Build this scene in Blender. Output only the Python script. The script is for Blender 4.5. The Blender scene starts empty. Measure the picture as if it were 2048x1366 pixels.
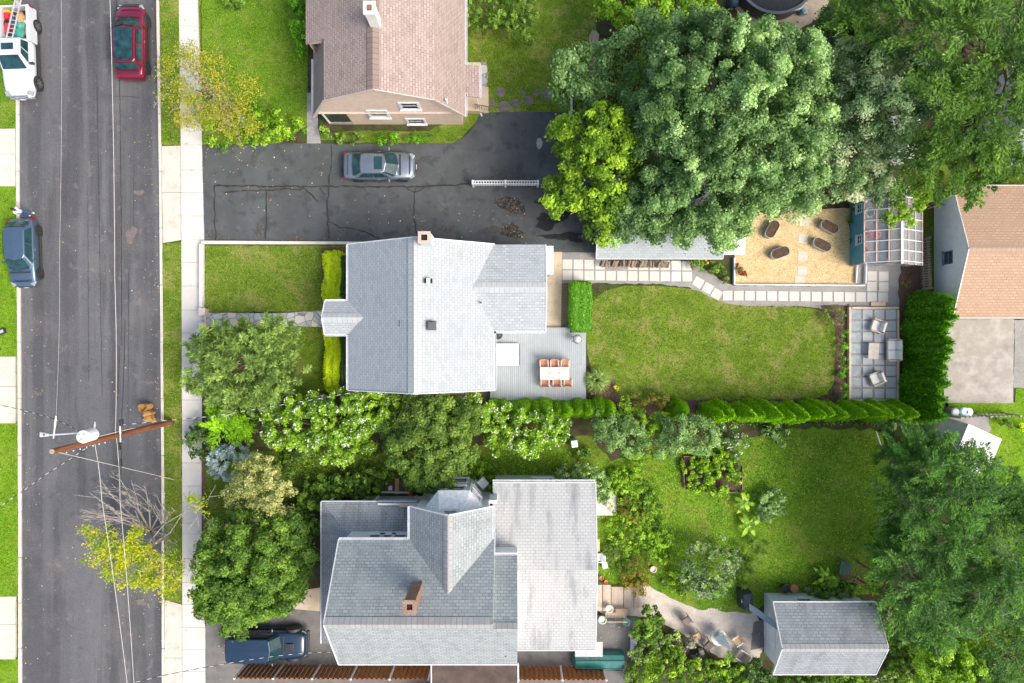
import bpy, bmesh, math, random
import numpy as np
from mathutils import Vector, Matrix
R = math.radians
random.seed(7)
C = bpy.context.scene.collection
SC = bpy.context.scene
# ---------------------------------------------------------------- camera, sky, sun, exposure
HC, SP = 45.0, 30.0                       # drone height (m); photo pixels per metre on the ground
cd = bpy.data.cameras.new('drone_camera'); cam = bpy.data.objects.new('drone_camera', cd); C.objects.link(cam)
cam.location = (0, 0, HC); cd.sensor_width = 36; cd.lens = 36*HC/(2048/SP); cd.clip_end = 2000; cd.clip_start = .5
SC.camera = cam
SUN = Vector((.8, -.42, 1.0)).normalized()
w = bpy.data.worlds.new('World'); SC.world = w; w.use_nodes = True
nt = w.node_tree; bg = nt.nodes['Background']; sk = nt.nodes.new('ShaderNodeTexSky')
sk.sky_type = 'NISHITA'; sk.sun_disc = False
sk.sun_elevation = math.asin(SUN.z); sk.sun_rotation = math.atan2(SUN.x, SUN.y)
sk.air_density = 1.0; sk.dust_density = 5.0; sk.ozone_density = .6
nt.links.new(sk.outputs[0], bg.inputs[0]); bg.inputs[1].default_value = .14
ld = bpy.data.lights.new('sun', 'SUN'); sun = bpy.data.objects.new('sun', ld); C.objects.link(sun)
sun.rotation_euler = SUN.to_track_quat('Z', 'Y').to_euler(); ld.energy = 1.5; ld.angle = R(28); ld.color = (1, .965, .9)
SC.view_settings.view_transform = 'Standard'; SC.view_settings.look = 'None'
SC.view_settings.exposure = .92; SC.view_settings.gamma = 1

# ---------------------------------------------------------------- helpers
def P(px, py, z=0.):
    """point of the place, at height z, that was measured at photo pixel (px, py)"""
    f = (1 - z/HC)/SP
    return Vector(((px-1024)*f, (683-py)*f, z))
def wpos(o):
    v = Vector((0, 0, 0))
    while o: v += o.location; o = o.parent
    return v
def tag(o, label=None, cat=None, group=None, kind=None):
    if label: o['label'] = label
    if cat: o['category'] = cat
    if group: o['group'] = group
    if kind: o['kind'] = kind
    return o
def thing(name, label, cat, loc=(0, 0, 0), rz=0, group=None):
    o = bpy.data.objects.new(name, None); C.objects.link(o); o.location = loc; o.rotation_euler.z = rz
    o.empty_display_size = .2
    return tag(o, label, cat, group)
ORD = 'first second third fourth fifth sixth seventh eighth ninth tenth eleventh twelfth thirteenth fourteenth fifteenth sixteenth seventeenth eighteenth nineteenth twentieth'.split() + ['twenty-'+x for x in 'first second third fourth fifth sixth seventh eighth ninth'.split()] + ['thirtieth'] + ['thirty-'+x for x in 'first second third fourth fifth sixth seventh eighth ninth'.split()]
def copy_tree(o, parent=None):
    c = o.copy(); C.objects.link(c); c.parent = parent
    for ch in list(o.children): copy_tree(ch, c)
    return c
def mesh_from(name, V, F, material, smooth=False, uv=True, tint=None):
    me = bpy.data.meshes.new(name)
    V = np.asarray(V, dtype=np.float32).reshape(-1, 3)
    if isinstance(F, np.ndarray):
        n, k = F.shape
        me.vertices.add(len(V)); me.vertices.foreach_set('co', V.ravel())
        me.loops.add(n*k); me.loops.foreach_set('vertex_index', F.astype(np.int32).ravel())
        me.polygons.add(n); me.polygons.foreach_set('loop_start', np.arange(0, n*k, k, dtype=np.int32))
        me.polygons.foreach_set('loop_total', np.full(n, k, dtype=np.int32))
        me.update(calc_edges=True)
    else:
        me.from_pydata([tuple(map(float, v)) for v in V], [], F); me.update()
    if smooth: me.polygons.foreach_set('use_smooth', [True]*len(me.polygons))
    if tint is not None:
        a = me.attributes.new('tint', 'FLOAT', 'FACE'); a.data.foreach_set('value', np.asarray(tint, dtype=np.float32))
    if uv:
        l = me.uv_layers.new(name='UVMap')
        for p in me.polygons:
            n = p.normal
            if abs(n.z) > .9995: u = Vector((1, 0, 0)); v = Vector((0, 1, 0))
            else: u = Vector((0, 0, 1)).cross(n).normalized(); v = n.cross(u)
            for li in p.loop_indices:
                co = me.vertices[me.loops[li].vertex_index].co
                l.data[li].uv = (co.dot(u), co.dot(v))
    if material: me.materials.append(material)
    return me
class MB:
    """collects shapes in place coordinates and links them as ONE mesh object"""
    def __init__(s): s.V = []; s.F = []
    def add(s, V, F):
        b = len(s.V); s.V += [Vector(v) for v in V]; s.F += [[b+i for i in f] for f in F]; return s
    def box(s, c, d, rz=0, M=None):
        x, y, z = d[0]/2, d[1]/2, d[2]/2
        V = [Vector((a*x, b*y, e*z)) for e in (-1, 1) for b in (-1, 1) for a in (-1, 1)]
        m = Matrix.Rotation(rz, 3, 'Z') if M is None else M
        V = [m @ v + Vector(c) for v in V]
        return s.add(V, [[0, 2, 3, 1], [4, 5, 7, 6], [0, 1, 5, 4], [2, 6, 7, 3], [0, 4, 6, 2], [1, 3, 7, 5]])
    def bb(s, x0, x1, y0, y1, z0, z1):
        return s.box(((x0+x1)/2, (y0+y1)/2, (z0+z1)/2), (abs(x1-x0), abs(y1-y0), abs(z1-z0)))
    def bar(s, a, b, w, h):
        a, b = Vector(a), Vector(b); d = b-a
        if d.length < 1e-5: return s
        q = d.to_track_quat('X', 'Z').to_matrix()
        return s.box((a+b)/2, (d.length, w, h), M=q)
    def prism(s, pts, z0, z1):
        n = len(pts)
        if sum(pts[i][0]*pts[(i+1) % n][1]-pts[(i+1) % n][0]*pts[i][1] for i in range(n)) < 0: pts = pts[::-1]
        V = [(p[0], p[1], z0) for p in pts]+[(p[0], p[1], z1) for p in pts]
        return s.add(V, [list(range(n, 2*n)), list(range(n-1, -1, -1))]+[[i, (i+1) % n, n+(i+1) % n, n+i] for i in range(n)])
    def slab(s, quad, t):
        """polygon with thickness t below it (roof plane)"""
        q = [Vector(p) for p in quad]; n = len(q)
        nn = (q[1]-q[0]).cross(q[2]-q[0])
        if nn.z < 0: q = q[::-1]
        V = q+[p-Vector((0, 0, t)) for p in q]
        return s.add(V, [list(range(n)), list(range(2*n-1, n-1, -1))]+[[i, n+i, n+(i+1) % n, (i+1) % n] for i in range(n)])
    def tube(s, pts, r, seg=8, cap=True):
        pts = [Vector(p) for p in pts]; rr = r if isinstance(r, (list, tuple)) else [r]*len(pts)
        V = []; F = []; n = len(pts)
        for i, p in enumerate(pts):
            d = (pts[min(i+1, n-1)]-pts[max(i-1, 0)]).normalized()
            a = d.orthogonal().normalized() if i == 0 else (a-d*a.dot(d)).normalized()
            b = d.cross(a)
            for k in range(seg):
                t = 2*math.pi*k/seg; V.append(p+(a*math.cos(t)+b*math.sin(t))*rr[i])
        for i in range(n-1):
            for k in range(seg):
                F.append([i*seg+k, i*seg+(k+1) % seg, (i+1)*seg+(k+1) % seg, (i+1)*seg+k])
        if cap: F.append(list(range(seg-1, -1, -1))); F.append([(n-1)*seg+k for k in range(seg)])
        return s.add(V, F)
    def lathe(s, c, prof, seg=20, sx=1, sy=1, rz=0):
        c = Vector(c); V = []; F = []; n = len(prof)
        for (r, z) in prof:
            for k in range(seg):
                t = 2*math.pi*k/seg; x = r*math.cos(t)*sx; y = r*math.sin(t)*sy
                V.append(c+Vector((x*math.cos(rz)-y*math.sin(rz), x*math.sin(rz)+y*math.cos(rz), z)))
        for i in range(n-1):
            for k in range(seg): F.append([i*seg+k, i*seg+(k+1) % seg, (i+1)*seg+(k+1) % seg, (i+1)*seg+k])
        F.append(list(range(seg-1, -1, -1))); F.append([(n-1)*seg+k for k in range(seg)])
        return s.add(V, F)
    def build(s, name, material, parent=None, local=False, smooth=False, bevel=0, uv=True, sub=0):
        V = s.V
        if local: off = Vector((0, 0, 0))
        elif parent is not None: off = wpos(parent)
        else:
            A = np.array([tuple(v) for v in V]); lo, hi = A.min(0), A.max(0)
            off = Vector(((lo[0]+hi[0])/2, (lo[1]+hi[1])/2, lo[2]))
        me = mesh_from(name, [v-off for v in V], s.F, material, smooth, uv)
        o = bpy.data.objects.new(name, me); C.objects.link(o)
        if parent is not None: o.parent = parent
        elif not local: o.location = off
        if bevel:
            m = o.modifiers.new('bevel', 'BEVEL'); m.width = bevel; m.segments = 2; m.limit_method = 'ANGLE'; m.angle_limit = R(40)
        if sub:
            m = o.modifiers.new('subsurf', 'SUBSURF'); m.levels = m.render_levels = sub
        return o
def build_each(mb, name, material, parent):
    for i in range(len(mb.V)//8):
        m = MB(); m.add(mb.V[i*8:i*8+8], [[k-i*8 for k in f] for f in mb.F[i*6:i*6+6]]); m.build(name, material, parent, uv=False)
def np_obj(name, V, F, material, parent=None, tint=None, smooth=False, loc=None):
    off = wpos(parent) if parent is not None else Vector(loc or (0, 0, 0))
    me = mesh_from(name, V-np.array(off, dtype=np.float32), F, material, smooth, uv=False, tint=tint)
    o = bpy.data.objects.new(name, me); C.objects.link(o)
    if parent is not None: o.parent = parent
    else: o.location = off
    return o

# ---------------------------------------------------------------- materials
def newmat(name):
    m = bpy.data.materials.new(name); m.use_nodes = True
    return m, m.node_tree, m.node_tree.nodes['Principled BSDF']
def N(t, typ, **k):
    n = t.nodes.new(typ)
    for a, b in k.items(): setattr(n, a, b)
    return n
def c4(c): return (c[0], c[1], c[2], 1) if not isinstance(c, (int, float)) else (c, c, c, 1)
def coords(t, coord='Object', scale=(1, 1, 1), rot=0):
    tc = N(t, 'ShaderNodeTexCoord'); mp = N(t, 'ShaderNodeMapping')
    mp.inputs['Scale'].default_value = scale; mp.inputs['Rotation'].default_value[2] = rot
    t.links.new(tc.outputs[coord], mp.inputs[0]); return mp.outputs[0]
def noisef(t, vec, scale, detail=4, rough=.55, lo=.35, hi=.65):
    n = N(t, 'ShaderNodeTexNoise'); n.inputs['Scale'].default_value = scale; n.inputs['Detail'].default_value = detail
    n.inputs['Roughness'].default_value = rough; t.links.new(vec, n.inputs['Vector'])
    r = N(t, 'ShaderNodeMapRange'); r.inputs['From Min'].default_value = lo; r.inputs['From Max'].default_value = hi
    t.links.new(n.outputs['Fac'], r.inputs['Value']); return r.outputs[0]
def mixc(t, fac, a, b, mode='MIX'):
    m = N(t, 'ShaderNodeMix', data_type='RGBA', blend_type=mode)
    for i, v in ((0, fac), (6, a), (7, b)):
        if hasattr(v, 'is_linked'): t.links.new(v, m.inputs[i])
        elif i == 0: m.inputs[0].default_value = v
        else: m.inputs[i].default_value = c4(v)
    return m.outputs[2]
def bump(t, b, h, strength=.3, dist=.02):
    n = N(t, 'ShaderNodeBump'); n.inputs['Strength'].default_value = strength; n.inputs['Distance'].default_value = dist
    t.links.new(h, n.inputs['Height']); t.links.new(n.outputs[0], b.inputs['Normal'])
_mc = {}
def plain(name, col, rough=.6, metal=0., spec=.5, coat=0., grime=.12, scale=3.):
    if name in _mc: return _mc[name]
    m, t, b = newmat(name); v = coords(t)
    f = noisef(t, v, scale, 5, .6, .3, .7)
    c = mixc(t, f, [x*(1-grime) for x in col], [min(1, x*(1+grime)) for x in col])
    t.links.new(c, b.inputs['Base Color']); b.inputs['Roughness'].default_value = rough; b.inputs['Metallic'].default_value = metal
    b.inputs['Specular IOR Level'].default_value = spec; b.inputs['Coat Weight'].default_value = coat; b.inputs['Coat Roughness'].default_value = .05
    _mc[name] = m; return m
def layered(name, base, layers, rough=.9, bumps=0, bscale=40, spec=.25, fine=None):
    """layers: (colour, noise scale, lo, hi, amount, stretch)"""
    if name in _mc: return _mc[name]
    m, t, b = newmat(name); c = None; prev = base
    for L in layers:
        col, sc, lo, hi, amt = L[:5]; st = L[5] if len(L) > 5 else (1, 1, 1); det = L[6] if len(L) > 6 else 5
        v = coords(t, 'Object', st); f = noisef(t, v, sc, det, .6, lo, hi)
        mm = N(t, 'ShaderNodeMath', operation='MULTIPLY'); mm.inputs[1].default_value = amt; t.links.new(f, mm.inputs[0])
        cl = N(t, 'ShaderNodeClamp'); t.links.new(mm.outputs[0], cl.inputs[0])
        prev = mixc(t, cl.outputs[0], prev, col)
    if hasattr(prev, 'is_linked'): t.links.new(prev, b.inputs['Base Color'])
    else: b.inputs['Base Color'].default_value = c4(prev)
    b.inputs['Roughness'].default_value = rough; b.inputs['Specular IOR Level'].default_value = spec
    if bumps:
        h = noisef(t, coords(t), bscale, 6, .7, 0, 1); bump(t, b, h, bumps, .03)
    _mc[name] = m; return m
def grass_mat(name, dark, mid, light, dry=(.26, .24, .07), dryamt=.5):
    return layered(name, dark, [(mid, .9, .42, .58, 1), (light, .33, .46, .6, .7), (dry, .6, .5, .6, dryamt), (dry, 2.6, .55, .66, dryamt*.9),
        ([x*.5 for x in dark], 1.7, .53, .64, .55), ([x*.35 for x in dark], 6, .52, .62, .6), (light, 8, .54, .62, .6), ([x*.3 for x in dark], 19, .5, .6, .65, (1, 1, 1), 2), ([x*1.5 for x in light], 23, .53, .62, .6, (1, 1, 1), 2)], rough=1, bumps=.7, bscale=18, spec=.1)
def shingle_mat(name, c1, c2, mortar, row=.16, bw=.32, stain=None, stainamt=.4, patch=None):
    m, t, b = newmat(name); v = coords(t, 'UV')
    br = N(t, 'ShaderNodeTexBrick'); br.inputs['Scale'].default_value = 1; br.inputs['Brick Width'].default_value = bw
    br.inputs['Row Height'].default_value = row; br.inputs['Mortar Size'].default_value = .024; br.inputs['Mortar Smooth'].default_value = .4; br.inputs['Bias'].default_value = -.15
    br.inputs['Color1'].default_value = c4(c1); br.inputs['Color2'].default_value = c4(c2); br.inputs['Mortar'].default_value = c4(mortar)
    t.links.new(v, br.inputs['Vector']); c = br.outputs['Color']
    c = mixc(t, noisef(t, v, 1.3, 5, .6, .4, .75), c, patch or [x*.82 for x in c1])
    nn = noisef(t, v, 26, 3, .6, .35, .7)
    c = mixc(t, nn, c, mixc(t, .7, c, [x*.55 for x in c1]))
    if stain:
        vs = coords(t, 'UV', (1, .22, 1)); f = noisef(t, vs, 1.1, 5, .65, .5, .72)
        mm = N(t, 'ShaderNodeMath', operation='MULTIPLY'); mm.inputs[1].default_value = stainamt; t.links.new(f, mm.inputs[0])
        c = mixc(t, mm.outputs[0], c, stain)
    t.links.new(c, b.inputs['Base Color']); b.inputs['Roughness'].default_value = .92; b.inputs['Specular IOR Level'].default_value = .2
    bump(t, b, br.outputs['Fac'], -.5, .02); return m
def board_mat(name, c1, c2, gap, width=.14, axis='x', rough=.7, length=3.):
    m, t, b = newmat(name); v = coords(t, 'UV', (1, 1, 1), 0 if axis == 'x' else R(90))
    br = N(t, 'ShaderNodeTexBrick'); br.inputs['Scale'].default_value = 1; br.inputs['Brick Width'].default_value = length
    br.inputs['Row Height'].default_value = width; br.inputs['Mortar Size'].default_value = .012; br.inputs['Mortar Smooth'].default_value = .2
    br.inputs['Color1'].default_value = c4(c1); br.inputs['Color2'].default_value = c4(c2); br.inputs['Mortar'].default_value = c4(gap)
    t.links.new(v, br.inputs['Vector']); c = mixc(t, noisef(t, v, 2.5, 5, .6, .4, .7), br.outputs['Color'], [x*.8 for x in c1])
    t.links.new(c, b.inputs['Base Color']); b.inputs['Roughness'].default_value = rough; b.inputs['Specular IOR Level'].default_value = .3
    bump(t, b, br.outputs['Fac'], -.4, .02); return m
def leaf_mat(name, cols, trans=.4, rough=.55, mot=.5):
    if name in _mc: return _mc[name]
    kb = .95 if 'blue' in name or 'purple' in name or 'grey' in name else .92
    cols = [tuple(min(.9, x*(1.2+.3*i)*(kb if j == 2 else 1.0 if j == 0 else 1)) for j, x in enumerate(c)) for i, c in enumerate(cols)]
    m, t, b = newmat(name); at = N(t, 'ShaderNodeAttribute', attribute_name='tint')
    cr = N(t, 'ShaderNodeValToRGB'); e = cr.color_ramp.elements
    e[0].color = c4(cols[0]); e[1].color = c4(cols[-1])
    for i, c in enumerate(cols[1:-1]):
        x = e.new((i+1)/(len(cols)-1)); x.color = c4(c)
    t.links.new(at.outputs['Fac'], cr.inputs[0]); c = cr.outputs[0]
    t.links.new(c, b.inputs['Base Color']); b.inputs['Roughness'].default_value = .45; b.inputs['Specular IOR Level'].default_value = .5 if name in ('maple_leaves', 'grey_green_leaves', 'blue_needles') else .28
    tr = N(t, 'ShaderNodeBsdfTranslucent'); c2 = mixc(t, 1, c, (1.0, 1.0, .45), 'MULTIPLY'); t.links.new(c2, tr.inputs[0])
    mx = N(t, 'ShaderNodeMixShader'); mx.inputs[0].default_value = trans
    t.links.new(b.outputs[0], mx.inputs[1]); t.links.new(tr.outputs[0], mx.inputs[2])
    t.links.new(mx.outputs[0], t.nodes['Material Output'].inputs[0]); _mc[name] = m; return m
def glass_mat(name, col=(.05, .09, .11), rough=.06, spec=.9):
    return plain(name, col, rough, 0, spec, .6, .25, 1.2)
def flagstone_mat(name, cols, joint, scale=1.6):
    m, t, b = newmat(name); v = coords(t)
    vo = N(t, 'ShaderNodeTexVoronoi'); vo.inputs['Scale'].default_value = scale; t.links.new(v, vo.inputs['Vector'])
    ve = N(t, 'ShaderNodeTexVoronoi', feature='DISTANCE_TO_EDGE'); ve.inputs['Scale'].default_value = scale; t.links.new(v, ve.inputs['Vector'])
    s = N(t, 'ShaderNodeSeparateColor'); t.links.new(vo.outputs['Color'], s.inputs[0])
    cr = N(t, 'ShaderNodeValToRGB'); cr.color_ramp.interpolation = 'CONSTANT'; e = cr.color_ramp.elements
    e[0].color = c4(cols[0]); e[1].position = 1; e[1].color = c4(cols[-1])
    for i, c in enumerate(cols[1:]):
        x = e.new((i+1)/len(cols)); x.color = c4(c)
    t.links.new(s.outputs[0], cr.inputs[0])
    mr = N(t, 'ShaderNodeMapRange'); mr.inputs['From Min'].default_value = .02; mr.inputs['From Max'].default_value = .06; t.links.new(ve.outputs['Distance'], mr.inputs[0])
    c = mixc(t, mr.outputs[0], joint, cr.outputs[0]); t.links.new(c, b.inputs['Base Color']); b.inputs['Roughness'].default_value = .85
    return m
M_WHITE = plain('white_paint', (.72, .73, .74), .45)
M_TRIM = plain('white_trim', (.66, .67, .68), .4, grime=.08)
M_DARK = plain('dark_metal', (.03, .032, .036), .45)
M_BLACK = plain('black_rubber', (.018, .018, .02), .75)
M_BARK = layered('bark', (.09, .065, .045), [((.2, .16, .12), 6, .4, .65, .8, (1, 1, .25))], .95, .5, 20)
M_TWIG = layered('pale_twig', (.24, .21, .19), [((.4, .37, .34), 6, .4, .65, .8)], .95)
M_WOOD = layered('weathered_wood', (.28, .23, .18), [((.42, .37, .3), 3, .4, .65, .8, (4, 4, 1)), ((.16, .13, .1), 9, .5, .7, .5)], .9)
M_GLASS = glass_mat('window_glass')
M_MULCH = layered('mulch', (.10, .06, .042), [((.24, .16, .12), 14, .45, .7, .9), ((.05, .03, .022), 30, .5, .7, .8), ((.33, .25, .19), 40, .6, .72, .6)], 1, .8, 40)
# ---------------------------------------------------------------- foliage
def _ico(sub=1):
    bm = bmesh.new(); bmesh.ops.create_icosphere(bm, subdivisions=sub, radius=1)
    V = np.array([v.co[:] for v in bm.verts]); F = np.array([[v.index for v in f.verts] for f in bm.faces]); bm.free(); return V, F
ICO1, ICO2, ICO3 = _ico(1), _ico(2), _ico(3)
def unit(a): return a/np.maximum(np.linalg.norm(a, axis=-1, keepdims=True), 1e-9)
def cards(rng, pts, nrm, ln, wd, tilt=.6, along=None, alongj=.35, curl=True):
    """one small folded leaf (two triangles) per point"""
    n = len(pts); nn = unit(nrm+rng.normal(0, tilt, (n, 3)))
    if along is None: a = rng.normal(0, 1, (n, 3))
    else: a = along+rng.normal(0, alongj, (n, 3))
    u = unit(a-nn*np.sum(a*nn, 1, keepdims=True)) if along is None else unit(a)
    v = unit(np.cross(nn, u)); s = rng.uniform(.6, 1.35, (n, 1))
    L = u*ln*s; W = v*wd*s*.5
    if along is None: A = pts-L*.5; B = pts+L*.5; M = pts
    else: A = pts; B = pts+L; M = pts+L*.45
    up = unit(np.cross(u, v))*wd*s*.12
    V = np.stack([A, M+W+up, B, M-W+up], 1).reshape(-1, 3)
    i = np.arange(n)[:, None]*4
    return V, i+np.array([[0, 1, 2, 3]])
def limbs(base, tips, r0, name='trunk', material=None, parent=None, h=None, seed=0, twist=.12, levels=0, trunk_h=.35, rtip=.02):
    """tapered trunk with limbs to the tips"""
    rnd = random.Random(seed); mb = MB(); base = Vector(base)
    top = max(t[2] for t in tips); fk = Vector((sum(t[0] for t in tips)/len(tips), sum(t[1] for t in tips)/len(tips), 0))
    fork = Vector((base.x+(fk.x-base.x)*.3, base.y+(fk.y-base.y)*.3, base.z+(top-base.z)*trunk_h))
    mb.tube([base, base.lerp(fork, .5)+Vector((rnd.uniform(-.05, .05), rnd.uniform(-.05, .05), 0)), fork], [r0*1.25, r0, r0*.8], 8)
    for t in tips:
        t = Vector(t); d = (t-fork).length; s = fork.lerp(Vector((fork.x, fork.y, top)), rnd.uniform(0, .35))
        m1 = s.lerp(t, .4)+Vector([rnd.uniform(-1, 1)*d*twist for _ in range(3)])+Vector((0, 0, d*.08))
        m2 = s.lerp(t, .72)+Vector([rnd.uniform(-1, 1)*d*twist*.7 for _ in range(3)])
        ra = r0*rnd.uniform(.3, .5)
        mb.tube([s, m1, m2, t], [ra, ra*.65, ra*.38, rtip], 6)
        for _ in range(levels):
            p = m1.lerp(t, rnd.uniform(.1, .9)); e = p+Vector([rnd.uniform(-1, 1)*d*.3 for _ in range(2)]+[rnd.uniform(-.1, .2)*d])
            q = p.lerp(e, .5)+Vector([rnd.uniform(-1, 1)*d*.05 for _ in range(3)])
            mb.tube([p, q, e], [ra*.3, ra*.2, rtip*.6], 4)
            for _ in range(2):
                p2 = q.lerp(e, rnd.uniform(0, 1)); e2 = p2+Vector([rnd.uniform(-1, 1)*d*.14 for _ in range(2)]+[rnd.uniform(-.05, .1)*d])
                mb.tube([p2, e2], [rtip*.8, rtip*.4], 3)
    return mb.build(name, material or M_BARK, parent, uv=False)
def lobes_on(rng, blobs, per_m2, rl, up=-.25, fill=.25, jit=.25):
    """lobe centres spread over the outside of a union of ellipsoids, a share of them inside"""
    out = []
    B = np.array(blobs, dtype=float)   # x,y,z,rx,ry,rz
    B[:, 3:6] = np.maximum(B[:, 3:6]-.62*rl, B[:, 3:6]*.45)
    for i, b in enumerate(B):
        area = math.pi*4*((b[3]*b[4]+b[3]*b[5]+b[4]*b[5])/3)*.65
        n = max(5, int(area*per_m2)); d = unit(rng.normal(0, 1, (n*3, 3))); d = d[d[:, 2] > up][:n]
        k = np.clip(1-rng.exponential(.07, (len(d), 1)), .5, 1)
        k = np.where(rng.random((len(d), 1)) < fill, rng.uniform(.35, .85, (len(d), 1)), k)*rng.uniform(1-jit*.4, 1+jit*.25, (len(d), 1))
        p = b[:3]+d*b[3:6]*k
        keep = np.ones(len(p), bool)
        for j, c in enumerate(B):
            if j == i: continue
            q = np.linalg.norm((p-c[:3])/(c[3:6]*.8), axis=1); keep &= ~((q < .8))
        p = p[keep]; dd = d[keep]
        out.append(np.hstack([p, dd, rng.uniform(.65, 1.3, (len(p), 1))*rl]))
    return np.vstack(out)
def foliage(seed, blobs, rl=.6, per_m2=.9, leaf=.17, lw=None, nleaf=150, mode='lobe', core=.72, up=-.25, fill=.2, tintspan=.5, squash=.85, tilt=.6, jit=.35, gap=0., corejit=.2):
    """returns V, F(quads), tint for a crown"""
    rng = np.random.default_rng(seed); L = lobes_on(rng, blobs, per_m2, rl, up, fill, jit)
    if gap: L = L[rng.random(len(L)) > gap]
    Vs, Fs, Ts = [], [], []; base = 0; lw = lw or leaf*.7
    for l in L:
        c, d, r = l[:3], l[3:6], l[6]; t0 = rng.uniform(0, 1)*tintspan+(1-tintspan)*.5-.0
        k = max(8, int(nleaf*(r/rl)**2))
        if mode == 'lobe':
            v = unit(rng.normal(0, 1, (k, 3))+d*.7+np.array([0, 0, .35])); rr = r*(1-rng.exponential(.10, (k, 1))).clip(.4, 1.08)
            sx = rng.uniform(.7, 1.35, 3); rr = np.where(rng.random((k, 1)) < .09, rr*rng.uniform(1.05, 1.5, (k, 1)), rr)
            p = c+v*rr*np.array([1, 1, squash])*sx; V, F = cards(rng, p, v+np.array([0, 0, .5]), leaf, lw, tilt)
        elif mode == 'star':      # needle sprays
            ax = unit(d+np.array([0, 0, .35])+rng.normal(0, .25, 3)); v = unit(rng.normal(0, 1, (k, 3))*.85+ax*1.0)
            p = c+ax*rng.uniform(-.45, .55, (k, 1))*r+v*r*.12; V, F = cards(rng, p, np.tile([0, 0, 1.], (k, 1)), leaf, lw, .35, v, .25)
        elif mode == 'plume':     # drooping feathery branch ends
            ax = unit(d*np.array([1, 1, .15])+rng.normal(0, .25, 3)*np.array([1, 1, .4])+np.array([0, 0, .12])); s = rng.random((k, 1))
            side = unit(np.cross(ax, [0, 0, 1.])); sg = rng.uniform(-1, 1, (k, 1))
            p = c+ax*(s-.5)*2.6*r+side*sg*r*.6*(1.05-s)-np.array([0, 0, 1])*(s**2)*r*.5+rng.normal(0, .06*r, (k, 3))
            v = unit(ax+side*np.sign(sg)*.55); V, F = cards(rng, p, np.tile([0, 0, 1.], (k, 1)), leaf, lw, .45, v, .3)
        elif mode == 'loose':     # open scatter of leaves
            p = c+rng.normal(0, .5*r, (k, 3)); V, F = cards(rng, p, np.tile([0, 0, 1.], (k, 1)), leaf, lw, tilt)
        Vs.append(V); Fs.append(F+base); base += len(V); Ts.append(np.clip(t0+rng.normal(0, .13, len(F)), 0, 1))
        if core and mode == 'lobe':
            iv, iff = ICO1; q = iv*sx*r*core*(1+rng.uniform(-corejit, corejit, (len(iv), 1)))*np.array([1, 1, squash])+c
            Vs.append(q); F4 = np.hstack([iff, iff[:, 2:3]]); Ts.append(np.full(len(iff), t0)); Fs.append(('tri', iff+base)); base += len(q)
    V = np.vstack(Vs); Q = []; T = []; tq = []; tt = []
    for f, t in zip(Fs, Ts):
        if isinstance(f, tuple): T.append(f[1]); tt.append(t)
        else: Q.append(f); tq.append(t)
    return V, np.vstack(Q), np.concatenate(tq), (np.vstack(T) if T else None), (np.concatenate(tt) if tt else None), L
def mixed_mesh(name, V, Q, tq, T, tt, material, parent, loc=None):
    """mesh of quads + triangles"""
    off = wpos(parent) if parent is not None else Vector(loc or (0, 0, 0))
    me = bpy.data.meshes.new(name); V = (V-np.array(off)).astype(np.float32)
    nq = len(Q); n3 = 0 if T is None else len(T)
    me.vertices.add(len(V)); me.vertices.foreach_set('co', V.ravel())
    li = Q.ravel() if n3 == 0 else np.concatenate([Q.ravel(), T.ravel()])
    me.loops.add(len(li)); me.loops.foreach_set('vertex_index', li.astype(np.int32))
    st = np.arange(nq)*4; to = np.full(nq, 4)
    if n3: st = np.concatenate([st, nq*4+np.arange(n3)*3]); to = np.concatenate([to, np.full(n3, 3)])
    me.polygons.add(nq+n3); me.polygons.foreach_set('loop_start', st.astype(np.int32)); me.polygons.foreach_set('loop_total', to.astype(np.int32))
    me.update(calc_edges=True)
    a = me.attributes.new('tint', 'FLOAT', 'FACE'); a.data.foreach_set('value', (tq if not n3 else np.concatenate([tq, tt])).astype(np.float32))
    me.materials.append(material)
    o = bpy.data.objects.new(name, me); C.objects.link(o)
    if parent is not None: o.parent = parent
    else: o.location = off
    return o
def bl(px, py, r, ztop, rz=None, ry=None):
    """ellipsoid of a crown: photo centre and radius in pixels, height of its top"""
    rz0 = rz if rz else r/SP*.75
    zc = max(ztop-rz0, rz0*.3); f = (1-zc/HC)/SP; p = P(px, py, zc)
    return (p.x, p.y, zc, r*f, (ry or r)*f, rz0)
def tree(name, label, cat, base, blobs, material, seed, r0=.18, group=None, trunk=True, bark=None, tips=10, levels=0, blossoms=None, **k):
    b = P(base[0], base[1], 0); root = thing(name, label, cat, b, 0, group)
    V, Q, tq, T, tt, L = foliage(seed, blobs, **k)
    mixed_mesh('crown' if trunk else 'foliage', V, Q, tq, T, tt, material, root)
    if trunk:
        rr = random.Random(seed); tp = [tuple(L[rr.randrange(len(L))][:3]) for _ in range(tips)]
        limbs(b, tp, r0, 'trunk', bark, root, seed=seed, levels=levels)
    if blossoms:
        rng = np.random.default_rng(seed+5); n, size, m2 = blossoms
        ii = rng.integers(0, len(L), n); d = unit(L[ii, 3:6]+rng.normal(0, .5, (n, 3))+np.array([0, 0, .7]))
        p = L[ii, :3]+d*L[ii, 6:7]*1.03; iv, iff = ICO1; s = size*rng.uniform(.45, 1.2, (n, 1, 1))
        V2 = (p[:, None, :]+iv[None]*s*np.array([1, 1, .7])*(1+rng.uniform(-.2, .2, (n, len(iv), 1)))).reshape(-1, 3)
        F2 = (iff[None]+np.arange(n)[:, None, None]*len(iv)).reshape(-1, 3)
        np_obj('blossoms', V2, F2, m2, root)
    return root
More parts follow.
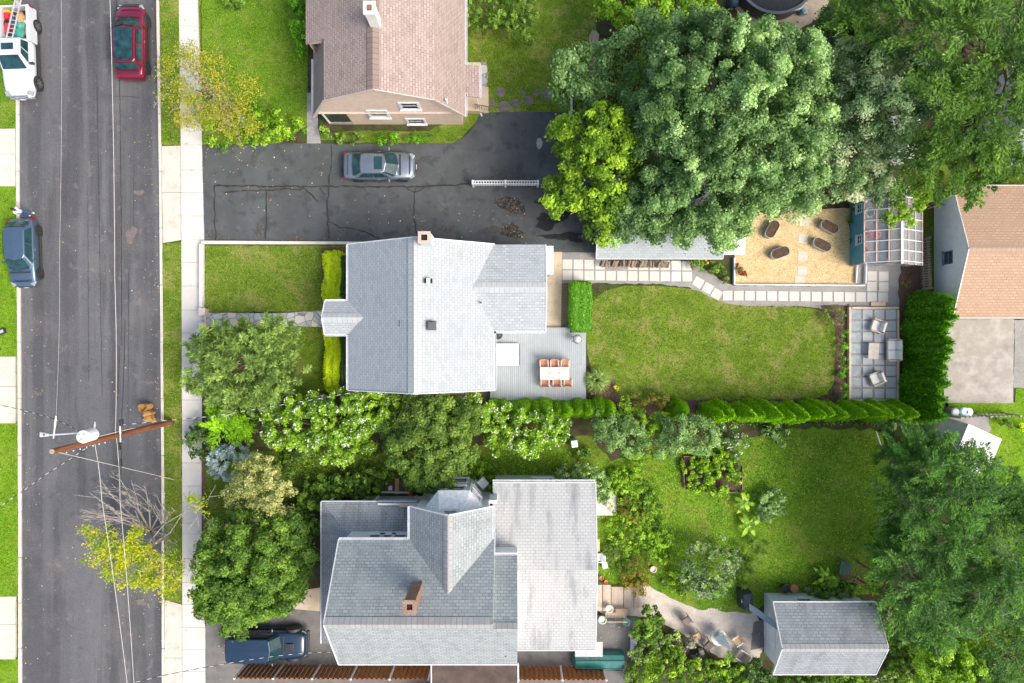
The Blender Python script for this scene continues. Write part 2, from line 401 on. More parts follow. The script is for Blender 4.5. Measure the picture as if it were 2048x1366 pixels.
def bush(name, label, blobs, material, seed, group=None, base=None, **k):
    """small shrub: foliage on short stems, as one thing"""
    x = sum(b[0] for b in blobs)/len(blobs); y = sum(b[1] for b in blobs)/len(blobs)
    root = thing(name, label, name.replace('_', ' ') if len(name.split('_')) < 3 else 'plants', (x, y, 0), 0, group)
    kk = dict(rl=.19, per_m2=8, leaf=.13, nleaf=40, core=.45, jit=.8, tintspan=.8); kk.update(k); bloss = kk.pop('blossoms', None); stem = kk.pop('stems', True)
    V, Q, tq, T, tt, L = foliage(seed, blobs, **kk)
    mixed_mesh('foliage', V, Q, tq, T, tt, material, root)
    if stem:
        rr = random.Random(seed); mb = MB()
        for _ in range(5):
            l = L[rr.randrange(len(L))]; mb.tube([(x+rr.uniform(-.1, .1), y+rr.uniform(-.1, .1), 0), tuple(Vector((x, y, 0)).lerp(Vector(l[:3]), .5)+Vector((0, 0, .1))), tuple(l[:3])], [.03, .02, .01], 5)
        mb.build('stem', M_BARK, root, uv=False)
    if bloss:
        rng = np.random.default_rng(seed+5); n, size, m2 = bloss
        ii = rng.integers(0, len(L), n); d = unit(L[ii, 3:6]+rng.normal(0, .5, (n, 3))+np.array([0, 0, .7]))
        p = L[ii, :3]+d*L[ii, 6:7]*1.05; iv, iff = ICO1; s = size*rng.uniform(.6, 1.2, (n, 1, 1))
        np_obj('blossoms', (p[:, None, :]+iv[None]*s).reshape(-1, 3), (iff[None]+np.arange(n)[:, None, None]*len(iv)).reshape(-1, 3), m2, root)
    return root
def surf_leaves(rng, V, F, n, leaf, lw, tilt=.5, along_up=False, t0=.5, tj=.2, out=.02):
    """leaves scattered over a closed surface of triangles"""
    A, B, D = V[F[:, 0]], V[F[:, 1]], V[F[:, 2]]; cr = np.cross(B-A, D-A); ar = np.linalg.norm(cr, axis=1)
    i = rng.choice(len(F), n, p=ar/ar.sum()); u = rng.random((n, 1)); v = rng.random((n, 1)); m = (u+v) > 1; u[m], v[m] = 1-u[m], 1-v[m]
    nn = unit(cr[i]); p = A[i]+(B[i]-A[i])*u+(D[i]-A[i])*v+nn*out*rng.uniform(-1, 1.4, (n, 1))
    al = unit(nn+np.array([0, 0, .9])) if along_up else None
    return cards(rng, p, nn, leaf, lw, tilt, al)+(np.clip(t0+rng.normal(0, tj, n), 0, 1),)
def arborvitae(name, label, x, y, r, h, seed, material, group, squash=.62, parent=None, n=2600, leaf=.075, out=.015, flute=1.):
    """clipped columnar evergreen: fluted tapering cone of upright sprays"""
    rng = np.random.default_rng(seed); root = thing(name, label, 'evergreen', (x, y, 0), 0, group)
    seg, rings = 18, 14; V = []; ph = rng.uniform(0, 6)
    for i in range(rings+1):
        t = i/rings; rad = r*(min(1, t*7+.6))*(1-t**1.2)**.8 if t < 1 else .01
        for k in range(seg):
            a = 2*math.pi*k/seg; f = 1+flute*(.05*math.sin(5*a+ph+t*2)+.03*math.sin(9*a-ph+t*5)+rng.uniform(-.03, .03))
            V.append((x+rad*f*math.cos(a), y+rad*f*math.sin(a), .08+t*h))
    V = np.array(V); F = []
    for i in range(rings):
        for k in range(seg):
            a, b, c, d = i*seg+k, i*seg+(k+1) % seg, (i+1)*seg+(k+1) % seg, (i+1)*seg+k; F += [[a, b, c], [a, c, d]]
    F = np.array(F); lv, lf, lt = surf_leaves(rng, V, F, n, leaf, leaf*.5, .35, True, .55, .2, out)
    mixed_mesh('crown', np.vstack([V*1.0, lv]), lf+len(V), lt, F, np.full(len(F), .25), material, root)
    MB().tube([(x, y, 0), (x, y, .5)], .06, 6).build('trunk', M_BARK, root, uv=False)
    return root
def hedge_box(name, label, x0, x1, y0, y1, z1, seed, material, n, leaf=.09, bulge=.05, group=None, cat='hedge', rough=.05):
    rng = np.random.default_rng(seed); root = thing(name, label, cat, ((x0+x1)/2, (y0+y1)/2, 0), 0, group)
    bm = bmesh.new(); bmesh.ops.create_cube(bm, size=1)
    ny = max(2, int((y1-y0)/.25)); bmesh.ops.subdivide_edges(bm, edges=bm.edges[:], cuts=9, use_grid_fill=True)
    bmesh.ops.triangulate(bm, faces=bm.faces[:]); V = np.array([v.co[:] for v in bm.verts]); F = np.array([[v.index for v in f.verts] for f in bm.faces]); bm.free()
    q = V*2; m = np.abs(q); k = 1/np.maximum((np.sum(m**16, 1))**(1/16), 1e-6); sc = (k*m.max(1))[:, None]; V = V*sc*1.0
    V = V*np.array([x1-x0, y1-y0, z1])+np.array([(x0+x1)/2, (y0+y1)/2, z1/2])+rng.normal(0, rough*.6, V.shape)+np.sin(V[:, [1, 2, 0]]*[9, 14, 17])*rough
    V[:, 2] = np.maximum(V[:, 2], .02)
    lv, lf, lt = surf_leaves(rng, V, F, n, leaf, leaf*.6, .55, False, .55, .22, .05)
    mixed_mesh('foliage', np.vstack([V, lv]), lf+len(V), lt, F, np.full(len(F), .3), material, root)
    return root
def blades(name, cx, cy, n, r, h, w, material, parent, seed=0, droop=.5):
    """fountain of arching blades"""
    rng = np.random.default_rng(seed); V = []; F = []
    for i in range(n):
        a = rng.uniform(0, 2*math.pi); L = h*rng.uniform(.6, 1.1); rr = r*rng.uniform(.25, 1.05); d = np.array([math.cos(a), math.sin(a)]); s = np.array([-d[1], d[0]])*w*.5
        prev = None
        for k, t in enumerate((0, .35, .7, 1)):
            c = np.array([cx, cy])+d*rr*t; z = L*(1-(1-t*1.2)**2)*(1 if t < 1 else droop); ww = (1-t*.9)
            V += [(*(c-s*ww), z+.02), (*(c+s*ww), z+.02)]
            if k: b = len(V)-4; F.append([b, b+1, b+3, b+2])
    return np_obj(name, np.array(V), np.array(F), material, parent, rng.uniform(0, 1, len(F)))

# leaf colours
G_MAPLE = leaf_mat('maple_leaves', [(.045, .1, .026), (.09, .175, .05), (.16, .275, .09), (.29, .4, .185)])
G_MAPLE_Y = leaf_mat('bright_maple_leaves', [(.06, .13, .012), (.11, .21, .015), (.18, .3, .02), (.27, .38, .03)])
G_GREY = leaf_mat('grey_green_leaves', [(.05, .105, .028), (.11, .2, .055), (.18, .3, .09), (.34, .44, .2)])
G_SILVER = leaf_mat('silver_green_leaves', [(.07, .12, .05), (.14, .23, .095), (.24, .35, .17), (.45, .55, .36)])
G_LOCUST = leaf_mat('locust_leaves', [(.035, .085, .02), (.062, .135, .026), (.1, .195, .032), (.19, .29, .045)])
G_MID = leaf_mat('mid_leaves', [(.035, .08, .015), (.07, .14, .02), (.12, .22, .03), (.22, .33, .05)])
G_DARKL = leaf_mat('dark_leaves', [(.02, .05, .015), (.035, .08, .022), (.06, .12, .03), (.11, .19, .05)])
G_OLIVE = leaf_mat('olive_leaves', [(.045, .09, .018), (.08, .15, .025), (.12, .2, .035), (.2, .26, .05)])
G_YEW = leaf_mat('needle_leaves', [(.07, .12, .03), (.12, .19, .05), (.2, .3, .08), (.34, .43, .14)])
G_CEDAR = leaf_mat('cedar_leaves', [(.02, .06, .015), (.038, .105, .022), (.075, .18, .03), (.16, .31, .055)])
G_ARB = leaf_mat('arborvitae_leaves', [(.055, .15, .005), (.12, .28, .007), (.2, .4, .01), (.3, .52, .015)], .25)
G_ARB_D = leaf_mat('deep_arborvitae_leaves', [(.03, .1, .006), (.06, .18, .007), (.1, .27, .01), (.16, .36, .016)], .25)
G_LIME = leaf_mat('lime_leaves', [(.2, .34, .006), (.42, .56, .008), (.6, .68, .01), (.66, .68, .015)], .3)
G_BLUE = leaf_mat('blue_needles', [(.12, .19, .2), (.2, .28, .3), (.32, .4, .43), (.5, .57, .6)], .2)
G_CREAM = leaf_mat('cream_green_leaves', [(.09, .13, .03), (.2, .24, .07), (.36, .36, .15), (.52, .48, .25)])
G_YELL = leaf_mat('yellow_leaves', [(.11, .2, .01), (.2, .3, .012), (.36, .37, .014), (.42, .27, .03)])
G_FALL = leaf_mat('turning_leaves', [(.12, .2, .02), (.19, .25, .022), (.29, .28, .028), (.3, .16, .05)])
G_LAWNISH = leaf_mat('bright_herb_leaves', [(.06, .13, .012), (.12, .24, .015), (.19, .33, .02), (.3, .42, .05)])
G_PURP = leaf_mat('purple_leaves', [(.1, .06, .07), (.2, .13, .14), (.17, .2, .12), (.34, .3, .33)])
G_RED = leaf_mat('red_flowers', [(.4, .01, .03), (.6, .015, .05)])
G_ORANGE = leaf_mat('orange_green_leaves', [(.07, .12, .02), (.12, .16, .02), (.18, .17, .025), (.22, .12, .035)])
M_BLOOM = plain('white_blossom', (.62, .63, .55), .8); M_REDBLOOM = plain('red_blossom', (.5, .015, .05), .7); M_YELBLOOM = plain('yellow_blossom', (.75, .6, .02), .7)
M_ORBLOOM = plain('orange_leaf_tufts', (.42, .24, .06), .8)
# ---------------------------------------------------------------- the setting: ground, street, paths, lawns
def rough(pts, amp=1.5, step=9, seed=0):
    rnd = random.Random(seed); out = []
    for i in range(len(pts)):
        a, b = pts[i], pts[(i+1) % len(pts)]; d = math.hypot(b[0]-a[0], b[1]-a[1]); n = max(1, int(d/step))
        for k in range(n):
            t = k/n; out.append((a[0]+(b[0]-a[0])*t+rnd.uniform(-amp, amp), a[1]+(b[1]-a[1])*t+rnd.uniform(-amp, amp)))
    return out
def smooth_poly(pts, it=2):
    for _ in range(it):
        q = []
        for i in range(len(pts)):
            a, b = pts[i], pts[(i+1) % len(pts)]
            q += [(a[0]*.75+b[0]*.25, a[1]*.75+b[1]*.25), (a[0]*.25+b[0]*.75, a[1]*.25+b[1]*.75)]
        pts = q
    return pts
_zc = [0]
def sheet(name, pts, z, material, bottom=-.14, amp=0, step=9, seed=0, kind='structure', parent=None):
    _zc[0] += 1; z += (_zc[0] % 40)*.0004
    if amp: pts = rough(pts, amp, step, seed)
    w2 = [P(a, b, 0) for a, b in pts]; w2 = [(p.x, p.y) for p in w2]
    bm = bmesh.new(); vs = [bm.verts.new((x, y, z)) for x, y in w2]; f = bm.faces.new(vs); f.normal_update()
    if f.normal.z < 0: f.normal_flip()
    r = bmesh.ops.extrude_face_region(bm, geom=[f]); ex = [v for v in r['geom'] if isinstance(v, bmesh.types.BMVert)]
    for v in ex: v.co.z = bottom
    for g in r['geom']:
        if isinstance(g, bmesh.types.BMFace): pass
    bmesh.ops.recalc_face_normals(bm, faces=bm.faces[:])
    bmesh.ops.triangulate(bm, faces=[q for q in bm.faces if len(q.verts) > 4])
    me = bpy.data.meshes.new(name); bm.to_mesh(me); bm.free(); me.materials.append(material)
    l = me.uv_layers.new(name='UVMap')
    for p in me.polygons:
        for li in p.loop_indices:
            co = me.vertices[me.loops[li].vertex_index].co; l.data[li].uv = (co.x, co.y)
    o = bpy.data.objects.new(name, me); C.objects.link(o)
    if parent is None:
        if kind: o['kind'] = kind
    else:
        o.parent = parent; off = wpos(parent)
        for v in me.vertices: v.co -= off
    return o
LAWN = grass_mat('lawn_grass', (.075, .145, .012), (.115, .195, .018), (.165, .245, .026), (.28, .26, .085), .85)
LAWN2 = grass_mat('bright_grass', (.095, .21, .008), (.13, .27, .011), (.17, .31, .018), (.24, .28, .05), .35)
LAWN3 = grass_mat('shady_grass', (.07, .12, .012), (.10, .17, .015), (.15, .23, .022), (.22, .19, .06), .6)
LAWN4 = grass_mat('wild_grass', (.07, .165, .012), (.11, .22, .016), (.16, .28, .024), (.28, .26, .06), .5)
LAWN5 = grass_mat('upper_grass', (.07, .17, .01), (.105, .22, .014), (.15, .26, .02), (.24, .25, .06), .55)
M_SOIL = layered('bare_soil', (.05, .038, .025), [((.10, .075, .05), 1.2, .45, .6, .8), ((.05, .085, .015), 1.7, .46, .56, .9), ((.03, .022, .016), 22, .5, .7, .7)], 1, .7, 30)
M_ROAD = layered('road_asphalt', (.098, .1, .108), [((.13, .132, .138), .35, .42, .56, .85, (1, .03, 1)), ((.065, .066, .073), .55, .48, .58, .85, (1, .04, 1)), ((.05, .05, .056), .9, .54, .62, .55, (1, .08, 1)), ((.16, .155, .15), .25, .5, .7, .6), ((.22, .22, .22), 24, .56, .66, .6, (1, 1, 1), 2), ((.05, .05, .055), 21, .55, .66, .55, (1, 1, 1), 2), ((.2, .185, .17), 1.3, .6, .7, .5), ((.07, .07, .075), .8, .6, .68, .5), ((.5, .48, .45), 5.5, .765, .78, .8, (1, 1, 1), 2)], .92, .35, 60)
M_DRIVE = layered('sealed_asphalt', (.07, .076, .077), [((.092, .102, .104), .5, .4, .65, .9), ((.10, .11, .115), .9, .58, .75, .55), ((.045, .049, .05), 1.2, .53, .63, .6), ((.12, .135, .14), 1.9, .6, .7, .5), ((.13, .13, .13), 48, .62, .72, .5, (1, 1, 1), 2), ((.34, .31, .26), 6, .77, .785, .7, (1, 1, 1), 2)], .85, .25, 60)
M_DRIVE_O = layered('old_asphalt', (.15, .143, .138), [((.2, .19, .18), .9, .4, .65, .7), ((.10, .09, .085), 1.4, .52, .7, .7), ((.3, .28, .25), 40, .6, .7, .5, (1, 1, 1), 2)], .92, .3, 60)
M_CONC = layered('pale_concrete', (.53, .485, .415), [((.6, .56, .49), .7, .4, .65, .8), ((.42, .37, .31), 1.8, .52, .65, .6), ((.42, .39, .35), 14, .6, .75, .4)], .9, .15, 50)
M_CONC_W = layered('white_concrete', (.54, .515, .475), [((.61, .585, .545), .8, .4, .65, .8), ((.48, .45, .4), 6, .6, .75, .4)], .9, .15, 50)
M_CONC_O = layered('old_concrete', (.33, .3, .26), [((.42, .4, .37), 1.1, .45, .65, .9), ((.22, .19, .16), 1.6, .52, .7, .6), ((.5, .49, .47), 3, .64, .74, .6), ((.2, .18, .15), 30, .55, .7, .4)], .92, .3, 30)
M_KERB = layered('kerb_concrete', (.52, .48, .42), [((.62, .58, .52), 2, .4, .65, .8), ((.35, .31, .26), 9, .58, .72, .6)], .9, .3, 40)
M_GRAVEL = layered('grey_gravel', (.27, .26, .245), [((.36, .35, .33), 1.2, .4, .65, .7), ((.16, .15, .14), 28, .5, .66, .7, (1, 1, 1), 2), ((.5, .49, .47), 34, .56, .7, .7, (1, 1, 1), 2)], 1, .7, 40)
M_SHELL = layered('shell_gravel', (.48, .42, .36), [((.6, .55, .49), 2, .4, .65, .7), ((.28, .23, .18), 20, .54, .68, .7, (1, 1, 1), 2), ((.72, .69, .65), 26, .56, .7, .7, (1, 1, 1), 2)], 1, .7, 40)
M_STRAW = layered('straw_mulch', (.55, .4, .2), [((.66, .52, .3), 2, .4, .65, .8), ((.26, .15, .05), 11, .53, .62, .75, (1, 1.7, 1), 3), ((.75, .62, .38), 13, .53, .62, .7, (1.7, 1, 1), 3), ((.36, .25, .12), 1.3, .55, .68, .5)], 1, .7, 35)
M_SAND = layered('sandy_gravel', (.36, .3, .22), [((.46, .4, .31), 1.5, .4, .65, .8), ((.2, .16, .12), 20, .55, .7, .7)], 1, .6, 35)
M_TAN = layered('tan_concrete', (.5, .4, .28), [((.58, .5, .4), 1.4, .4, .65, .8), ((.38, .27, .16), 2.5, .55, .72, .6)], .9, .2, 40)
M_FLAG = flagstone_mat('flagstones', [(.4, .41, .43), (.54, .52, .47), (.33, .37, .4), (.58, .5, .4), (.46, .47, .48)], (.22, .2, .17), 1.9)
M_BRICKP = shingle_mat('brick_paving', (.24, .2, .15), (.17, .15, .12), (.08, .07, .05), .1, .2)

gr = bpy.data.meshes.new('ground'); gr.from_pydata([(-300, -300, -.16), (300, -300, -.16), (300, 300, -.16), (-300, 300, -.16)], [], [(0, 1, 2, 3)])
gr.materials.append(LAWN3); o = bpy.data.objects.new('ground', gr); C.objects.link(o); o['kind'] = 'structure'
# street
sheet('road', [(34, -900), (313, -900), (313, 0), (319, 342), (322, 684), (325, 1024), (325, 2300), (42, 2300), (42, 1024), (39, 684), (36, 342), (32, 0)], -.12, M_ROAD, -.158)
def strip(name, a, z, mat_, bottom, kind='structure', **k): return sheet(name, a, z, mat_, bottom, **k)
def kerb(cols, side):
    mb = MB(); rnd = random.Random(side)
    for i in range(len(cols)-1):
        (y0, x0), (y1, x1) = cols[i], cols[i+1]; n = max(1, int((y1-y0)/90))
        for k in range(n):
            ya = y0+(y1-y0)*k/n+.4; yb = y0+(y1-y0)*(k+1)/n-.4; xa = x0+(x1-x0)*k/n; xb = x0+(x1-x0)*(k+1)/n
            wv = 5.5+rnd.uniform(-.4, .4); pts = [P(xa, ya), P(xa+wv, ya), P(xb+wv, yb), P(xb, yb)]
            mb.prism([(p.x, p.y) for p in pts], -.15, .012)
    o = mb.build('kerb', M_KERB, bevel=.02); o['kind'] = 'structure'; return o
kerb([(-900, 308), (0, 312), (342, 317.5), (684, 320.5), (1024, 323), (2300, 323.5)], 1)
kerb([(-900, 29), (0, 31), (342, 31.5), (684, 34), (1024, 36), (2300, 37)], 2)
# verge lawns and yards (raised a kerb's height above the road)
def xl(y): return float(np.interp(y, [-900, 0, 342, 684, 1024, 2300], [29, 31, 31.5, 34, 36, 37]))
def xr(y): return float(np.interp(y, [-900, 0, 342, 684, 1024, 2300], [313.5, 317.5, 323, 326, 328.5, 329]))
def verge_r(y0, y1, s, m, y0b=None, y1b=None):
    xs = lambda y: float(np.interp(y, [0, 300, 480, 900, 1366], [357, 361, 362, 363.5, 364]))
    sheet('verge_lawn', rough([(xr(y0), y0), (xs(y0), y0b or y0), (xs(y1), y1b or y1), (xr(y1), y1)], .9, 8, s), .0, m, -.15)
verge_r(-900, 290, 1, LAWN); verge_r(487, 1200, 2, LAWN, 484, 1208)
for i, (a, b) in enumerate([(-900, 258), (372, 714), (846, 1194), (1318, 2300)]):
    sheet('lawn', rough([(-1500, a), (xl(a)-.5, a), (xl(b)-.5, b), (-1500, b)], 1.3, 9, 20+i) if i in (1, 2) else [(-1500, a), (xl(a)-.5, a), (xl(b)-.5, b), (-1500, b)], 0, LAWN2 if i else LAWN4, -.15)
def slabs(name, cells, z, mat_, gap=.5, under=(.12, .11, .1)):
    mb = MB()
    for q in cells:
        cx = sum(p[0] for p in q)/len(q); cy = sum(p[1] for p in q)/len(q)
        qq = [(p[0]+(gap/2 if p[0] < cx else -gap/2), p[1]+(gap/2 if p[1] < cy else -gap/2)) for p in q]
        w2 = [P(a, b) for a, b in qq]; mb.prism([(p.x, p.y) for p in w2], -.15, z)
    o = mb.build(name, mat_); o['kind'] = 'structure'; return o
# sidewalk panels
SWL = lambda y: float(np.interp(y, [-900, 0, 300, 480, 900, 1366], [352, 357.5, 361.5, 362.5, 364, 364.5]))
SWR = lambda y: float(np.interp(y, [-900, 0, 290, 484, 486, 640, 900, 920, 1210, 1212, 2300], [390, 394.5, 404.5, 409, 403, 404, 404, 403, 404, 411, 412]))
ys = [-900]+[-880+i*44 for i in range(20)]+[8, 52, 97, 141, 186, 230, 290, 340, 385, 432, 480, 525, 572, 620, 666, 712, 757, 800, 841, 881, 926, 972, 1018, 1046, 1068, 1117, 1165, 1209, 1255, 1299, 1343]+[1388+44*i for i in range(20)]
slabs('sidewalk', [[(SWL(a+.1), a), (SWR(a+.1), a), (SWR(b-.1), b), (SWL(b-.1), b)] for a, b in zip(ys, ys[1:])], .006, M_CONC_W, .55)
# driveway aprons
def grid_cells(x0, x1, y0, y1, nx, ny): return [[(x0+(x1-x0)*i/nx, y0+(y1-y0)*j/ny), (x0+(x1-x0)*(i+1)/nx, y0+(y1-y0)*j/ny), (x0+(x1-x0)*(i+1)/nx, y0+(y1-y0)*(j+1)/ny), (x0+(x1-x0)*i/nx, y0+(y1-y0)*(j+1)/ny)] for i in range(nx) for j in range(ny)]
slabs('driveway_apron', [[(323.5, 292), (361, 291), (361.5, 385), (324, 385)], [(324, 385), (361.5, 385), (362, 480), (326, 486)]], .004, M_CONC, .7)
slabs('driveway_apron', [[(329.5, 1200), (364, 1209), (364, 1316), (329.5, 1316)], [(329.5, 1316), (364, 1316), (364, 1420), (329.5, 1420)]], .004, M_CONC, .7)
for (a, b) in [(259, 371), (715, 845), (1195, 1317)]:
    slabs('driveway_apron', [[(-160, a), (30, a-2), (30.5, (a+b)/2-7), (-160, (a+b)/2-7)], [(-160, (a+b)/2-7), (30.5, (a+b)/2-7), (30.5, b+2), (-160, b)]], .004, M_CONC, .7)
    sheet('driveway', [(-1500, a), (-161, a), (-161, b), (-1500, b)], .0, M_DRIVE_O, -.15)
# yards
YARD = sheet('yard_soil', [(404, -900), (2600, -900), (2600, 2300), (404, 2300)], -.012, M_SOIL, -.155)
sheet('lawn', [(396, -900), (616, -900), (616, 186), (614, 250), (560, 287), (405, 290), (405, 200)], .0, LAWN5, -.1, 1.2, 9, 31)
sheet('lawn', smooth_poly([(930, -400), (1180, -300), (1195, 60), (1188, 110), (1178, 160), (1185, 222), (1140, 224), (970, 224), (935, 262), (915, 284), (900, 287), (640, 284), (640, 262), (930, 262), (932, 120)], 1), .0, LAWN, -.1, 1.2, 9, 32)
sheet('front_lawn', [(410, 491), (697, 491), (697, 600), (650, 612), (648, 622), (410, 624)], .0, LAWN, -.1, .8, 8, 33)
sheet('mulch_bed', [(643, 495), (698, 495), (698, 779), (650, 785), (650, 652), (643, 640)], .008, M_MULCH, -.1, 1.2, 8, 34)
sheet('front_lawn', [(410, 652), (650, 652), (660, 780), (520, 800), (410, 840)], .0, LAWN3, -.1, 1.5, 9, 35)
sheet('back_lawn', smooth_poly([(1172, 570), (1380, 572), (1425, 598), (1470, 612), (1620, 614), (1650, 625), (1674, 650), (1674, 796), (1560, 800), (1240, 802), (1225, 770), (1172, 740)], 2), .0, LAWN, -.1, .9, 6, 36)
sheet('mulch_bed', [(1172, 760), (1230, 762), (1245, 800), (1172, 806)], .006, M_MULCH, -.1, 2, 8, 37)
sheet('mulch_bed', [(1640, 612), (1698, 608), (1698, 806), (1668, 806), (1672, 660)], .004, M_MULCH, -.1, 2, 8, 38)
sheet('mulch_bed', [(1797, 560), (1830, 470), (1850, 470), (1860, 600), (1880, 830), (1797, 830)], .004, M_MULCH, -.1, 2, 8, 39)
sheet('mulch_bed', [(1230, 800), (1900, 796), (1890, 838), (1240, 830)], .002, M_MULCH, -.1, 2, 9, 40)
sheet('side_lawn', [(410, 905), (560, 900), (700, 910), (1180, 870), (1250, 960), (1180, 966), (980, 966), (850, 985), (560, 1000), (410, 1095)], .0, LAWN3, -.1, 3, 12, 41)
sheet('side_lawn', smooth_poly([(975, 900), (1080, 880), (1150, 905), (1125, 952), (1010, 966), (950, 940)], 1), .006, LAWN4, -.1, 3, 8, 42)
sheet('wild_lawn', [(1190, 925), (1480, 880), (1580, 855), (1765, 860), (1790, 1010), (1760, 1190), (1540, 1200), (1500, 1225), (1380, 1215), (1290, 1170), (1192, 1170)], .0, LAWN4, -.1, 4, 14, 43)
sheet('lawn', [(1850, 330), (2600, 330), (2600, 400), (1905, 420), (1868, 470), (1866, 600), (1850, 590), (1846, 400)], .0, LAWN3, -.1, 2, 12, 44)
sheet('lawn', [(1890, 805), (2030, 805), (2030, 775), (2600, 775), (2600, 1250), (1960, 1150), (1900, 960), (1960, 850), (1900, 836)], .0, LAWN2, -.1, 2, 10, 45)
sheet('lawn', [(1760, 1200), (2600, 1200), (2600, 1500), (1800, 1500)], .0, LAWN3, -.1, 4, 20, 46)
sheet('gravel_patch', [(1895, 836), (1975, 832), (1982, 860), (1960, 880), (1890, 850)], .008, M_GRAVEL, -.1, 2, 6, 47)
sheet('concrete_pad', [(1884, 638), (2028, 638), (2026, 806), (1888, 806)], .01, M_CONC_O, -.1, .5, 10, 48)
sheet('gravel_drive', [(2029, 640), (2600, 640), (2600, 776), (2027, 776)], .006, M_GRAVEL, -.1, 1, 8, 49)
sheet('pool_gravel', smooth_poly([(1445, -60), (1455, -5), (1488, 42), (1535, 64), (1590, 63), (1640, 38), (1668, -10), (1672, -60), (1640, -140), (1560, -165), (1480, -140)], 1), .006, M_SAND, -.1, 2, 7, 50)
# neighbours' side strips
sheet('mulch_bed', [(404, 905), (412, 905), (412, 1212), (404, 1212)], .006, M_MULCH, -.1, .8, 8, 51)
# main driveway
DRV = sheet('driveway', [(404.5, 291), (560, 288), (615, 286), (648, 288), (800, 287), (905, 286), (922, 279), (942, 262), (958, 232), (968, 225), (1112, 224), (1200, 226), (1200, 505), (1122, 505), (700, 505), (700, 484), (409, 484)], .012, M_DRIVE, -.1, .6, 12, 60)
M_TAR = plain('tar_seam', (.026, .026, .026), .8)
M_TARB = layered('worn_seam', (.03, .025, .021), [((.06, .05, .04), 4, .45, .65, .8)], .9)
def seam(parent, pts, wpx, mat_, z, seed, amp=1.6):
    rnd = random.Random(seed); q = []
    for a, b in zip(pts, pts[1:]):
        d = math.hypot(b[0]-a[0], b[1]-a[1]); n = max(1, int(d/8))
        for k in range(n): q.append((a[0]+(b[0]-a[0])*k/n+rnd.uniform(-amp, amp), a[1]+(b[1]-a[1])*k/n+rnd.uniform(-amp, amp)))
    q.append(pts[-1]); L = []; Rr = []
    for i, p in enumerate(q):
        a, b = q[max(0, i-1)], q[min(len(q)-1, i+1)]; d = math.hypot(b[0]-a[0], b[1]-a[1]) or 1
        nx, ny = -(b[1]-a[1])/d, (b[0]-a[0])/d; ww = wpx*rnd.uniform(.3, .75)
        L.append(P(p[0]+nx*ww, p[1]+ny*ww, z)); Rr.append(P(p[0]-nx*ww, p[1]-ny*ww, z))
    _zc[0] += 1; dz = Vector((0, 0, .017+(_zc[0] % 40)*.0004)); L = [p+dz for p in L]; Rr = [p+dz for p in Rr]
    mb = MB(); n = len(q); mb.add(L+Rr, [[i, i+1, n+i+1, n+i][::-1] for i in range(n-1)])
    return mb.build('crack_seal', mat_, parent, uv=False)
SE = [([(428, 372), (640, 373), (830, 374), (945, 368)], 2.6), ([(430, 371), (431, 480)], 2.6), ([(532, 378), (533, 440), (531, 478)], 2.4), ([(448, 385), (530, 380), (610, 378), (625, 390), (637, 404)], 2), ([(660, 345), (657, 380), (655, 430), (658, 478)], 2.6), ([(640, 375), (652, 390)], 2), ([(657, 442), (680, 455), (720, 460), (760, 478)], 1.8),
      ([(830, 376), (828, 430), (836, 478)], 2.6), ([(805, 372), (830, 386), (850, 374)], 2), ([(664, 290), (662, 345)], 1.6), ([(1040, 372), (1110, 380), (1160, 420), (1190, 470)], 1.5)]
for i, (p, wd) in enumerate(SE): seam(DRV, p, wd, M_TAR if i % 3 else M_TARB, .0165, 70+i)
# damp and worn patches on the drive
M_PUD = layered('worn_patch', (.05, .042, .034), [((.1, .08, .06), 5, .45, .6, .8), ((.02, .018, .017), 3, .48, .58, .9), ((.26, .25, .23), 8, .58, .64, .8)], .9, .6, 20)
M_WET = plain('damp_asphalt', (.014, .014, .015), .35, grime=.4)
M_DUST = layered('dusty_asphalt', (.07, .068, .062), [((.055, .06, .062), 7, .45, .6, .9), ((.22, .19, .14), 12, .56, .66, .8)], .95)
def blot(parent, cx, cy, rx, ry, mat_, z, seed, name='patch', ang=0, n=26, amp=.28):
    _zc[0] += 1; z += .017+(_zc[0] % 40)*.0004
    rnd = random.Random(seed); ph = [rnd.uniform(0, 6) for _ in range(4)]; pts = []
    for k in range(n):
        t = 2*math.pi*k/n; f = 1+amp*(math.sin(2*t+ph[0])*.5+math.sin(3*t+ph[1])*.4+math.sin(7*t+ph[2])*.25)+rnd.uniform(-.08, .08)
        x, y = rx*f*math.cos(t), ry*f*math.sin(t); pts.append((cx+x*math.cos(ang)-y*math.sin(ang), cy+x*math.sin(ang)+y*math.cos(ang)))
    mb = MB(); V = [P(a, b, z) for a, b in pts]; mb.add([P(cx, cy, z)]+V, [[0, 1+(k+1) % n, 1+k] for k in range(n)])
    return mb.build(name, mat_, parent, uv=False)
blot(DRV, 1023, 410, 28, 17, M_PUD, .017, 1, ang=.2); blot(DRV, 1023, 462, 23, 14, M_PUD, .017, 2)
for i, (a, b, c, d) in enumerate([(1100, 440, 30, 16), (1128, 428, 16, 8), (1122, 472, 34, 7), (1100, 405, 22, 9), (1148, 410, 18, 8), (1150, 478, 14, 7)]): blot(DRV, a, b, c, d, M_WET, .0165, 10+i, amp=.5)
for i, (a, b, c, d) in enumerate([(523, 460, 14, 9), (447, 478, 22, 6), (425, 468, 12, 10), (680, 461, 6, 4), (780, 467, 14, 5), (895, 458, 18, 7), (983, 460, 18, 9), (590, 478, 30, 5), (655, 468, 6, 10)]): blot(DRV, a, b, c, d, M_DUST, .0155, 30+i, amp=.5)
blot(DRV, 1079, 287, 6, 11, plain('pale_patch', (.3, .3, .28), .8), .0165, 50, amp=.05)
ROAD = bpy.data.objects['road']
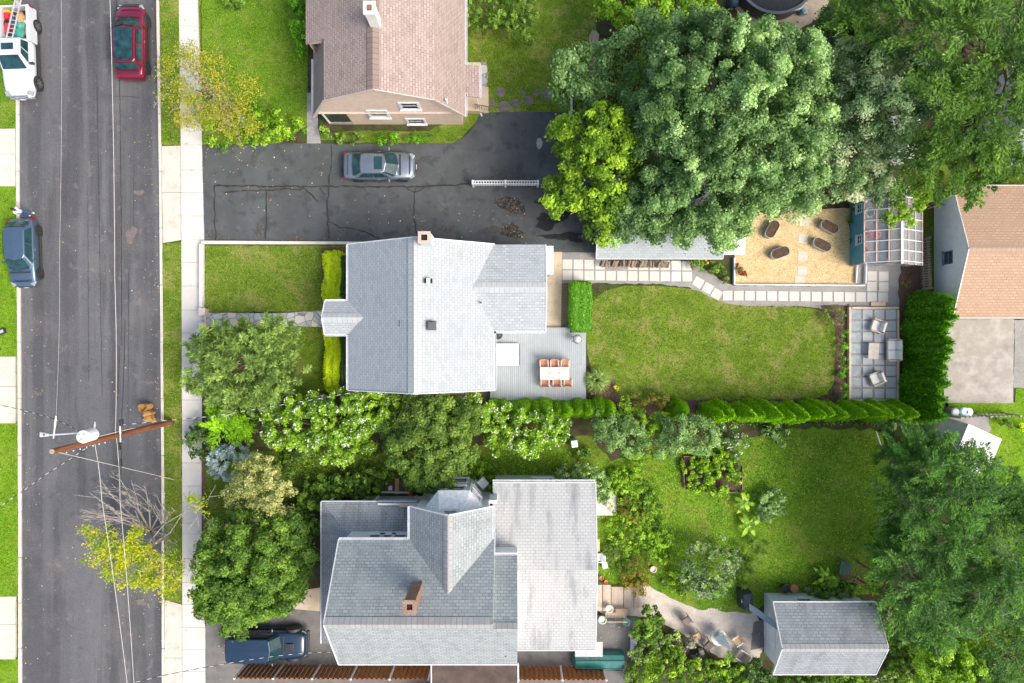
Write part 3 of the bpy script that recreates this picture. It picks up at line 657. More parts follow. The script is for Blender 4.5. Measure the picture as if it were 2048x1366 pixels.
for i, (p, wd) in enumerate([([(233, 0), (240, 180), (243, 420), (244, 690)], 1.0), ([(194, 150), (199, 440), (205, 800)], .6), ([(258, 540), (256, 900)], .6), ([(218, 192), (280, 195)], .6), ([(176, 370), (178, 760)], .5), ([(268, 330), (268, 460)], .5), ([(240, 690), (236, 800)], .7)]):
    seam(ROAD, p, wd, M_TAR, -.1155, 90+i, .5)
for i, (a, b, c, d) in enumerate([(278, 385, 9, 6), (262, 470, 10, 16), (283, 1205, 14, 5)]): blot(ROAD, a, b, c, d, layered('dusty_road', (.15, .13, .12), [((.26, .22, .18), 9, .55, .7, .9)], .95), -.116, 60+i, amp=.5)
# lower driveway round the bottom house
sheet('driveway', [(412, 1210), (480, 1208), (640, 1196), (640, 1230), (1192, 1230), (1275, 1232), (1272, 1292), (1262, 1300), (1250, 1340), (412, 1336)], .008, M_DRIVE_O, -.1, .8, 10, 61)
sheet('driveway', [(412, 1336), (1250, 1341), (1250, 1800), (412, 1800)], .004, M_DRIVE_O, -.1)
sheet('front_path', [(606, 1180), (640, 1175), (640, 1222), (520, 1212), (606, 1205)], .014, M_TAN, -.1)
# flagstone paths
sheet('flagstone_path', [(404, 625), (560, 627), (650, 620), (652, 655), (560, 651), (404, 655)], .012, M_FLAG, -.1, .6, 10, 62)
sheet('flagstone_path', [(614, 186), (634, 186), (636, 250), (642, 287), (614, 287)], .012, layered('grey_paving', (.25, .25, .25), [((.36, .35, .34), 3, .4, .65, .9), ((.15, .14, .13), 8, .5, .7, .6)], .9), -.1, .4, 10, 63)
sheet('flagstone_path', [(930, 124), (972, 124), (976, 150), (974, 178), (930, 178)], .012, M_FLAG, -.1, 1, 9, 64)
# house-side paving
sheet('back_path', [(1086, 504), (1124, 504), (1122, 656), (1086, 656)], .016, M_TAN, -.1)
sheet('brick_path', [(1122.5, 566), (1144, 566), (1143, 656), (1121.5, 656)], .014, M_BRICKP, -.1)
sheet('mulch_bed', [(1087, 550), (1095, 550), (1095, 620), (1087, 620)], .022, M_MULCH, 0, 1, 6, 65)
sheet('side_path', [(700, 775), (990, 775), (990, 800), (940, 805), (880, 796), (700, 800)], .006, layered('dark_paving', (.12, .1, .08), [((.22, .18, .14), 3, .45, .65, .9)], .95), -.1, 1.2, 9, 66)
# gravel path with square pavers
GP = sheet('gravel_path', [(1123, 504), (1200, 504), (1200, 520), (1384, 524), (1445, 562), (1468, 571), (1710, 573), (1712, 528), (1800, 528), (1812, 600), (1800, 614), (1650, 618), (1600, 613), (1466, 612), (1420, 598), (1380, 575), (1320, 568), (1123, 566)], .004, M_GRAVEL, -.1, 1.3, 7, 67)
def paver(x, y, s, ang, i, z=.03, parent=None, mat_=None, s2=None):
    rnd = random.Random(i*3+1); h = s/2/SP; h2 = (s2 or s)/2/SP; c = P(x, y, 0); a = -ang+rnd.uniform(-.012, .012)
    mb = MB(); mb.box((c.x, c.y, z/2), (2*h, 2*h2, z), rz=a); return mb.build('paver', mat_ or M_CONC_W, parent, bevel=.008)
k = 0
for i in range(12):
    x = 1134.7+i*21.75; paver(x, 550.3+i*.25, 19.2, 0, k, parent=GP); k += 1
    if i not in (4, 5): paver(x, 528.6+i*.25, 19.2, 0, k, parent=GP); k += 1
for x, y in [(1396, 565), (1415.5, 576.5), (1433, 588)]: paver(x, y, 19, R(30), k, parent=GP); k += 1
for i in range(15): paver(1455+i*22.2, 591+i*.25, 19.2, 0, k, parent=GP); k += 1
for x, y in [(1744, 552), (1767, 552.5), (1743.5, 573), (1767, 574)]: paver(x, y, 19, 0, k, parent=GP); k += 1
# straw garden
GB = sheet('straw_bed', [(1469, 440), (1500, 425), (1727, 415), (1706, 470), (1712, 530), (1712, 570), (1469, 568)], .03, M_STRAW, -.1, 1, 9, 68)
for i, (x, y) in enumerate([(1608, 443), (1605.5, 478), (1605, 512), (1604, 541.5), (1599, 561)]):
    o = paver(x, y, 19, R(3), 200+i, .05, None, M_CONC, 18)
    tag(o, 'square grey stepping stone in the straw garden, %s from its top edge' % ORD[i], 'stepping stone', 'stepping stones in the straw garden'); o.name = 'stepping_stone'
M_SLATE = layered('dark_slate', (.13, .12, .11), [((.2, .18, .16), 4, .4, .65, .9)], .9, .3, 20)
for i, (x, y, r1) in enumerate([(1008, 212, 13), (1001, 184, 12), (1030, 206, 10), (1058, 201, 11), (1046, 186, 6), (1072, 186, 7), (1095, 190, 13), (985, 205, 8)]):
    c = P(x, y); rnd = random.Random(i); mb = MB(); n = 9
    mb.prism([(c.x+math.cos(6.283*q/n)*r1/SP*rnd.uniform(.75, 1.1), c.y+math.sin(6.283*q/n)*r1/SP*rnd.uniform(.7, 1.05)) for q in range(n)], -.05, .03)
    o = mb.build('stepping_stone', M_SLATE, bevel=.01)
    tag(o, 'irregular dark slate stepping stone, %s from the tan house steps on the grass' % ORD[i], 'stepping stone', 'slate stepping stones')
# gravel patio below, with shed path
sheet('gravel_patio', smooth_poly([(1192, 1168), (1290, 1180), (1306, 1135), (1318, 1150), (1330, 1180), (1380, 1200), (1440, 1222), (1500, 1218), (1522, 1240), (1530, 1310), (1490, 1328), (1440, 1318), (1370, 1270), (1300, 1232), (1260, 1232), (1192, 1232)], 1), .006, M_SHELL, -.1, 2, 7, 69)
sheet('concrete_pad', [(1506, 1245), (1534, 1238), (1540, 1290), (1500, 1300)], .012, M_DRIVE_O, -.1, 1.5, 7, 70)
sheet('concrete_pad', [(1187, 978), (1232, 978), (1232, 1030), (1187, 1030)], .12, M_CONC_W, -.1)
sheet('worn_path', smooth_poly([(1180, 60), (1200, 60), (1196, 120), (1188, 150), (1176, 150), (1180, 110)], 1), .006, M_SAND, -.1, 2, 7, 71)
# ---------------------------------------------------------------- houses
S_CENTRE = shingle_mat('pale_shingles', (.465, .51, .525), (.32, .362, .385), (.25, .265, .285), .17, .3, (.3, .32, .34), .5)
S_TAN = shingle_mat('tan_shingles', (.47, .375, .335), (.29, .225, .205), (.16, .12, .105), .17, .3)
S_GREY = shingle_mat('grey_shingles', (.4, .445, .45), (.245, .28, .295), (.14, .155, .165), .18, .32, (.1, .105, .11), .35)
S_WHITEROOF = shingle_mat('weathered_white_shingles', (.51, .525, .52), (.44, .455, .455), (.28, .28, .28), .18, .32, (.2, .21, .22), 1.0)
S_SHED = shingle_mat('dark_shingles', (.35, .385, .41), (.22, .25, .275), (.13, .135, .15), .18, .32, (.1, .1, .1), .5)
S_BROWN = shingle_mat('sandy_shingles', (.53, .37, .26), (.44, .28, .19), (.27, .165, .1), .18, .34)
S_PORCH = shingle_mat('dark_grey_shingles', (.4, .42, .43), (.3, .32, .33), (.16, .17, .18), .16, .32, (.09, .08, .07), .6)
RC_PALE = shingle_mat('pale_ridge_caps', (.47, .5, .505), (.41, .44, .45), (.3, .31, .32), 1.2, .3)
RC_GREY = shingle_mat('grey_ridge_caps', (.4, .405, .405), (.33, .33, .33), (.2, .2, .2), 1.2, .3)
RC_TAN = shingle_mat('tan_ridge_caps', (.3, .23, .2), (.22, .17, .15), (.13, .1, .09), 1.2, .3)
SID_TAN = board_mat('tan_siding', (.68, .53, .43), (.66, .51, .415), (.48, .37, .3), .15, 'x', .7, 8)
SID_WHITE = board_mat('white_siding', (.76, .77, .78), (.74, .75, .76), (.5, .51, .53), .13, 'x', .6, 8)
SID_BLUE = plain('blue_grey_siding', (.24, .38, .42), .7)
M_BRICKC = shingle_mat('chimney_brick', (.32, .13, .075), (.24, .095, .06), (.42, .36, .3), .08, .2)
M_FASCIA = plain('gutter_white', (.7, .71, .73), .4)
M_HOLE = plain('flue_dark', (.012, .011, .01), .9)
def part(mb, name, m, root, **k): return mb.build(name, m, root, **k)
def wall_poly(mb, pts, t=.15):
    """vertical wall face pts (3D), thickened inwards along -normal"""
    q = [Vector(p) for p in pts]; n = (q[1]-q[0]).cross(q[2]-q[0]).normalized()
    V = q+[p-n*t for p in q]; m = len(q)
    mb.add(V, [list(range(m)), list(range(2*m-1, m-1, -1))]+[[i, m+i, m+(i+1) % m, (i+1) % m] for i in range(m)]); return mb
def ridge_cap(roof, a, b, wd, slope, m, zo=.035):
    """strip of cap shingles laid over a ridge from a to b"""
    a, b = Vector(a), Vector(b); d = (b-a).normalized(); s = Vector((-d.y, d.x, 0)).normalized(); mb = MB()
    for sg in (-1, 1):
        sl = slope if not isinstance(slope, tuple) else slope[(sg+1)//2]
        o = s*sg*wd/2-Vector((0, 0, wd/2*sl)); up = Vector((0, 0, zo))
        q = [a+up, b+up, b+o+up, a+o+up]
        mb.slab(q, .02)
    return mb.build('ridge_cap', m, roof)
def gutter(root, a, b, name='gutter', r=.055, hangers=True):
    a, b = Vector(a), Vector(b); d = (b-a).normalized(); s = Vector((-d.y, d.x, 0)); mb = MB(); L = (b-a).length
    mb.bar(a+s*r+Vector((0, 0, 0)), b+s*r, .02, .11); mb.bar(a-s*r, b-s*r, .02, .11); mb.bar(a-Vector((0, 0, .06)), b-Vector((0, 0, .06)), r*2-.024, .015)
    if hangers:
        n = max(2, int(L/1.1))
        for i in range(n+1): p = a.lerp(b, i/n); mb.bar(p-s*(r-.012)+Vector((0, 0, .04)), p+s*(r-.012)+Vector((0, 0, .04)), .03, .012)
    return mb.build(name, M_FASCIA, root, uv=False)
def window(root, c, wd, ht, nrm, trim=.12, bars=(1, 1), name='window', mat_=None, gl=None):
    """window lying in a vertical wall, facing nrm; frame proud of the wall, pane set in it, sill below"""
    c = Vector(c); n = Vector(nrm).normalized(); u = Vector((-n.y, n.x, 0)); z = Vector((0, 0, 1)); mb = MB()
    Mx = Matrix((u, z, n)).transposed()
    def B(m, du, dz, wu, wz, dn, t): m.box(c+u*du+z*dz+n*dn, (wu, wz, t), M=Mx)
    for sg in (-1, 1):
        B(mb, sg*(wd/2+trim/2), 0, trim, ht+2*trim, .02, .08); B(mb, 0, sg*(ht/2+trim/2), wd, trim, .018, .076)
    for i in range(bars[0]): B(mb, wd*((i+1)/(bars[0]+1)-.5), 0, .035, ht, .012, .03)
    for i in range(bars[1]): B(mb, 0, ht*((i+1)/(bars[1]+1)-.5), wd, .045, .014, .03)
    w_ = mb.build(name, mat_ or M_TRIM, root, uv=False)
    g = MB(); B(g, 0, 0, wd, ht, -.01, .02); g.build('pane', gl or M_GLASS, w_, uv=False)
    s = MB(); B(s, 0, -ht/2-trim-.02, wd+2*trim+.1, .04, .06, .14); s.build('sill', mat_ or M_TRIM, w_, uv=False)
    return w_
def chimney(roof, x0, x1, y0, y1, z0, z1, m, capm, flue=True, cap=.06, name='chimney'):
    mb = MB().bb(x0, x1, y0, y1, z0, z1); c = mb.build(name, m, roof)
    k = MB(); t = .14
    k.bb(x0-cap, x0+t, y0-cap, y1+cap, z1, z1+.12); k.bb(x1-t, x1+cap, y0-cap, y1+cap, z1, z1+.12); k.bb(x0+t, x1-t, y0-cap, y0+t, z1, z1+.12); k.bb(x0+t, x1-t, y1-t, y1+cap, z1, z1+.12)
    k.build('chimney_cap', capm, c); MB().bb(x0+t, x1-t, y0+t, y1-t, z1, z1+.02).build('flue', M_HOLE, c, uv=False)
    return c

# ---- centre house
H1 = thing('house', 'pale grey shingled house with a small front porch roof, in the middle of the block', 'house', (-5.4, 1.5, 0))
ZE, ZR = 4.5, 7.25; X0, X1, XR = -9.82, -1.08, -5.48; Y0, Y1 = -2.9, 5.82
mb = MB()
bx0, bx1, by0, by1 = X0+.35, X1-.3, Y0+.3, Y1-.3
mb.bb(bx0, bx1, by0, by1, 0, ZE-.2)
zz = lambda x: ZR-abs(x-XR)*(ZR-ZE)/((X1-X0)/2)-.2
for y, s in ((by0, 1), (by1-.15, 1)):
    mb.prism([(0, 0)], 0, 0) if False else None
    V = [(bx0, y, ZE-.22), (bx1, y, ZE-.22), (bx1, y, zz(bx1)), (XR, y, zz(XR)), (bx0, y, zz(bx0))]
    V2 = [(a, b+.15, c) for a, b, c in V]; mb.add(V+V2, [[0, 1, 2, 3, 4], [9, 8, 7, 6, 5]]+[[i, 5+i, 5+(i+1) % 5, (i+1) % 5] for i in range(5)])
EX1, EY0, EY1, EYR, EZR = 2.0, .62, 5.8, 3.2, 5.25
mb.bb(bx1, EX1-.3, EY0+.3, EY1-.35, 0, ZE-.2); PX0, PY0, PY1, PYR, PZR = -11.22, .45, 2.4, 1.43, 5.15
part(mb, 'wall', SID_WHITE, H1)
# porch posts, door
pp = MB(); pp.tube([(PX0+.2, PY0+.2, 0), (PX0+.2, PY0+.2, ZE-.2)], .09, 10); pp.build('porch_post', M_TRIM, H1, uv=False)
pp = MB(); pp.tube([(PX0+.2, PY1-.2, 0), (PX0+.2, PY1-.2, ZE-.2)], .09, 10); pp.build('porch_post', M_TRIM, H1, uv=False)
sl = (ZR-ZE)/(XR-X0)
zl = lambda x: ZE+sl*(x-X0)
zr2 = lambda x: ZE+(ZR-ZE)/(X1-XR)*(X1-x)
vx = X0+(PZR-ZE)/sl; ex = X1-(EZR-ZE)*(X1-XR)/(ZR-ZE)
rf = MB()
rf.slab([(XR, Y0, ZR), (XR, Y1, ZR), (X0, Y1, ZE), (X0, PY1, ZE), (vx, PYR, PZR), (X0, PY0, ZE), (X0, Y0, ZE)], .14)
rf.slab([(XR, Y0, ZR), (XR, Y1, ZR), (X1, Y1, ZE), (ex, EYR, EZR), (X1, EY0, ZE), (X1, Y0, ZE)], .14)
rf.slab([(PX0, PYR, PZR), (vx, PYR, PZR), (X0, PY1, ZE), (PX0, PY1, ZE)], .12); rf.slab([(PX0, PYR, PZR), (vx, PYR, PZR), (X0, PY0, ZE), (PX0, PY0, ZE)], .12)
rf.slab([(EX1, EYR, EZR), (ex, EYR, EZR), (X1, EY1+.02, ZE), (EX1, EY1+.02, ZE)], .12); rf.slab([(EX1, EYR, EZR), (ex, EYR, EZR), (X1, EY0, ZE), (EX1, EY0, ZE)], .12)
roof1 = part(rf, 'roof', S_CENTRE, H1)
ridge_cap(roof1, (XR, Y0, ZR), (XR, Y1, ZR), .75, .6, RC_PALE); ridge_cap(roof1, (PX0, PYR, PZR), (vx, PYR, PZR), .5, .67, RC_PALE); ridge_cap(roof1, (EX1, EYR, EZR), (ex, EYR, EZR), .6, .29, RC_PALE)
c1 = P(849, 475, 8.3); chimney(roof1, c1.x-.32, c1.x+.3, c1.y-.3, c1.y+.3, 6.4, 8.25, plain('pale_blue_stucco', (.5, .58, .6), .8), plain('salmon_clay', (.5, .37, .31), .8), cap=.03)
def rvent(px, py, z, w_, d_, h_, m, roof, zt=None):
    c = P(px, py, z); mb = MB(); mb.box((c.x, c.y, z+h_/2), (w_, d_, h_)); mb.box((c.x, c.y, z+.01), (w_+.16, d_+.16, .03)); mb.build('roof_vent', m, roof, bevel=.02, uv=False)
M_VENT = plain('vent_grey', (.09, .1, .11), .6)
rvent(804, 647, 6.55, .32, .36, .14, M_VENT, roof1); rvent(863, 651, 6.95, .4, .38, .14, M_VENT, roof1)
c = P(857, 562, 6.95); mb = MB(); mb.box((c.x, c.y, 7.06), (.2, .3, .1)); mb.build('roof_vent', M_TRIM, roof1, uv=False); mb = MB(); mb.box((c.x-.17, c.y, 7.04), (.1, .26, .1)); mb.box((c.x+.17, c.y, 7.02), (.1, .26, .14)); build_each(mb, 'vent_louver', M_HOLE, roof1)
c = P(963, 606, 5.1); MB().tube([(c.x, c.y, 4.9), (c.x, c.y, 5.35)], .06, 10).build('vent_pipe', M_TRIM, roof1, uv=False); MB().tube([(c.x, c.y, 5.3), (c.x, c.y, 5.365)], .045, 10).build('flue', M_HOLE, roof1, uv=False)
for a, b in [((X0-.07, Y0, ZE-.08), (X0-.07, PY0-.05, ZE-.08)), ((X0-.07, PY1+.05, ZE-.08), (X0-.07, Y1, ZE-.08)), ((PX0, PY1+.07, ZE-.08), (X0-.15, PY1+.07, ZE-.08)), ((PX0, PY0-.07, ZE-.08), (X0-.15, PY0-.07, ZE-.08)), ((X1+.07, Y0, ZE-.08), (X1+.07, EY0-.15, ZE-.08)), ((X1+.15, EY0-.07, ZE-.08), (EX1, EY0-.07, ZE-.08))]: gutter(H1, a, b)
mb = MB()   # fascia boards along the rakes
for y, s in ((Y0-.03, 1), (Y1+.03, 1)): mb.bar((X0, y, ZE-.06), (XR, y, ZR-.06), .05, .2); mb.bar((XR, y, ZR-.06), (X1, y, ZE-.06), .05, .2)
mb.bar((EX1+.03, EY0, ZE-.06), (EX1+.03, EYR, EZR-.06), .05, .18); mb.bar((EX1+.03, EYR, EZR-.06), (EX1+.03, EY1, ZE-.06), .05, .18)
mb.bar((PX0-.03, PY0, ZE-.06), (PX0-.03, PYR, PZR-.06), .05, .18); mb.bar((PX0-.03, PYR, PZR-.06), (PX0-.03, PY1, ZE-.06), .05, .18)
build_each(mb, 'fascia', M_FASCIA, H1)
for y in (-1.6, 4.1): window(H1, (bx0, y, 2.2), 1.3, 1.3, (-1, 0, 0))
for x in (-8, -3.2): window(H1, (x, by0, 2.2), 1., 1.3, (0, -1, 0)); window(H1, (x, by1, 2.2), 1., 1.3, (0, 1, 0))
window(H1, (EX1-.3, 4.2, 2.3), 1.2, 1.1, (1, 0, 0)); window(H1, (.3, EY0+.3, 2.4), 1.4, 1.1, (0, -1, 0))
d = MB(); d.box((bx0-.03, 1.43, 1.15), (.06, .95, 2.1)); d = d.build('door', plain('door_blue', (.1, .16, .22), .5), H1); MB().tube([(bx0-.1, 1.1, 1.1), (bx0-.06, 1.1, 1.1)], .03, 8).build('handle', M_DARK, d, uv=False)
# side lean-to roof
lt = MB(); q = [P(1084, 492, 3.0), P(1107, 492, 2.8), P(1107, 549, 2.8), P(1084, 549, 3.0)]; lt.slab([(2.0-.25, q[0].y, 3.05), (q[1].x, q[1].y, 2.85), (q[2].x, q[2].y, 2.85), (2.0-.25, q[3].y, 3.05)], .08)
part(lt, 'canopy', plain('pale_metal_sheet', (.45, .48, .5), .5, .1), H1)
pp = MB(); pp.tube([(2.5, q[0].y-.15, 0), (2.5, q[0].y-.15, 2.8)], .05); pp.build('canopy_post', M_TRIM, H1, uv=False); pp = MB(); pp.tube([(2.5, q[3].y+.15, 0), (2.5, q[3].y+.15, 2.8)], .05); pp.build('canopy_post', M_TRIM, H1, uv=False)

# ---- tan house at the top
H2 = thing('house', 'tan house with a brown gambrel roof and a pale chimney, above the driveway', 'house', (-7.7, 19, 0))
g = [(-12.5, 2.55), (-11.03, 5.45), (-7.8, 7.2), (-4.55, 5.55), (-2.93, 2.65)]; Yf, Yb = 14.15, 25.0
mb = MB(); wx0, wx1 = -12.15, -3.25; yw = Yf+.22
mb.bb(wx0+1.6, wx1, yw+.1, Yb-.2, 0, 2.7); mb.bb(wx0, wx0+1.6, yw+2.6, Yb-.2, 0, 2.7)
V = [(wx0, yw, 2.72), (wx1, yw, 2.72), (-4.75, yw, 5.3), (-7.8, yw, 6.98), (-10.9, yw, 5.25)]; V = [Vector(v) for v in V]
mb.add(V+[v+Vector((0, .3, 0)) for v in V], [[0, 1, 2, 3, 4], [9, 8, 7, 6, 5]]+[[i, 5+i, 5+(i+1) % 5, (i+1) % 5] for i in range(5)])
part(mb, 'wall', SID_TAN, H2)
mb = MB(); mb.box(((wx0+wx1)/2, yw-.02, 2.68), (wx1-wx0, .16, .06)); part(mb, 'belt_trim', plain('tan_trim', (.55, .45, .38), .6), H2, uv=False)
# porch in the lower left corner
pf = MB(); pf.bb(wx0, wx0+1.6, yw+.1, yw+2.6, 0, .35); part(pf, 'porch_floor', M_CONC_O, H2)
po = MB(); po.tube([(wx0+.1, yw+.15, .35), (wx0+.1, yw+.15, 2.68)], .11, 10); part(po, 'porch_post', M_TRIM, H2, uv=False)
rl = MB(); rl.bar((wx0+.1, yw+.15, 1.3), (wx0+1.6, yw+.15, 1.3), .05, .05); rl.bar((wx0+.1, yw+.15, .5), (wx0+1.6, yw+.15, .5), .04, .04)
for i in range(11): rl.bar((wx0+.2+i*.135, yw+.15, .5), (wx0+.2+i*.135, yw+.15, 1.3), .025, .025)
part(rl, 'railing', M_DARK, H2, uv=False)
part(MB().box((wx0+.8, yw+.1, 1.6), (1.4, .03, 2.1)), 'porch_screen', plain('porch_glass', (.04, .045, .05), .2), H2, uv=False)
rf = MB()
DY = 17.75; DX0, DZ = -12.3, 4.75
rf.slab([(g[0][0], Yf, g[0][1]), (g[1][0], Yf, g[1][1]), (g[1][0], Yb, g[1][1]), (g[0][0], Yb, g[0][1])], .12)
rf.slab([(g[1][0], Yf, g[1][1]), (g[2][0], Yf, g[2][1]), (g[2][0], Yb, g[2][1]), (g[1][0], Yb, g[1][1])], .12)
rf.slab([(g[2][0], Yf, g[2][1]), (g[3][0], Yf, g[3][1]), (g[3][0], Yb, g[3][1]), (g[2][0], Yb, g[2][1])], .12)
rf.slab([(g[3][0], Yf, g[3][1]), (g[4][0], Yf, g[4][1]), (g[4][0], Yb, g[4][1]), (g[3][0], Yb, g[3][1])], .12)
rf.slab([(DX0, DY, DZ), (g[1][0]+.25, DY, g[1][1]+.16), (g[1][0]+.25, Yb, g[1][1]+.16), (DX0, Yb, DZ)], .12)
roof2 = part(rf, 'roof', S_TAN, H2)
dk = MB(); wall_poly(dk, [(DX0+.15, DY+.02, DZ-.1), (-11.3, DY+.02, 4.75), (g[1][0], DY+.02, g[1][1]-.02)], .05); wall_poly(dk, [(DX0+.12, Yb-.1, 3.), (DX0+.12, DY+.1, 3.), (DX0+.12, DY+.1, DZ-.12), (DX0+.12, Yb-.1, DZ-.12)], .06); part(dk, 'dormer_wall', SID_TAN, H2)
ridge_cap(roof2, (g[2][0], Yf, g[2][1]), (g[2][0], Yb, g[2][1]), .7, .5, RC_TAN)
c2 = P(739, 17, 8.7); chimney(roof2, c2.x-.26, c2.x+.28, c2.y-.3, c2.y+.3, 6.7, 8.7, plain('white_stucco', (.6, .6, .58), .8), plain('pale_stucco', (.62, .62, .6), .8))
MB().box((c2.x, c2.y, 8.76), (.22, .24, .2)).build('flue', plain('clay_flue', (.25, .1, .06), .8), roof2, uv=False)
c = P(893, 202, 4.6); MB().tube([(c.x, c.y, 4.0), (c.x, c.y, 4.9)], .07, 10).build('vent_pipe', M_TRIM, roof2, uv=False)
mb = MB(); yy = Yf-.03
for a, b in zip(g, g[1:]): mb.bar((a[0], yy, a[1]-.08), (b[0], yy, b[1]-.08), .06, .2)
build_each(mb, 'fascia', plain('tan_fascia', (.5, .42, .37), .5), H2)
gutter(H2, (g[0][0]-.06, Yf, g[0][1]-.05), (g[0][0]-.06, DY, g[0][1]-.05)); gutter(H2, (g[4][0]+.06, Yf, g[4][1]-.05), (g[4][0]+.06, 15.6, g[4][1]-.05)); gutter(H2, (g[4][0]+.06, 17.4, g[4][1]-.05), (g[4][0]+.06, Yb, g[4][1]-.05))
def onwall(px, py, Y): # height on a wall plane y=Y seen at that pixel row
    f = Y*SP/(683-py); z = HC*(1-f); return P(px, py, z)
for (px, py, w_, h_) in [(757, 228, 1.0, 1.05), (819, 212, .95, .9)]:
    p = onwall(px, py, yw-.02); window(H2, (p.x, yw, p.z), w_, h_, (0, -1, 0), .16, (0, 1))
p = onwall(832, 242, yw+.1); window(H2, (p.x, yw+.1, p.z), 1., .8, (0, -1, 0), .14, (0, 1))
# side entry
mb = MB(); mb.slab([(-3.1, 15.4, 2.6), (-2.05, 15.4, 2.45), (-2.05, 17.4, 2.45), (-3.1, 17.4, 2.6)], .1); part(mb, 'entry_roof', S_TAN, H2)
gutter(H2, (-1.98, 15.4, 2.4), (-1.98, 17.4, 2.4)); MB().tube([(-2.25, 15.45, 2.4), (-2.2, 15.4, .1), (-2.0, 15., .05)], .05, 8).build('downspout', M_FASCIA, H2, uv=False)
st = MB()
for i in range(3): st.bb(-2.4+i*.28, -2.12+i*.28+(.0 if i else .6)-(.6 if not i else 0), 15.2, 16.9, 0, .55-i*.18)
st.bb(-3.2, -2.4, 15.2, 16.9, 0, .56); part(st, 'step', M_TAN, H2)
rl = MB(); rl.tube([(-2.4, 15.3, 1.5), (-1.55, 15.3, 1.0)], .025)
for i in range(7): rl.tube([(-2.4+i*.14, 15.3, .3), (-2.4+i*.14, 15.3, 1.5-i*.082)], .015, 5)
part(rl, 'handrail', M_DARK, H2, uv=False)

# ---- grey house at the bottom
H3 = thing('house', 'grey shingled house with brick chimney and white rear gable, beside the lower lawn', 'house', (-4, -15, 0))
mb = MB(); Ze, Zr = 6.0, 9.1; mx0, mx1, my0, my1, myr = -10.0, -1.0, -18.64, -11.47, -15.05
def gable_x(mb, x0, x1, y0, y1, yr, ze, zr, ov=.25, t=.16):
    a0, a1 = x0+ov, x1; b0, b1 = y0+ov, y1-.07; mb.bb(a0, a1, b0, b1, 0, ze-.12)
    zt = lambda y: zr-(zr-ze)*abs(y-yr)/((yr-y0) if y < yr else (y1-yr))-t
    for x in (a0, a1-.15):
        V = [(x, b0, ze-.14), (x, b1, ze-.14), (x, b1, zt(b1)), (x, yr, zt(yr)), (x, b0, zt(b0))]; W = [(x+.15, b, c) for x, b, c in V]
        mb.add(V+W, [[4, 3, 2, 1, 0], [5, 6, 7, 8, 9]]+[[(i+1) % 5, 5+(i+1) % 5, 5+i, i] for i in range(5)])
gable_x(mb, mx0, mx1, my0, my1, myr, Ze, Zr)
gable_x(mb, -1.3, .3, -18.64, -12.4, -15.4, 6.0, 8.7)
# rear cross gable walls
gx0, gx1, gxr, gy, gz = -5.9, -1.12, -3.52, -9.55, 8.05
mb.bb(gx0+.25, gx1-.25, -12, gy-.2, 0, 5.85)
V = [(gx0+.25, gy-.2, 5.85), (gx0+.25, gy-.2, 6.05), (gxr, gy-.2, 7.9), (gx1-.25, gy-.2, 6.05), (gx1-.25, gy-.2, 5.85)]; mb.add([(a, b-.15, c) for a, b, c in V]+V, [[0, 1, 2, 3, 4], [9, 8, 7, 6, 5]]+[[i, 5+i, 5+(i+1) % 5, (i+1) % 5] for i in range(5)])
mb.bb(-1.1, 5.0, -18.8, -8.9, 0, 3.25)       # one-storey wing
mb.bb(-11.2, mx0+.25, -18.3, -10.3, 0, 1.0)  # porch base
mb.bb(-11.2, gx0+.25, -11.7, -10.3, 0, 1.0)
mb.bb(gx1-.25, -.9, -9.6, -9.4, 3.3, 5.0)
part(mb, 'wall', SID_WHITE, H3)
rf = MB()
hy = 8.05; my_int = my1-(gz-Ze)*(my1-myr)/(Zr-Ze)
rf.slab([(mx0, my1, Ze), (gx0, my1, Ze), (gxr, my_int, gz), (gx1, my1, Ze), (mx1, my1, Ze), (mx1, myr, Zr), (mx0, myr, Zr)], .14)
rf.slab([(mx0, my0, Ze), (.3, my0, Ze), (.3, -15.05-.35, 8.76), (mx1+.02, -15.4, 8.79), (mx1, myr, Zr), (mx0, myr, Zr)][:2]+[(.3, -15.4, 8.79), (mx1, -15.4, 8.79), (mx1, myr, Zr), (mx0, myr, Zr)], .14)
rf.slab([(mx1, -12.35, 6.0), (.3, -12.35, 6.0), (.3, -15.4, 8.79), (mx1, -15.4, 8.79)], .14)
rf.slab([(gx0, gy, Ze), (gxr, gy, gz), (gxr, my_int, gz), (gx0, my1, Ze)], .12); rf.slab([(gx1, gy, Ze), (gxr, gy, gz), (gxr, my_int, gz), (gx1, my1, Ze)], .12)
roof3 = part(rf, 'roof', S_GREY, H3)
ridge_cap(roof3, (mx0, myr, Zr), (mx1-.1, myr, Zr), .62, .83, RC_GREY); ridge_cap(roof3, (gxr, gy, gz), (gxr, my_int, gz), .5, .85, RC_GREY); ridge_cap(roof3, (mx1, -15.4, 8.79), (.3, -15.4, 8.79), .5, .85, RC_GREY)
pr = MB(); px0, py0, pz0, pz1 = -11.8, -9.92, 3.2, 4.05
pr.slab([(px0, py0, pz0), (gx0+.3, py0, pz0), (gx0+.3, -11.6, pz1), (-9.9, -11.7, pz1)], .12); pr.slab([(px0, py0, pz0), (-9.9, -11.7, pz1), (-9.7, -18.5, pz1), (px0, -18.7, pz0)], .12)
part(pr, 'porch_roof', S_PORCH, H3)
fr = MB(); fx0, fx1 = -1.18, 5.13; fr.slab([(fx0, -8.73, 3.4), (fx1, -8.73, 3.4), (fx1, -13.8, 4.25), (fx0, -13.8, 4.25)], .16); fr.slab([(fx0, -19.0, 3.4), (fx1, -19.0, 3.4), (fx1, -13.8, 4.25), (fx0, -13.8, 4.25)], .16)
part(fr, 'wing_roof', S_WHITEROOF, H3)
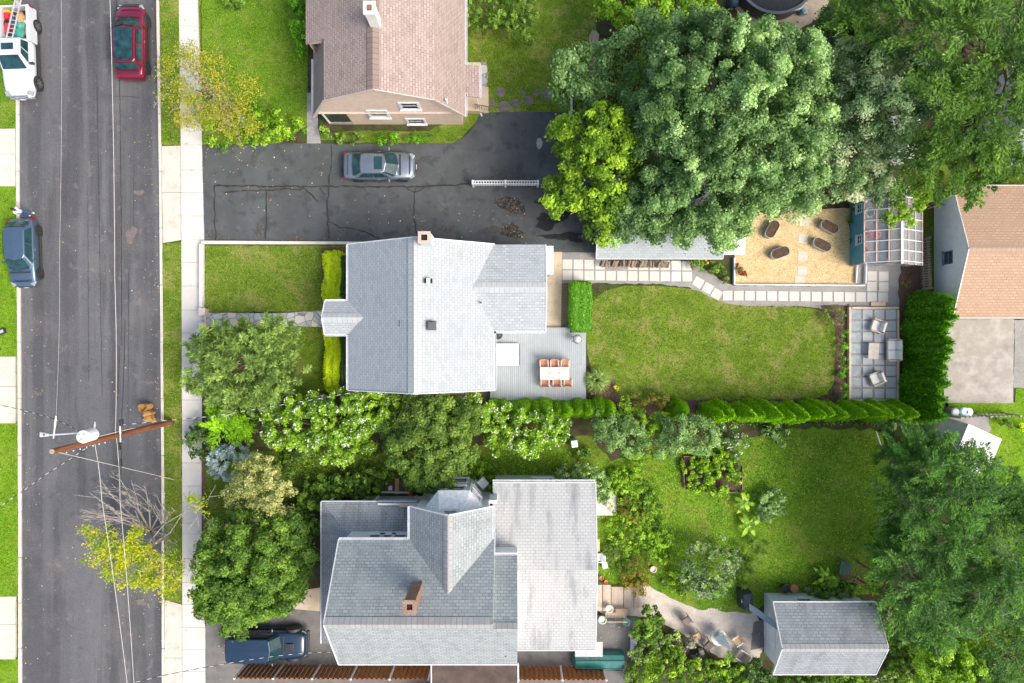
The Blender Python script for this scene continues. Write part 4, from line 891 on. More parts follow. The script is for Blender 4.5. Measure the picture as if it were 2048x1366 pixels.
mb = MB(); mb.bar((fx0, -8.69, 3.36), (fx1, -8.69, 3.36), .05, .16); mb.bar((fx1+.03, -8.7, 3.33), (fx1+.03, -13.8, 4.18), .05, .18); mb.bar((fx1+.03, -13.8, 4.18), (fx1+.03, -19, 3.33), .05, .18); mb.bar((fx0, -19.03, 3.36), (fx1, -19.03, 3.36), .05, .16)
mb.bar((mx0-.03, my1, Ze-.08), (mx0-.03, myr, Zr-.08), .05, .2); mb.bar((mx0-.03, myr, Zr-.08), (mx0-.03, my0, Ze-.08), .05, .2)
mb.bar((gx0, gy+.03, Ze-.08), (gxr, gy+.03, gz-.08), .06, .2); mb.bar((gxr, gy+.03, gz-.08), (gx1, gy+.03, Ze-.08), .06, .2); mb.bar((mx0, my0-.03, Ze-.06), (.3, my0-.03, Ze-.06), .05, .18)
mb.bar((px0-.03, py0, pz0-.05), (px0-.03, -18.7, pz0-.05), .05, .15); mb.bar((px0, py0+.03, pz0-.05), (gx0, py0+.03, pz0-.05), .05, .15)
build_each(mb, 'fascia', M_FASCIA, H3)
gutter(H3, (gx0-.07, gy, Ze-.06), (gx0-.07, my1, Ze-.06)); gutter(H3, (mx0, my1+.07, Ze-.06), (gx0-.15, my1+.07, Ze-.06)); gutter(H3, (gx1+.07, gy, Ze-.06), (gx1+.07, -12.3, Ze-.06)); gutter(H3, (mx1-.1, -12.28, 5.94), (.3, -12.28, 5.94)); gutter(H3, (fx0, -8.62, 3.3), (fx1, -8.62, 3.3), r=.08)
cc = P(820, 1213, 10.4); chimney(roof3, cc.x-.3, cc.x+.28, cc.y-.28, cc.y+.3, 7.6, 10.4, M_BRICKC, M_BRICKC)
c = P(1011, 1310, 6.6); MB().tube([(c.x, c.y, 6.0), (c.x, c.y, 6.7)], .07, 10).build('vent_pipe', M_DARK, roof3, uv=False)
for i, px in enumerate((751, 773, 797)): p = P(px, 1075, 5.3); window(H3, (p.x, my1-.07, 5.2), .7, .75, (0, 1, 0), .08, (0, 1))
# bay tower on the rear gable
bz = 5.1; by = gy-.2; bay = [(-5.0, by), (-4.3, by+.85), (-2.55, by+.85), (-1.8, by)]
bm_ = MB(); bm_.prism(bay, 0, bz); bayo = part(bm_, 'bay', SID_WHITE, H3)
bt = MB(); o_ = .1; bt.add([(-5.1, by+.003, bz), (-4.36, by+.95, bz), (-2.5, by+.95, bz), (-1.7, by+.003, bz), (-4.2, by+.003, bz+1.0), (-2.7, by+.003, bz+1.0)], [[1, 0, 4], [2, 1, 4, 5], [3, 2, 5], [0, 1, 2, 3], [0, 3, 5, 4]]); bt.build('bay_roof', plain('grey_white_roofing', (.76, .77, .77), .8, grime=.2, scale=6), bayo)
for z_ in (1.9, 4.2):
    window(bayo, (-3.42, by+.85, z_), 1.0, .95, (0, 1, 0), .12, (0, 1))
    for (a, b) in ((bay[0], bay[1]), (bay[2], bay[3])):
        m = ((a[0]+b[0])/2, (a[1]+b[1])/2); dx, dy = b[0]-a[0], b[1]-a[1]; n = Vector((-dy, dx, 0)).normalized()
        if n.y < 0: n = -n
        window(bayo, (m[0], m[1], z_), .6, .95, n, .1, (0, 1))
ac = MB(); ac.box((-1.85, by+.75, 2.0), (.6, .5, .42), rz=R(-47)); part(ac, 'air_conditioner', M_TRIM, H3, bevel=.02, uv=False)
# bulkhead lean-to beside the bay
q = [P(838, 1008, 2.4), P(850, 980, 2.2), P(885, 975, 2.2), P(872, 1010, 2.4)]
bh = MB(); bh.slab([(-5.95, -9.4, 2.6), (-5.0, -9.4, 2.6), (-5.0, -8.75, 2.2), (-5.95, -8.75, 2.2)], .08); part(bh, 'entry_canopy', plain('grey_green_metal', (.28, .33, .33), .5), H3)
for i, (a, b) in enumerate([((-11.5, -10.1), 0), ((-8.7, -10.1), 0), ((-11.5, -14), 0), ((-11.5, -18.3), 0), ((-6.2, -10.1), 0)]): part(MB().tube([(a[0], a[1], 1), (a[0], a[1], 3.15)], .09, 10), 'porch_post', M_TRIM, H3, uv=False)
window(H3, (-9.75, -13.5, 5.1), .9, 1.2, (-1, 0, 0)); window(H3, (-9.75, -16.7, 5.1), .9, 1.2, (-1, 0, 0)); window(H3, (2, -8.9, 1.9), 1.1, 1.2, (0, 1, 0)); window(H3, (5.0, -12, 1.9), 1.1, 1.2, (1, 0, 0)); window(H3, (5.0, -17, 1.9), 1.1, 1.2, (1, 0, 0)); window(H3, (gxr, gy-.2, 6.65), .7, .7, (0, 1, 0), .08)
for x in (-8, -5, -2): window(H3, (x, my0+.25, 4.4), .9, 1.2, (0, -1, 0))
# loose lumber and white board lying on the porch roof
lb = MB().bar(P(756, 1008, 3.45), P(838, 1009, 3.45), .12, .06); tag(lb.build('gutter_length', M_TRIM), 'long white gutter length lying on the porch roof of the grey house', 'gutter')
lb = MB().bar(P(799, 1012, 3.6), P(832, 1012, 3.6), .14, .05); tag(lb.build('plank', plain('new_lumber', (.55, .38, .2), .7)), 'short yellowish plank lying on the grey porch roof', 'plank')
# brown low roof at the bottom edge
H4 = thing('carport', 'flat brown roofed structure cut by the bottom edge, against the grey house', 'carport', (-2.5, -22.3, 0))
M_FELT = layered('brown_felt', (.075, .055, .048), [((.12, .088, .075), 1.2, .4, .65, .9), ((.16, .09, .07), .6, .55, .75, .5)], .85)
a, b = P(864, 1326, 2.6), P(1035, 1326, 2.6); mb = MB().bb(a.x, b.x, -26, a.y, 2.5, 2.62); part(mb, 'roof', M_FELT, H4)
mb = MB().bb(a.x-.07, a.x-.003, -26, a.y, 2.48, 2.66); mb.bb(b.x+.003, b.x+.07, -26, a.y, 2.48, 2.66); build_each(mb, 'fascia', M_FASCIA, H4)
for x in (a.x+.15, b.x-.15):
    for y in (a.y-.2, -25.8): part(MB().bb(x-.06, x+.06, y-.06, y+.06, 0, 2.5), 'post', M_TRIM, H4, uv=False)

# ---- small buildings on the right
def gable_bldg(root, x0, x1, y0, y1, ze, zr, ax, wallm, roofm, ov=.3, capm=None, capw=.5, slope=None, rname='roof', fascia=True):
    """ax: 'x' ridge along x, 'y' ridge along y; footprint given at the eaves"""
    mb = MB(); a0, a1, b0, b1 = x0+ov, x1-ov, y0+ov, y1-ov; mb.bb(a0, a1, b0, b1, 0, ze-.12); t = .14
    if ax == 'x':
        yr = (y0+y1)/2; k = (zr-ze)/((y1-y0)/2); zb = ze+k*ov-t
        for x in (a0, a1-.12):
            V = [(x, b0, ze-.14), (x, b1, ze-.14), (x, b1, zb), (x, yr, zr-t), (x, b0, zb)]; W = [(q+.12, b, c) for q, b, c in V]; mb.add(V+W, [[4, 3, 2, 1, 0], [5, 6, 7, 8, 9]]+[[(i+1) % 5, 5+(i+1) % 5, 5+i, i] for i in range(5)])
        r = MB(); r.slab([(x0, y0, ze), (x1, y0, ze), (x1, yr, zr), (x0, yr, zr)], .12); r.slab([(x0, y1, ze), (x1, y1, ze), (x1, yr, zr), (x0, yr, zr)], .12); ra, rb = (x0, yr, zr), (x1, yr, zr)
        f = MB()
        for x in (x0-.025, x1+.025): f.bar((x, y0, ze-.06), (x, yr, zr-.06), .04, .16); f.bar((x, yr, zr-.06), (x, y1, ze-.06), .04, .16)
        for y in (y0-.025, y1+.025): f.bar((x0, y, ze-.06), (x1, y, ze-.06), .04, .16)
    else:
        xr_ = (x0+x1)/2; k = (zr-ze)/((x1-x0)/2); zb = ze+k*ov-t
        for y in (b0, b1-.12):
            V = [(a0, y, ze-.14), (a1, y, ze-.14), (a1, y, zb), (xr_, y, zr-t), (a0, y, zb)]; W = [(q, b+.12, c) for q, b, c in V]; mb.add(V+W, [[0, 1, 2, 3, 4], [9, 8, 7, 6, 5]]+[[i, 5+i, 5+(i+1) % 5, (i+1) % 5] for i in range(5)])
        r = MB(); r.slab([(x0, y0, ze), (x0, y1, ze), (xr_, y1, zr), (xr_, y0, zr)], .12); r.slab([(x1, y0, ze), (x1, y1, ze), (xr_, y1, zr), (xr_, y0, zr)], .12); ra, rb = (xr_, y0, zr), (xr_, y1, zr)
        f = MB()
        for y in (y0-.025, y1+.025): f.bar((x0, y, ze-.06), (xr_, y, zr-.06), .04, .16); f.bar((xr_, y, zr-.06), (x1, y, ze-.06), .04, .16)
    part(mb, 'wall', wallm, root); ro = part(r, rname, roofm, root)
    if capm: ridge_cap(ro, ra, rb, capw, k, capm)
    if fascia: build_each(f, 'fascia', M_FASCIA, root)
    return ro
G1 = thing('garage', 'white garage with sandy tan shingled roof beside the concrete pad', 'garage', (31.5, 5.6, 0))
gable_bldg(G1, 27.75, 37.5, 1.5, 9.8, 2.55, 4.05, 'x', plain('pale_blue_white_siding', (.82, .86, .88), .6, grime=.06), S_BROWN, .38, shingle_mat('sandy_ridge_caps', (.48, .34, .25), (.42, .3, .22), (.3, .2, .14), 1.2, .3), .5)
window(G1, (28.13, 5.4, 1.5), .75, .8, (-1, 0, 0), .05, (1, 1), mat_=plain('slate_frame', (.2, .26, .32), .5))
part(MB().bb(30.2, 33.6, 1.86, 1.9, 0, 2.1), 'garage_door', M_WHITE, G1)
G2 = thing('garage', 'long pale shingled workshop under the big maple, beside the firewood', 'garage', (10.5, 6.5, 0))
a = P(1193, 517, 2.3); b = P(1445, 517, 2.3)
gable_bldg(G2, a.x, b.x, a.y, a.y+5.2, 2.3, 3.5, 'x', SID_BLUE, S_CENTRE, .25, RC_PALE, .5)
a2 = P(1445, 509, 2.1); b2 = P(1490, 509, 2.1); part(MB().bb(a2.x-.2, b2.x-.25, a2.y+.2, a2.y+3.6, 0, 2.0), 'annex_wall', plain('teal_blue_siding', (.1, .3, .42), .6), G2)
part(MB().slab([(a2.x+.01, a2.y, 2.1), (b2.x, a2.y, 2.1), (b2.x, a2.y+3.8, 2.4), (a2.x+.01, a2.y+3.8, 2.4)], .07), 'annex_roof', plain('white_metal_sheet', (.62, .64, .66), .45, .1), G2)
window(G2, (a.x+.25, a.y+2.4, 1.5), .8, .9, (-1, 0, 0))
# greenhouse
TEAL = plain('teal_blue_boards', (.07, .25, .36), .6)
G3 = thing('greenhouse', 'timber framed greenhouse with clear panels and a blue side wall', 'greenhouse', (24.3, 7.2, 0))
gx = (22.5, 24.25, 26.2); gy0, gy1 = 4.85, 9.7; ze, zr = 1.85, 2.95
mb = MB(); mb.bb(22.5, 22.6, gy0+.2, gy1, 0, ze-.08); part(mb, 'wall', TEAL, G3)
M_POLY = plain('clear_panel', (.6, .66, .7), .15); t = M_POLY.node_tree; bsd = t.nodes['Principled BSDF']; bsd.inputs['Transmission Weight'].default_value = 0; bsd.inputs['Alpha'].default_value = .2
mp = MB(); e_ = .02; mp.slab([(gx[0]+.02, gy0+.2, ze), (gx[1], gy0+.2, zr), (gx[1], gy1, zr), (gx[0]+.02, gy1, ze)], .01); mp.slab([(gx[1]+.01, gy0, zr), (gx[2], gy0, ze), (gx[2], gy1, ze), (gx[1]+.01, gy1, zr)], .01); part(mp, 'roof_panel', M_POLY, G3)
mp = MB(); mp.bb(26.1, 26.12, gy0+.1, gy1-.05, .1, ze); mp.bb(22.7, 26.05, gy0+.1, gy0+.12, .1, ze); part(mp, 'side_panel', M_POLY, G3)
M_CEDAR = plain('pinkish_timber', (.62, .42, .33), .7); fm = MB()
for i in range(4): x = gx[0]+(gx[1]-gx[0])*i/3; z = ze+(zr-ze)*i/3; fm.bar((x, gy0+.15, z+.04), (x, gy1, z+.04), .06, .05)
for i in (1, 2, 3): x = gx[1]+(gx[2]-gx[1])*i/3; z = zr-(zr-ze)*i/3; fm.bar((x, gy0, z+.04), (x, gy1, z+.04), .06, .05)
for x in (22.62, 24.25, 26.08): fm.bb(x-.05, x+.05, gy0+.14, gy0+.24, 0, ze if x != 24.25 else zr-.05); fm.bb(x-.05, x+.05, gy1-.15, gy1-.05, 0, ze if x != 24.25 else zr-.05)
part(fm, 'frame', M_CEDAR, G3, uv=False); fm = MB()
for i in range(8): y = gy0+.18+(gy1-gy0-.18)*i/7; fm.bar((gx[0], y, ze+.075), (gx[1], y, zr+.075), .05, .04); fm.bar((gx[1]+.02, y, zr+.075), (gx[2], y, ze+.075), .05, .04)
fm.bar((gx[1], gy0, zr+.1), (gx[1], gy1, zr+.1), .12, .03)
part(fm, 'rafter', M_WHITE, G3, uv=False)
window(G3, (22.5, 6.6, 1.35), .5, .5, (-1, 0, 0), .05, (1, 1)); window(G3, (22.5, 8.6, 1.35), .5, .5, (-1, 0, 0), .05, (1, 1))
part(MB().bb(22.65, 26.05, gy0+.2, gy1-.1, .004, .03), 'floor', plain('dark_floor', (.22, .23, .25), .9, grime=.4), G3)
for i, (x, y, m, l) in enumerate([(23.2, 7.2, (.6, .05, .04), 'red bin with a yellow rim inside the greenhouse'), (23.9, 7.0, (.65, .06, .05), 'larger red crate inside the greenhouse by the ridge post'), (23.1, 6.0, (.6, .08, .06), 'small red pot inside the greenhouse near its lower end'), (23.5, 8.5, (.5, .5, .52), 'pale round tub inside the greenhouse at its top end')]):
    mb = MB(); mb.lathe((x, y, .03), [(.22, 0), (.3, .6), (.33, .62), (.33, .66), (.28, .66), (.26, .3), (.2, .28)], 14, 1, .8 if i == 1 else 1); tag(mb.build('tub', plain('tub_%d' % i, m, .5), uv=False), l, 'tub')
mb = MB(); mb.bb(24.8, 25.9, 5.2, 9.2, .75, .8)
for x in (24.9, 25.8):
    for y in (5.3, 9.1): mb.bb(x-.03, x+.03, y-.03, y+.03, .03, .75)
tag(mb.build('workbench', M_WOOD), 'long potting bench inside the greenhouse along its right side', 'bench')
# white shed
c = P(1955, 905, 1.5); S1 = thing('shed', 'small white shed turned askew beside the cedar, with a grey roof side', 'shed', (c.x, c.y, 0), 0)
a_ = P(1937, 848, 2.5); d1 = P(2008, 891, 2.0); d2 = P(1905, 922, 2.5); l0 = P(1897, 845, 1.2)
u = Vector((-.38*1, -.92, 0)).normalized(); v = Vector((.92, -.38, 0)).normalized()
rp = Vector((a_.x, a_.y, 0)); Lr, wr, wl = 3.1, 2.7, 1.0
q = lambda s, t2, z: (rp.x+u.x*s+v.x*t2, rp.y+u.y*s+v.y*t2, z)
mb = MB(); mb.add([q(.1, -wl+.1, 0), q(.1, wr-.15, 0), q(Lr-.1, wr-.15, 0), q(Lr-.1, -wl+.1, 0), q(.1, -wl+.1, 1.35), q(.1, 0, 2.4), q(.1, wr-.15, 1.85), q(Lr-.1, wr-.15, 1.85), q(Lr-.1, 0, 2.4), q(Lr-.1, -wl+.1, 1.35)], [[0, 1, 6, 5, 4][::-1], [3, 9, 8, 7, 2][::-1], [0, 4, 9, 3][::-1], [1, 2, 7, 6][::-1], [4, 5, 8, 9][::-1], [5, 6, 7, 8][::-1]])
part(mb, 'wall', M_WHITE, S1); M_SHW = plain('white_sheet_roof', (.74, .74, .74), .5, grime=.04)
part(MB().slab([q(0, 0, 2.5), q(0, wr, 1.95), q(Lr, wr, 1.95), q(Lr, 0, 2.5)], .06), 'roof', M_SHW, S1); part(MB().slab([q(0, -.003, 2.49), q(0, -wl, 1.35), q(Lr, -wl, 1.35), q(Lr, -.003, 2.49)], .06), 'side_roof', plain('grey_sheet_roof', (.3, .3, .3), .6, grime=.2), S1)
# grey shed at the bottom
S2 = thing('shed', 'dark grey shingled garden shed with white walls by the gravel patio', 'shed', (19.7, -18.7, 0))
gable_bldg(S2, 16.5, 22.95, -21.0, -16.45, 2.4, 3.85, 'x', SID_WHITE, S_SHED, .3, RC_GREY, .5)
window(S2, (18.9, -16.75, 1.5), .8, .7, (0, 1, 0), .08, (2, 0)); part(MB().bb(16.75, 16.79, -19.6, -18.2, .1, 1.95), 'door', M_WHITE, S2)
part(MB().slab([(16.9, -17.85, 2.25), (16.9, -18.35, 2.25), (15.35, -17.35, 1.35), (15.35, -16.95, 1.35)], .06), 'ramp_roof', plain('blue_grey_sheet', (.22, .28, .31), .5), S2)
# neighbour at the right edge, mostly under trees
H5 = thing('house', 'grey roofed white house at the right edge, mostly hidden under the large tree', 'house', (34.5, 13.5, 0))
gable_bldg(H5, 30.8, 42, 11.3, 17.3, 3.2, 5.2, 'x', SID_WHITE, S_GREY, .35, RC_GREY); window(H5, (32.4, 11.65, 1.8), 1.4, .9, (0, -1, 0))
H6 = thing('shed', 'white roofed little shed peeking out below the grey green tree', 'shed', (24.6, 12.5, 0))
gable_bldg(H6, 23.6, 26.0, 11.6, 14.2, 2.0, 2.7, 'y', SID_WHITE, M_SHW, .15)
# ---------------------------------------------------------------- vehicles
M_TYRE = plain('tyre', (.02, .02, .021), .85); M_RIM = plain('rim_metal', (.32, .31, .3), .3, .8, grime=.3, scale=12); M_CHROME = plain('chrome', (.7, .7, .7), .15, .9)
M_HEAD = plain('headlight_glass', (.3, .32, .34), .1, coat=.8); M_TAIL = plain('taillight', (.25, .008, .012), .2, coat=.3); M_CGLASS = plain('car_glass', (.015, .05, .06), .06, 0, .5, 0, .5, 2.5)
M_PLATE = plain('plate', (.7, .7, .68), .5); M_SILL = plain('sill_black', (.03, .03, .032), .6)
def paint(name, c, met=.55, rough=.28): return plain(name, c, rough, met, .5, 1.0, .03)
def loft(mb, rings, cap=True):
    n = len(rings[0]); V = [v for r in rings for v in r]; F = []
    for i in range(len(rings)-1):
        for k in range(n): F.append([i*n+k, i*n+(k+1) % n, (i+1)*n+(k+1) % n, (i+1)*n+k])
    if cap: F.append(list(range(n-1, -1, -1))); F.append([(len(rings)-1)*n+k for k in range(n)])
    return mb.add(V, F)
def body_rings(st, zs):
    """st: list of x, half width, shoulder z, centre z"""
    rings = []
    for x, w_, zh, zc in st:
        pr = [(0, zs), (w_*.86, zs), (w_*.97, zs+.12), (w_, zs+(zh-zs)*.55), (w_*.985, zh-.09), (w_*.93, zh), (w_*.6, zc-(zc-zh)*.25), (0, zc)]
        rings.append([(x, y, z) for y, z in pr]+[(x, -y, z) for y, z in pr[-2:0:-1]])
    return rings
def wheel(root, x, y, r, w_, arch=True, dark=False):
    s = 1 if y > 0 else -1; wo = thing('wheel', None, None, (0, 0, 0)); wo.parent = root; wo.location = (x, y, r); wo.rotation_euler.x = R(-90)*s
    t = MB(); t.lathe((0, 0, 0), [(r*.62, -w_), (r*.95, -w_), (r, -w_*.8), (r, -w_*.1), (r*.94, .012), (r*.66, .012), (r*.62, -.02)], 24); t.build('tyre', M_TYRE, wo, local=True, smooth=False, uv=False)
    h = MB(); h.lathe((0, 0, 0), [(r*.64, -w_*.9), (r*.64, -.012), (r*.57, -.015), (r*.55, -.07), (r*.1, -.07)], 20)
    for k in range(5):
        a = 2*math.pi*k/5; h.bar((0, 0, -.03), (math.cos(a)*r*.6, math.sin(a)*r*.6, -.02), .075*r/.33, .05)
    h.lathe((0, 0, -.05), [(r*.17, 0), (r*.17, .05), (r*.05, .06)], 10); h.build('rim', M_DARK if dark else M_RIM, wo, local=True, uv=False)
def pane(mb, q, m, ofs=.012, n=4):
    """q: four corners of a cabin side, m: margins (u0,u1,v0,v1)"""
    A, B, Cc, D = [Vector(p) for p in q]; nn = (B-A).cross(D-A).normalized()
    bl_ = lambda u, v: A*(1-u)*(1-v)+B*u*(1-v)+Cc*u*v+D*(1-u)*v+nn*ofs
    V = []; F = []
    for j in range(n+1):
        for i in range(n+1): V.append(bl_(m[0]+(m[1]-m[0])*i/n, m[2]+(m[3]-m[2])*j/n))
    for j in range(n):
        for i in range(n): a = j*(n+1)+i; F.append([a, a+1, a+n+2, a+n+1])
    mb.add(V, F); return mb
def car(name, label, cat, px, py, ang, pm, L=4.6, W=1.85, H=1.5, st=None, cab=None, zs=.22, wr=.34, wx=(.3, .3), sunroof=None, rim_dark=False, roofm=None, roofgrey=None, belt=.93, z0=-.12, mirror=True, win=3):
    c = P(px, py, z0); root = thing(name, label, cat, (c.x, c.y, z0), ang)
    hl = L/2; w2 = W/2
    S_ = [(-hl, w2*.78, .62, .66), (-hl+.06, w2*.86, .8, .88), (-hl+.25, w2*.95, belt-.05, belt+.0), (-hl+.7, w2*1., belt, belt+.05), (-.1*L, w2, belt, belt+.04), (.12*L, w2, belt-.02, belt+.04), (.24*L, w2*.99, belt-.06, belt+.03), (.36*L, w2*.97, belt-.14, belt-.06), (hl-.28, w2*.9, .7, .78), (hl-.08, w2*.76, .6, .66), (hl, w2*.62, .48, .52)] if st is None else st
    b = MB(); loft(b, body_rings(S_, zs)); o = b.build('body', pm, root, local=True, smooth=True, uv=False, sub=1)
    x0b, x0t, x1t, x1b, wb, wt, zt = cab     # rear bottom, rear top, front top, front bottom, half widths, roof height
    zb = belt-.03
    BL = [(x0b, wb*.9, zb), (x1b, wb*.88, zb), (x1b, -wb*.88, zb), (x0b, -wb*.9, zb)]; TP = [(x0t, wt*.92, zt-.03), (x1t, wt*.95, zt-.02), (x1t, -wt*.95, zt-.02), (x0t, -wt*.92, zt-.03)]
    xm, xmt = (x0b+x1b)/2, (x0t+x1t)/2
    ring0 = [(x0b, 0, zb), (x0b+.05, wb*.82, zb), (x0b+.35, wb, zb), (xm, wb, zb), (x1b-.45, wb*.98, zb), (x1b-.12, wb*.8, zb), (x1b+.05, 0, zb), (x1b-.12, -wb*.8, zb), (x1b-.45, -wb*.98, zb), (xm, -wb, zb), (x0b+.35, -wb, zb), (x0b+.05, -wb*.82, zb)]
    ring1 = [(x0t, 0, zt-.02), (x0t+.04, wt*.85, zt-.05), (x0t+.2, wt, zt-.05), (xmt, wt, zt-.035), (x1t-.25, wt*.98, zt-.05), (x1t-.06, wt*.82, zt-.06), (x1t+.06, 0, zt-.02), (x1t-.06, -wt*.82, zt-.06), (x1t-.25, -wt*.98, zt-.05), (xmt, -wt, zt-.035), (x0t+.2, -wt, zt-.05), (x0t+.04, -wt*.85, zt-.05)]
    mc = MB(); n = 12; V = [Vector(v) for v in ring0+ring1]; V.append(Vector((xmt, 0, zt+.012))); F = [[k, (k+1) % n, n+(k+1) % n, n+k][::-1] for k in range(n)]+[[n+k, n+(k+1) % n, 2*n][::-1] for k in range(n)]
    mc.add(V, F); mc.build('cabin', pm, root, local=True, smooth=False, uv=False, bevel=.035)
    if roofm:
        rp = MB(); R1 = [(a*1, b_*.86, c_+.035) for a, b_, c_ in [(x0t+.12, wt, zt-.035), (xmt, wt, zt-.025), (x1t-.12, wt, zt-.035), (x1t-.05, 0, zt-.01), (x1t-.12, -wt, zt-.035), (xmt, -wt, zt-.025), (x0t+.12, -wt, zt-.035), (x0t+.05, 0, zt-.01)]]
        rp.add(R1+[(xmt, 0, zt+.045)], [[(k+1) % 8, k, 8][::-1] for k in range(8)]); rp.build('roof_panel', roofm, root, local=True, uv=False)
    rr_ = lambda i, j: (ring0[i], ring0[j], ring1[j], ring1[i])
    # windscreen and rear window: one pane each, three facets
    def facets(name, idx, m0, m1, rev=False):
        g = MB()
        for q, (i, j) in enumerate(idx):
            a, b2, c2, d2 = ring0[i], ring0[j], ring1[j], ring1[i]
            if rev: a, b2, c2, d2 = b2, a, d2, c2
            cx = Vector(((ring0[3][0]), 0, 0)); nn = (Vector(b2)-Vector(a)).cross(Vector(d2)-Vector(a))
            mid = (Vector(a)+Vector(b2)+Vector(c2)+Vector(d2))/4-Vector((xmt, 0, zb))
            if nn.dot(mid) < 0: a, b2, c2, d2 = b2, a, d2, c2; sw = True
            else: sw = False
            u0, u1 = m0[q] if not sw else (1-m0[q][1], 1-m0[q][0])
            pane(g, (a, b2, c2, d2), (u0, u1, m1[0], m1[1]), .036, 3)
        return g.build(name, M_CGLASS, root, local=True, uv=False, smooth=True)
    facets('windscreen', [(4, 5), (5, 6), (6, 7), (7, 8)], [(.4, 1), (0, 1), (0, 1), (0, .6)], (.1, .94))
    facets('rear_window', [(10, 11), (11, 0), (0, 1), (1, 2)], [(.6, 1), (0, 1), (0, 1), (0, .4)], (.18, .9))
    for side in (1, -1):
        id_ = [(2, 3), (3, 4)] if side > 0 else [(9, 10), (8, 9)]
        mar = [(.1, .96), (.04, .93)] if side > 0 else [(.04, .9), (.07, .96)]
        for q in range(2 if win > 1 else 1): facets('side_window', [id_[q]], [mar[q]], (.14, .82))
        h = MB(); h.box((xm+.25, side*(w2+.01), belt-.17), (.18, .03, .035)); h.build('door_handle', M_CHROME, root, local=True, uv=False, bevel=.008)
        if mirror:
            mm = MB(); mm.box((x1b-.62, side*(w2+.12), belt+.07), (.13, .22, .14)); mm.build('mirror', pm, root, local=True, uv=False, bevel=.03)
        hd = MB(); hd.box((hl-.26, side*w2*.72, .66), (.34, .26, .1), rz=R(-30*side)); hd.build('headlight', M_HEAD, root, local=True, bevel=.03, uv=False)
        tl = MB(); tl.box((-hl+.16, side*w2*.82, belt-.17), (.2, .22, .12), rz=R(20*side)); tl.build('taillight', M_TAIL, root, local=True, bevel=.03, uv=False)
        sk_ = MB(); sk_.box((0, side*(w2-.02), zs+.03), (L*.52, .12, .1)); sk_.build('sill', M_SILL, root, local=True, uv=False, bevel=.02)
        for x in (-hl+L*wx[0]*.66, hl-L*wx[1]*.66):
            ar = MB(); ar.lathe((0, 0, 0), [(wr+.07, -.3), (wr+.07, .0)], 24); wa = ar.build('wheel_arch', M_SILL, root, local=True, uv=False); wa.location = (x, side*(w2-.004), wr+.02); wa.rotation_euler.x = R(-90)*side
            wheel(root, x, side*(w2+.012), wr, .22, dark=rim_dark)
    gr_ = MB(); gr_.box((hl-.03, 0, .5), (.08, W*.5, .16)); gr_.build('grille', M_SILL, root, local=True, uv=False, bevel=.02)
    pl = MB(); pl.box((hl+.02, 0, .42), (.02, .3, .14)); pl.build('number_plate', M_PLATE, root, local=True, uv=False)
    if sunroof: sr = MB(); sr.box((sunroof[0], 0, zt+.022), (sunroof[1], sunroof[2], .03)); sr.build('sunroof', M_CGLASS, root, local=True, uv=False, bevel=.01)
    cw = MB(); cw.box((x1b+.1, 0, belt+.03), (.09, w2*1.5, .04)); cw.build('cowl', M_SILL, root, local=True, uv=False, bevel=.01)
    for sx, ln in ((hl-.34, .78), (-hl+.36, .8)):
        sm = MB(); sm.box((sx, 0, belt-.07 if sx > 0 else belt+.0), (.018, w2*2*ln*.9, .12)); sm.build('panel_seam', M_SILL, root, local=True, uv=False)
    wp = MB(); wp.bar((x1b-.02, -.5, belt+.05), (x1b-.12, .1, belt+.1), .025, .02); wp.bar((x1b-.02, .05, belt+.05), (x1b-.14, .6, belt+.1), .025, .02); wp.build('wiper', M_SILL, root, local=True, uv=False)
    return root
# blue grey hatchback on the left, nose down
car('parked_car', 'blue grey hatchback parked against the left kerb, nose towards the lower lawn', 'car', 60, 508, R(-88), paint('steel_blue_paint', (.09, .15, .22)), 4.55, 1.82, 1.55, cab=(-2.05, -1.55, .5, 1.25, .86, .66, 1.55), belt=.98, wx=(.28, .3), rim_dark=True)
# red suv
car('parked_car', 'dark red crossover with dark glass roof parked at the right kerb', 'car', 273, 92, R(90), paint('dark_red_paint', (.26, .012, .045)), 5.0, 1.98, 1.65, cab=(-2.1, -1.7, .6, 1.4, .94, .72, 1.62), belt=1.02, wx=(.27, .31), wr=.37, rim_dark=True, roofm=M_CGLASS)
# grey sedan on the drive
car('parked_car', 'silver grey saloon with a sunroof parked on the dark driveway', 'car', 763, 337, R(0), paint('grey_silver_paint', (.2, .24, .28), .6), 4.75, 1.82, 1.45, cab=(-1.85, -1.1, .45, 1.3, .84, .62, 1.42), belt=.92, wx=(.3, .3), sunroof=(.05, .52, .82), z0=.03, rim_dark=True)
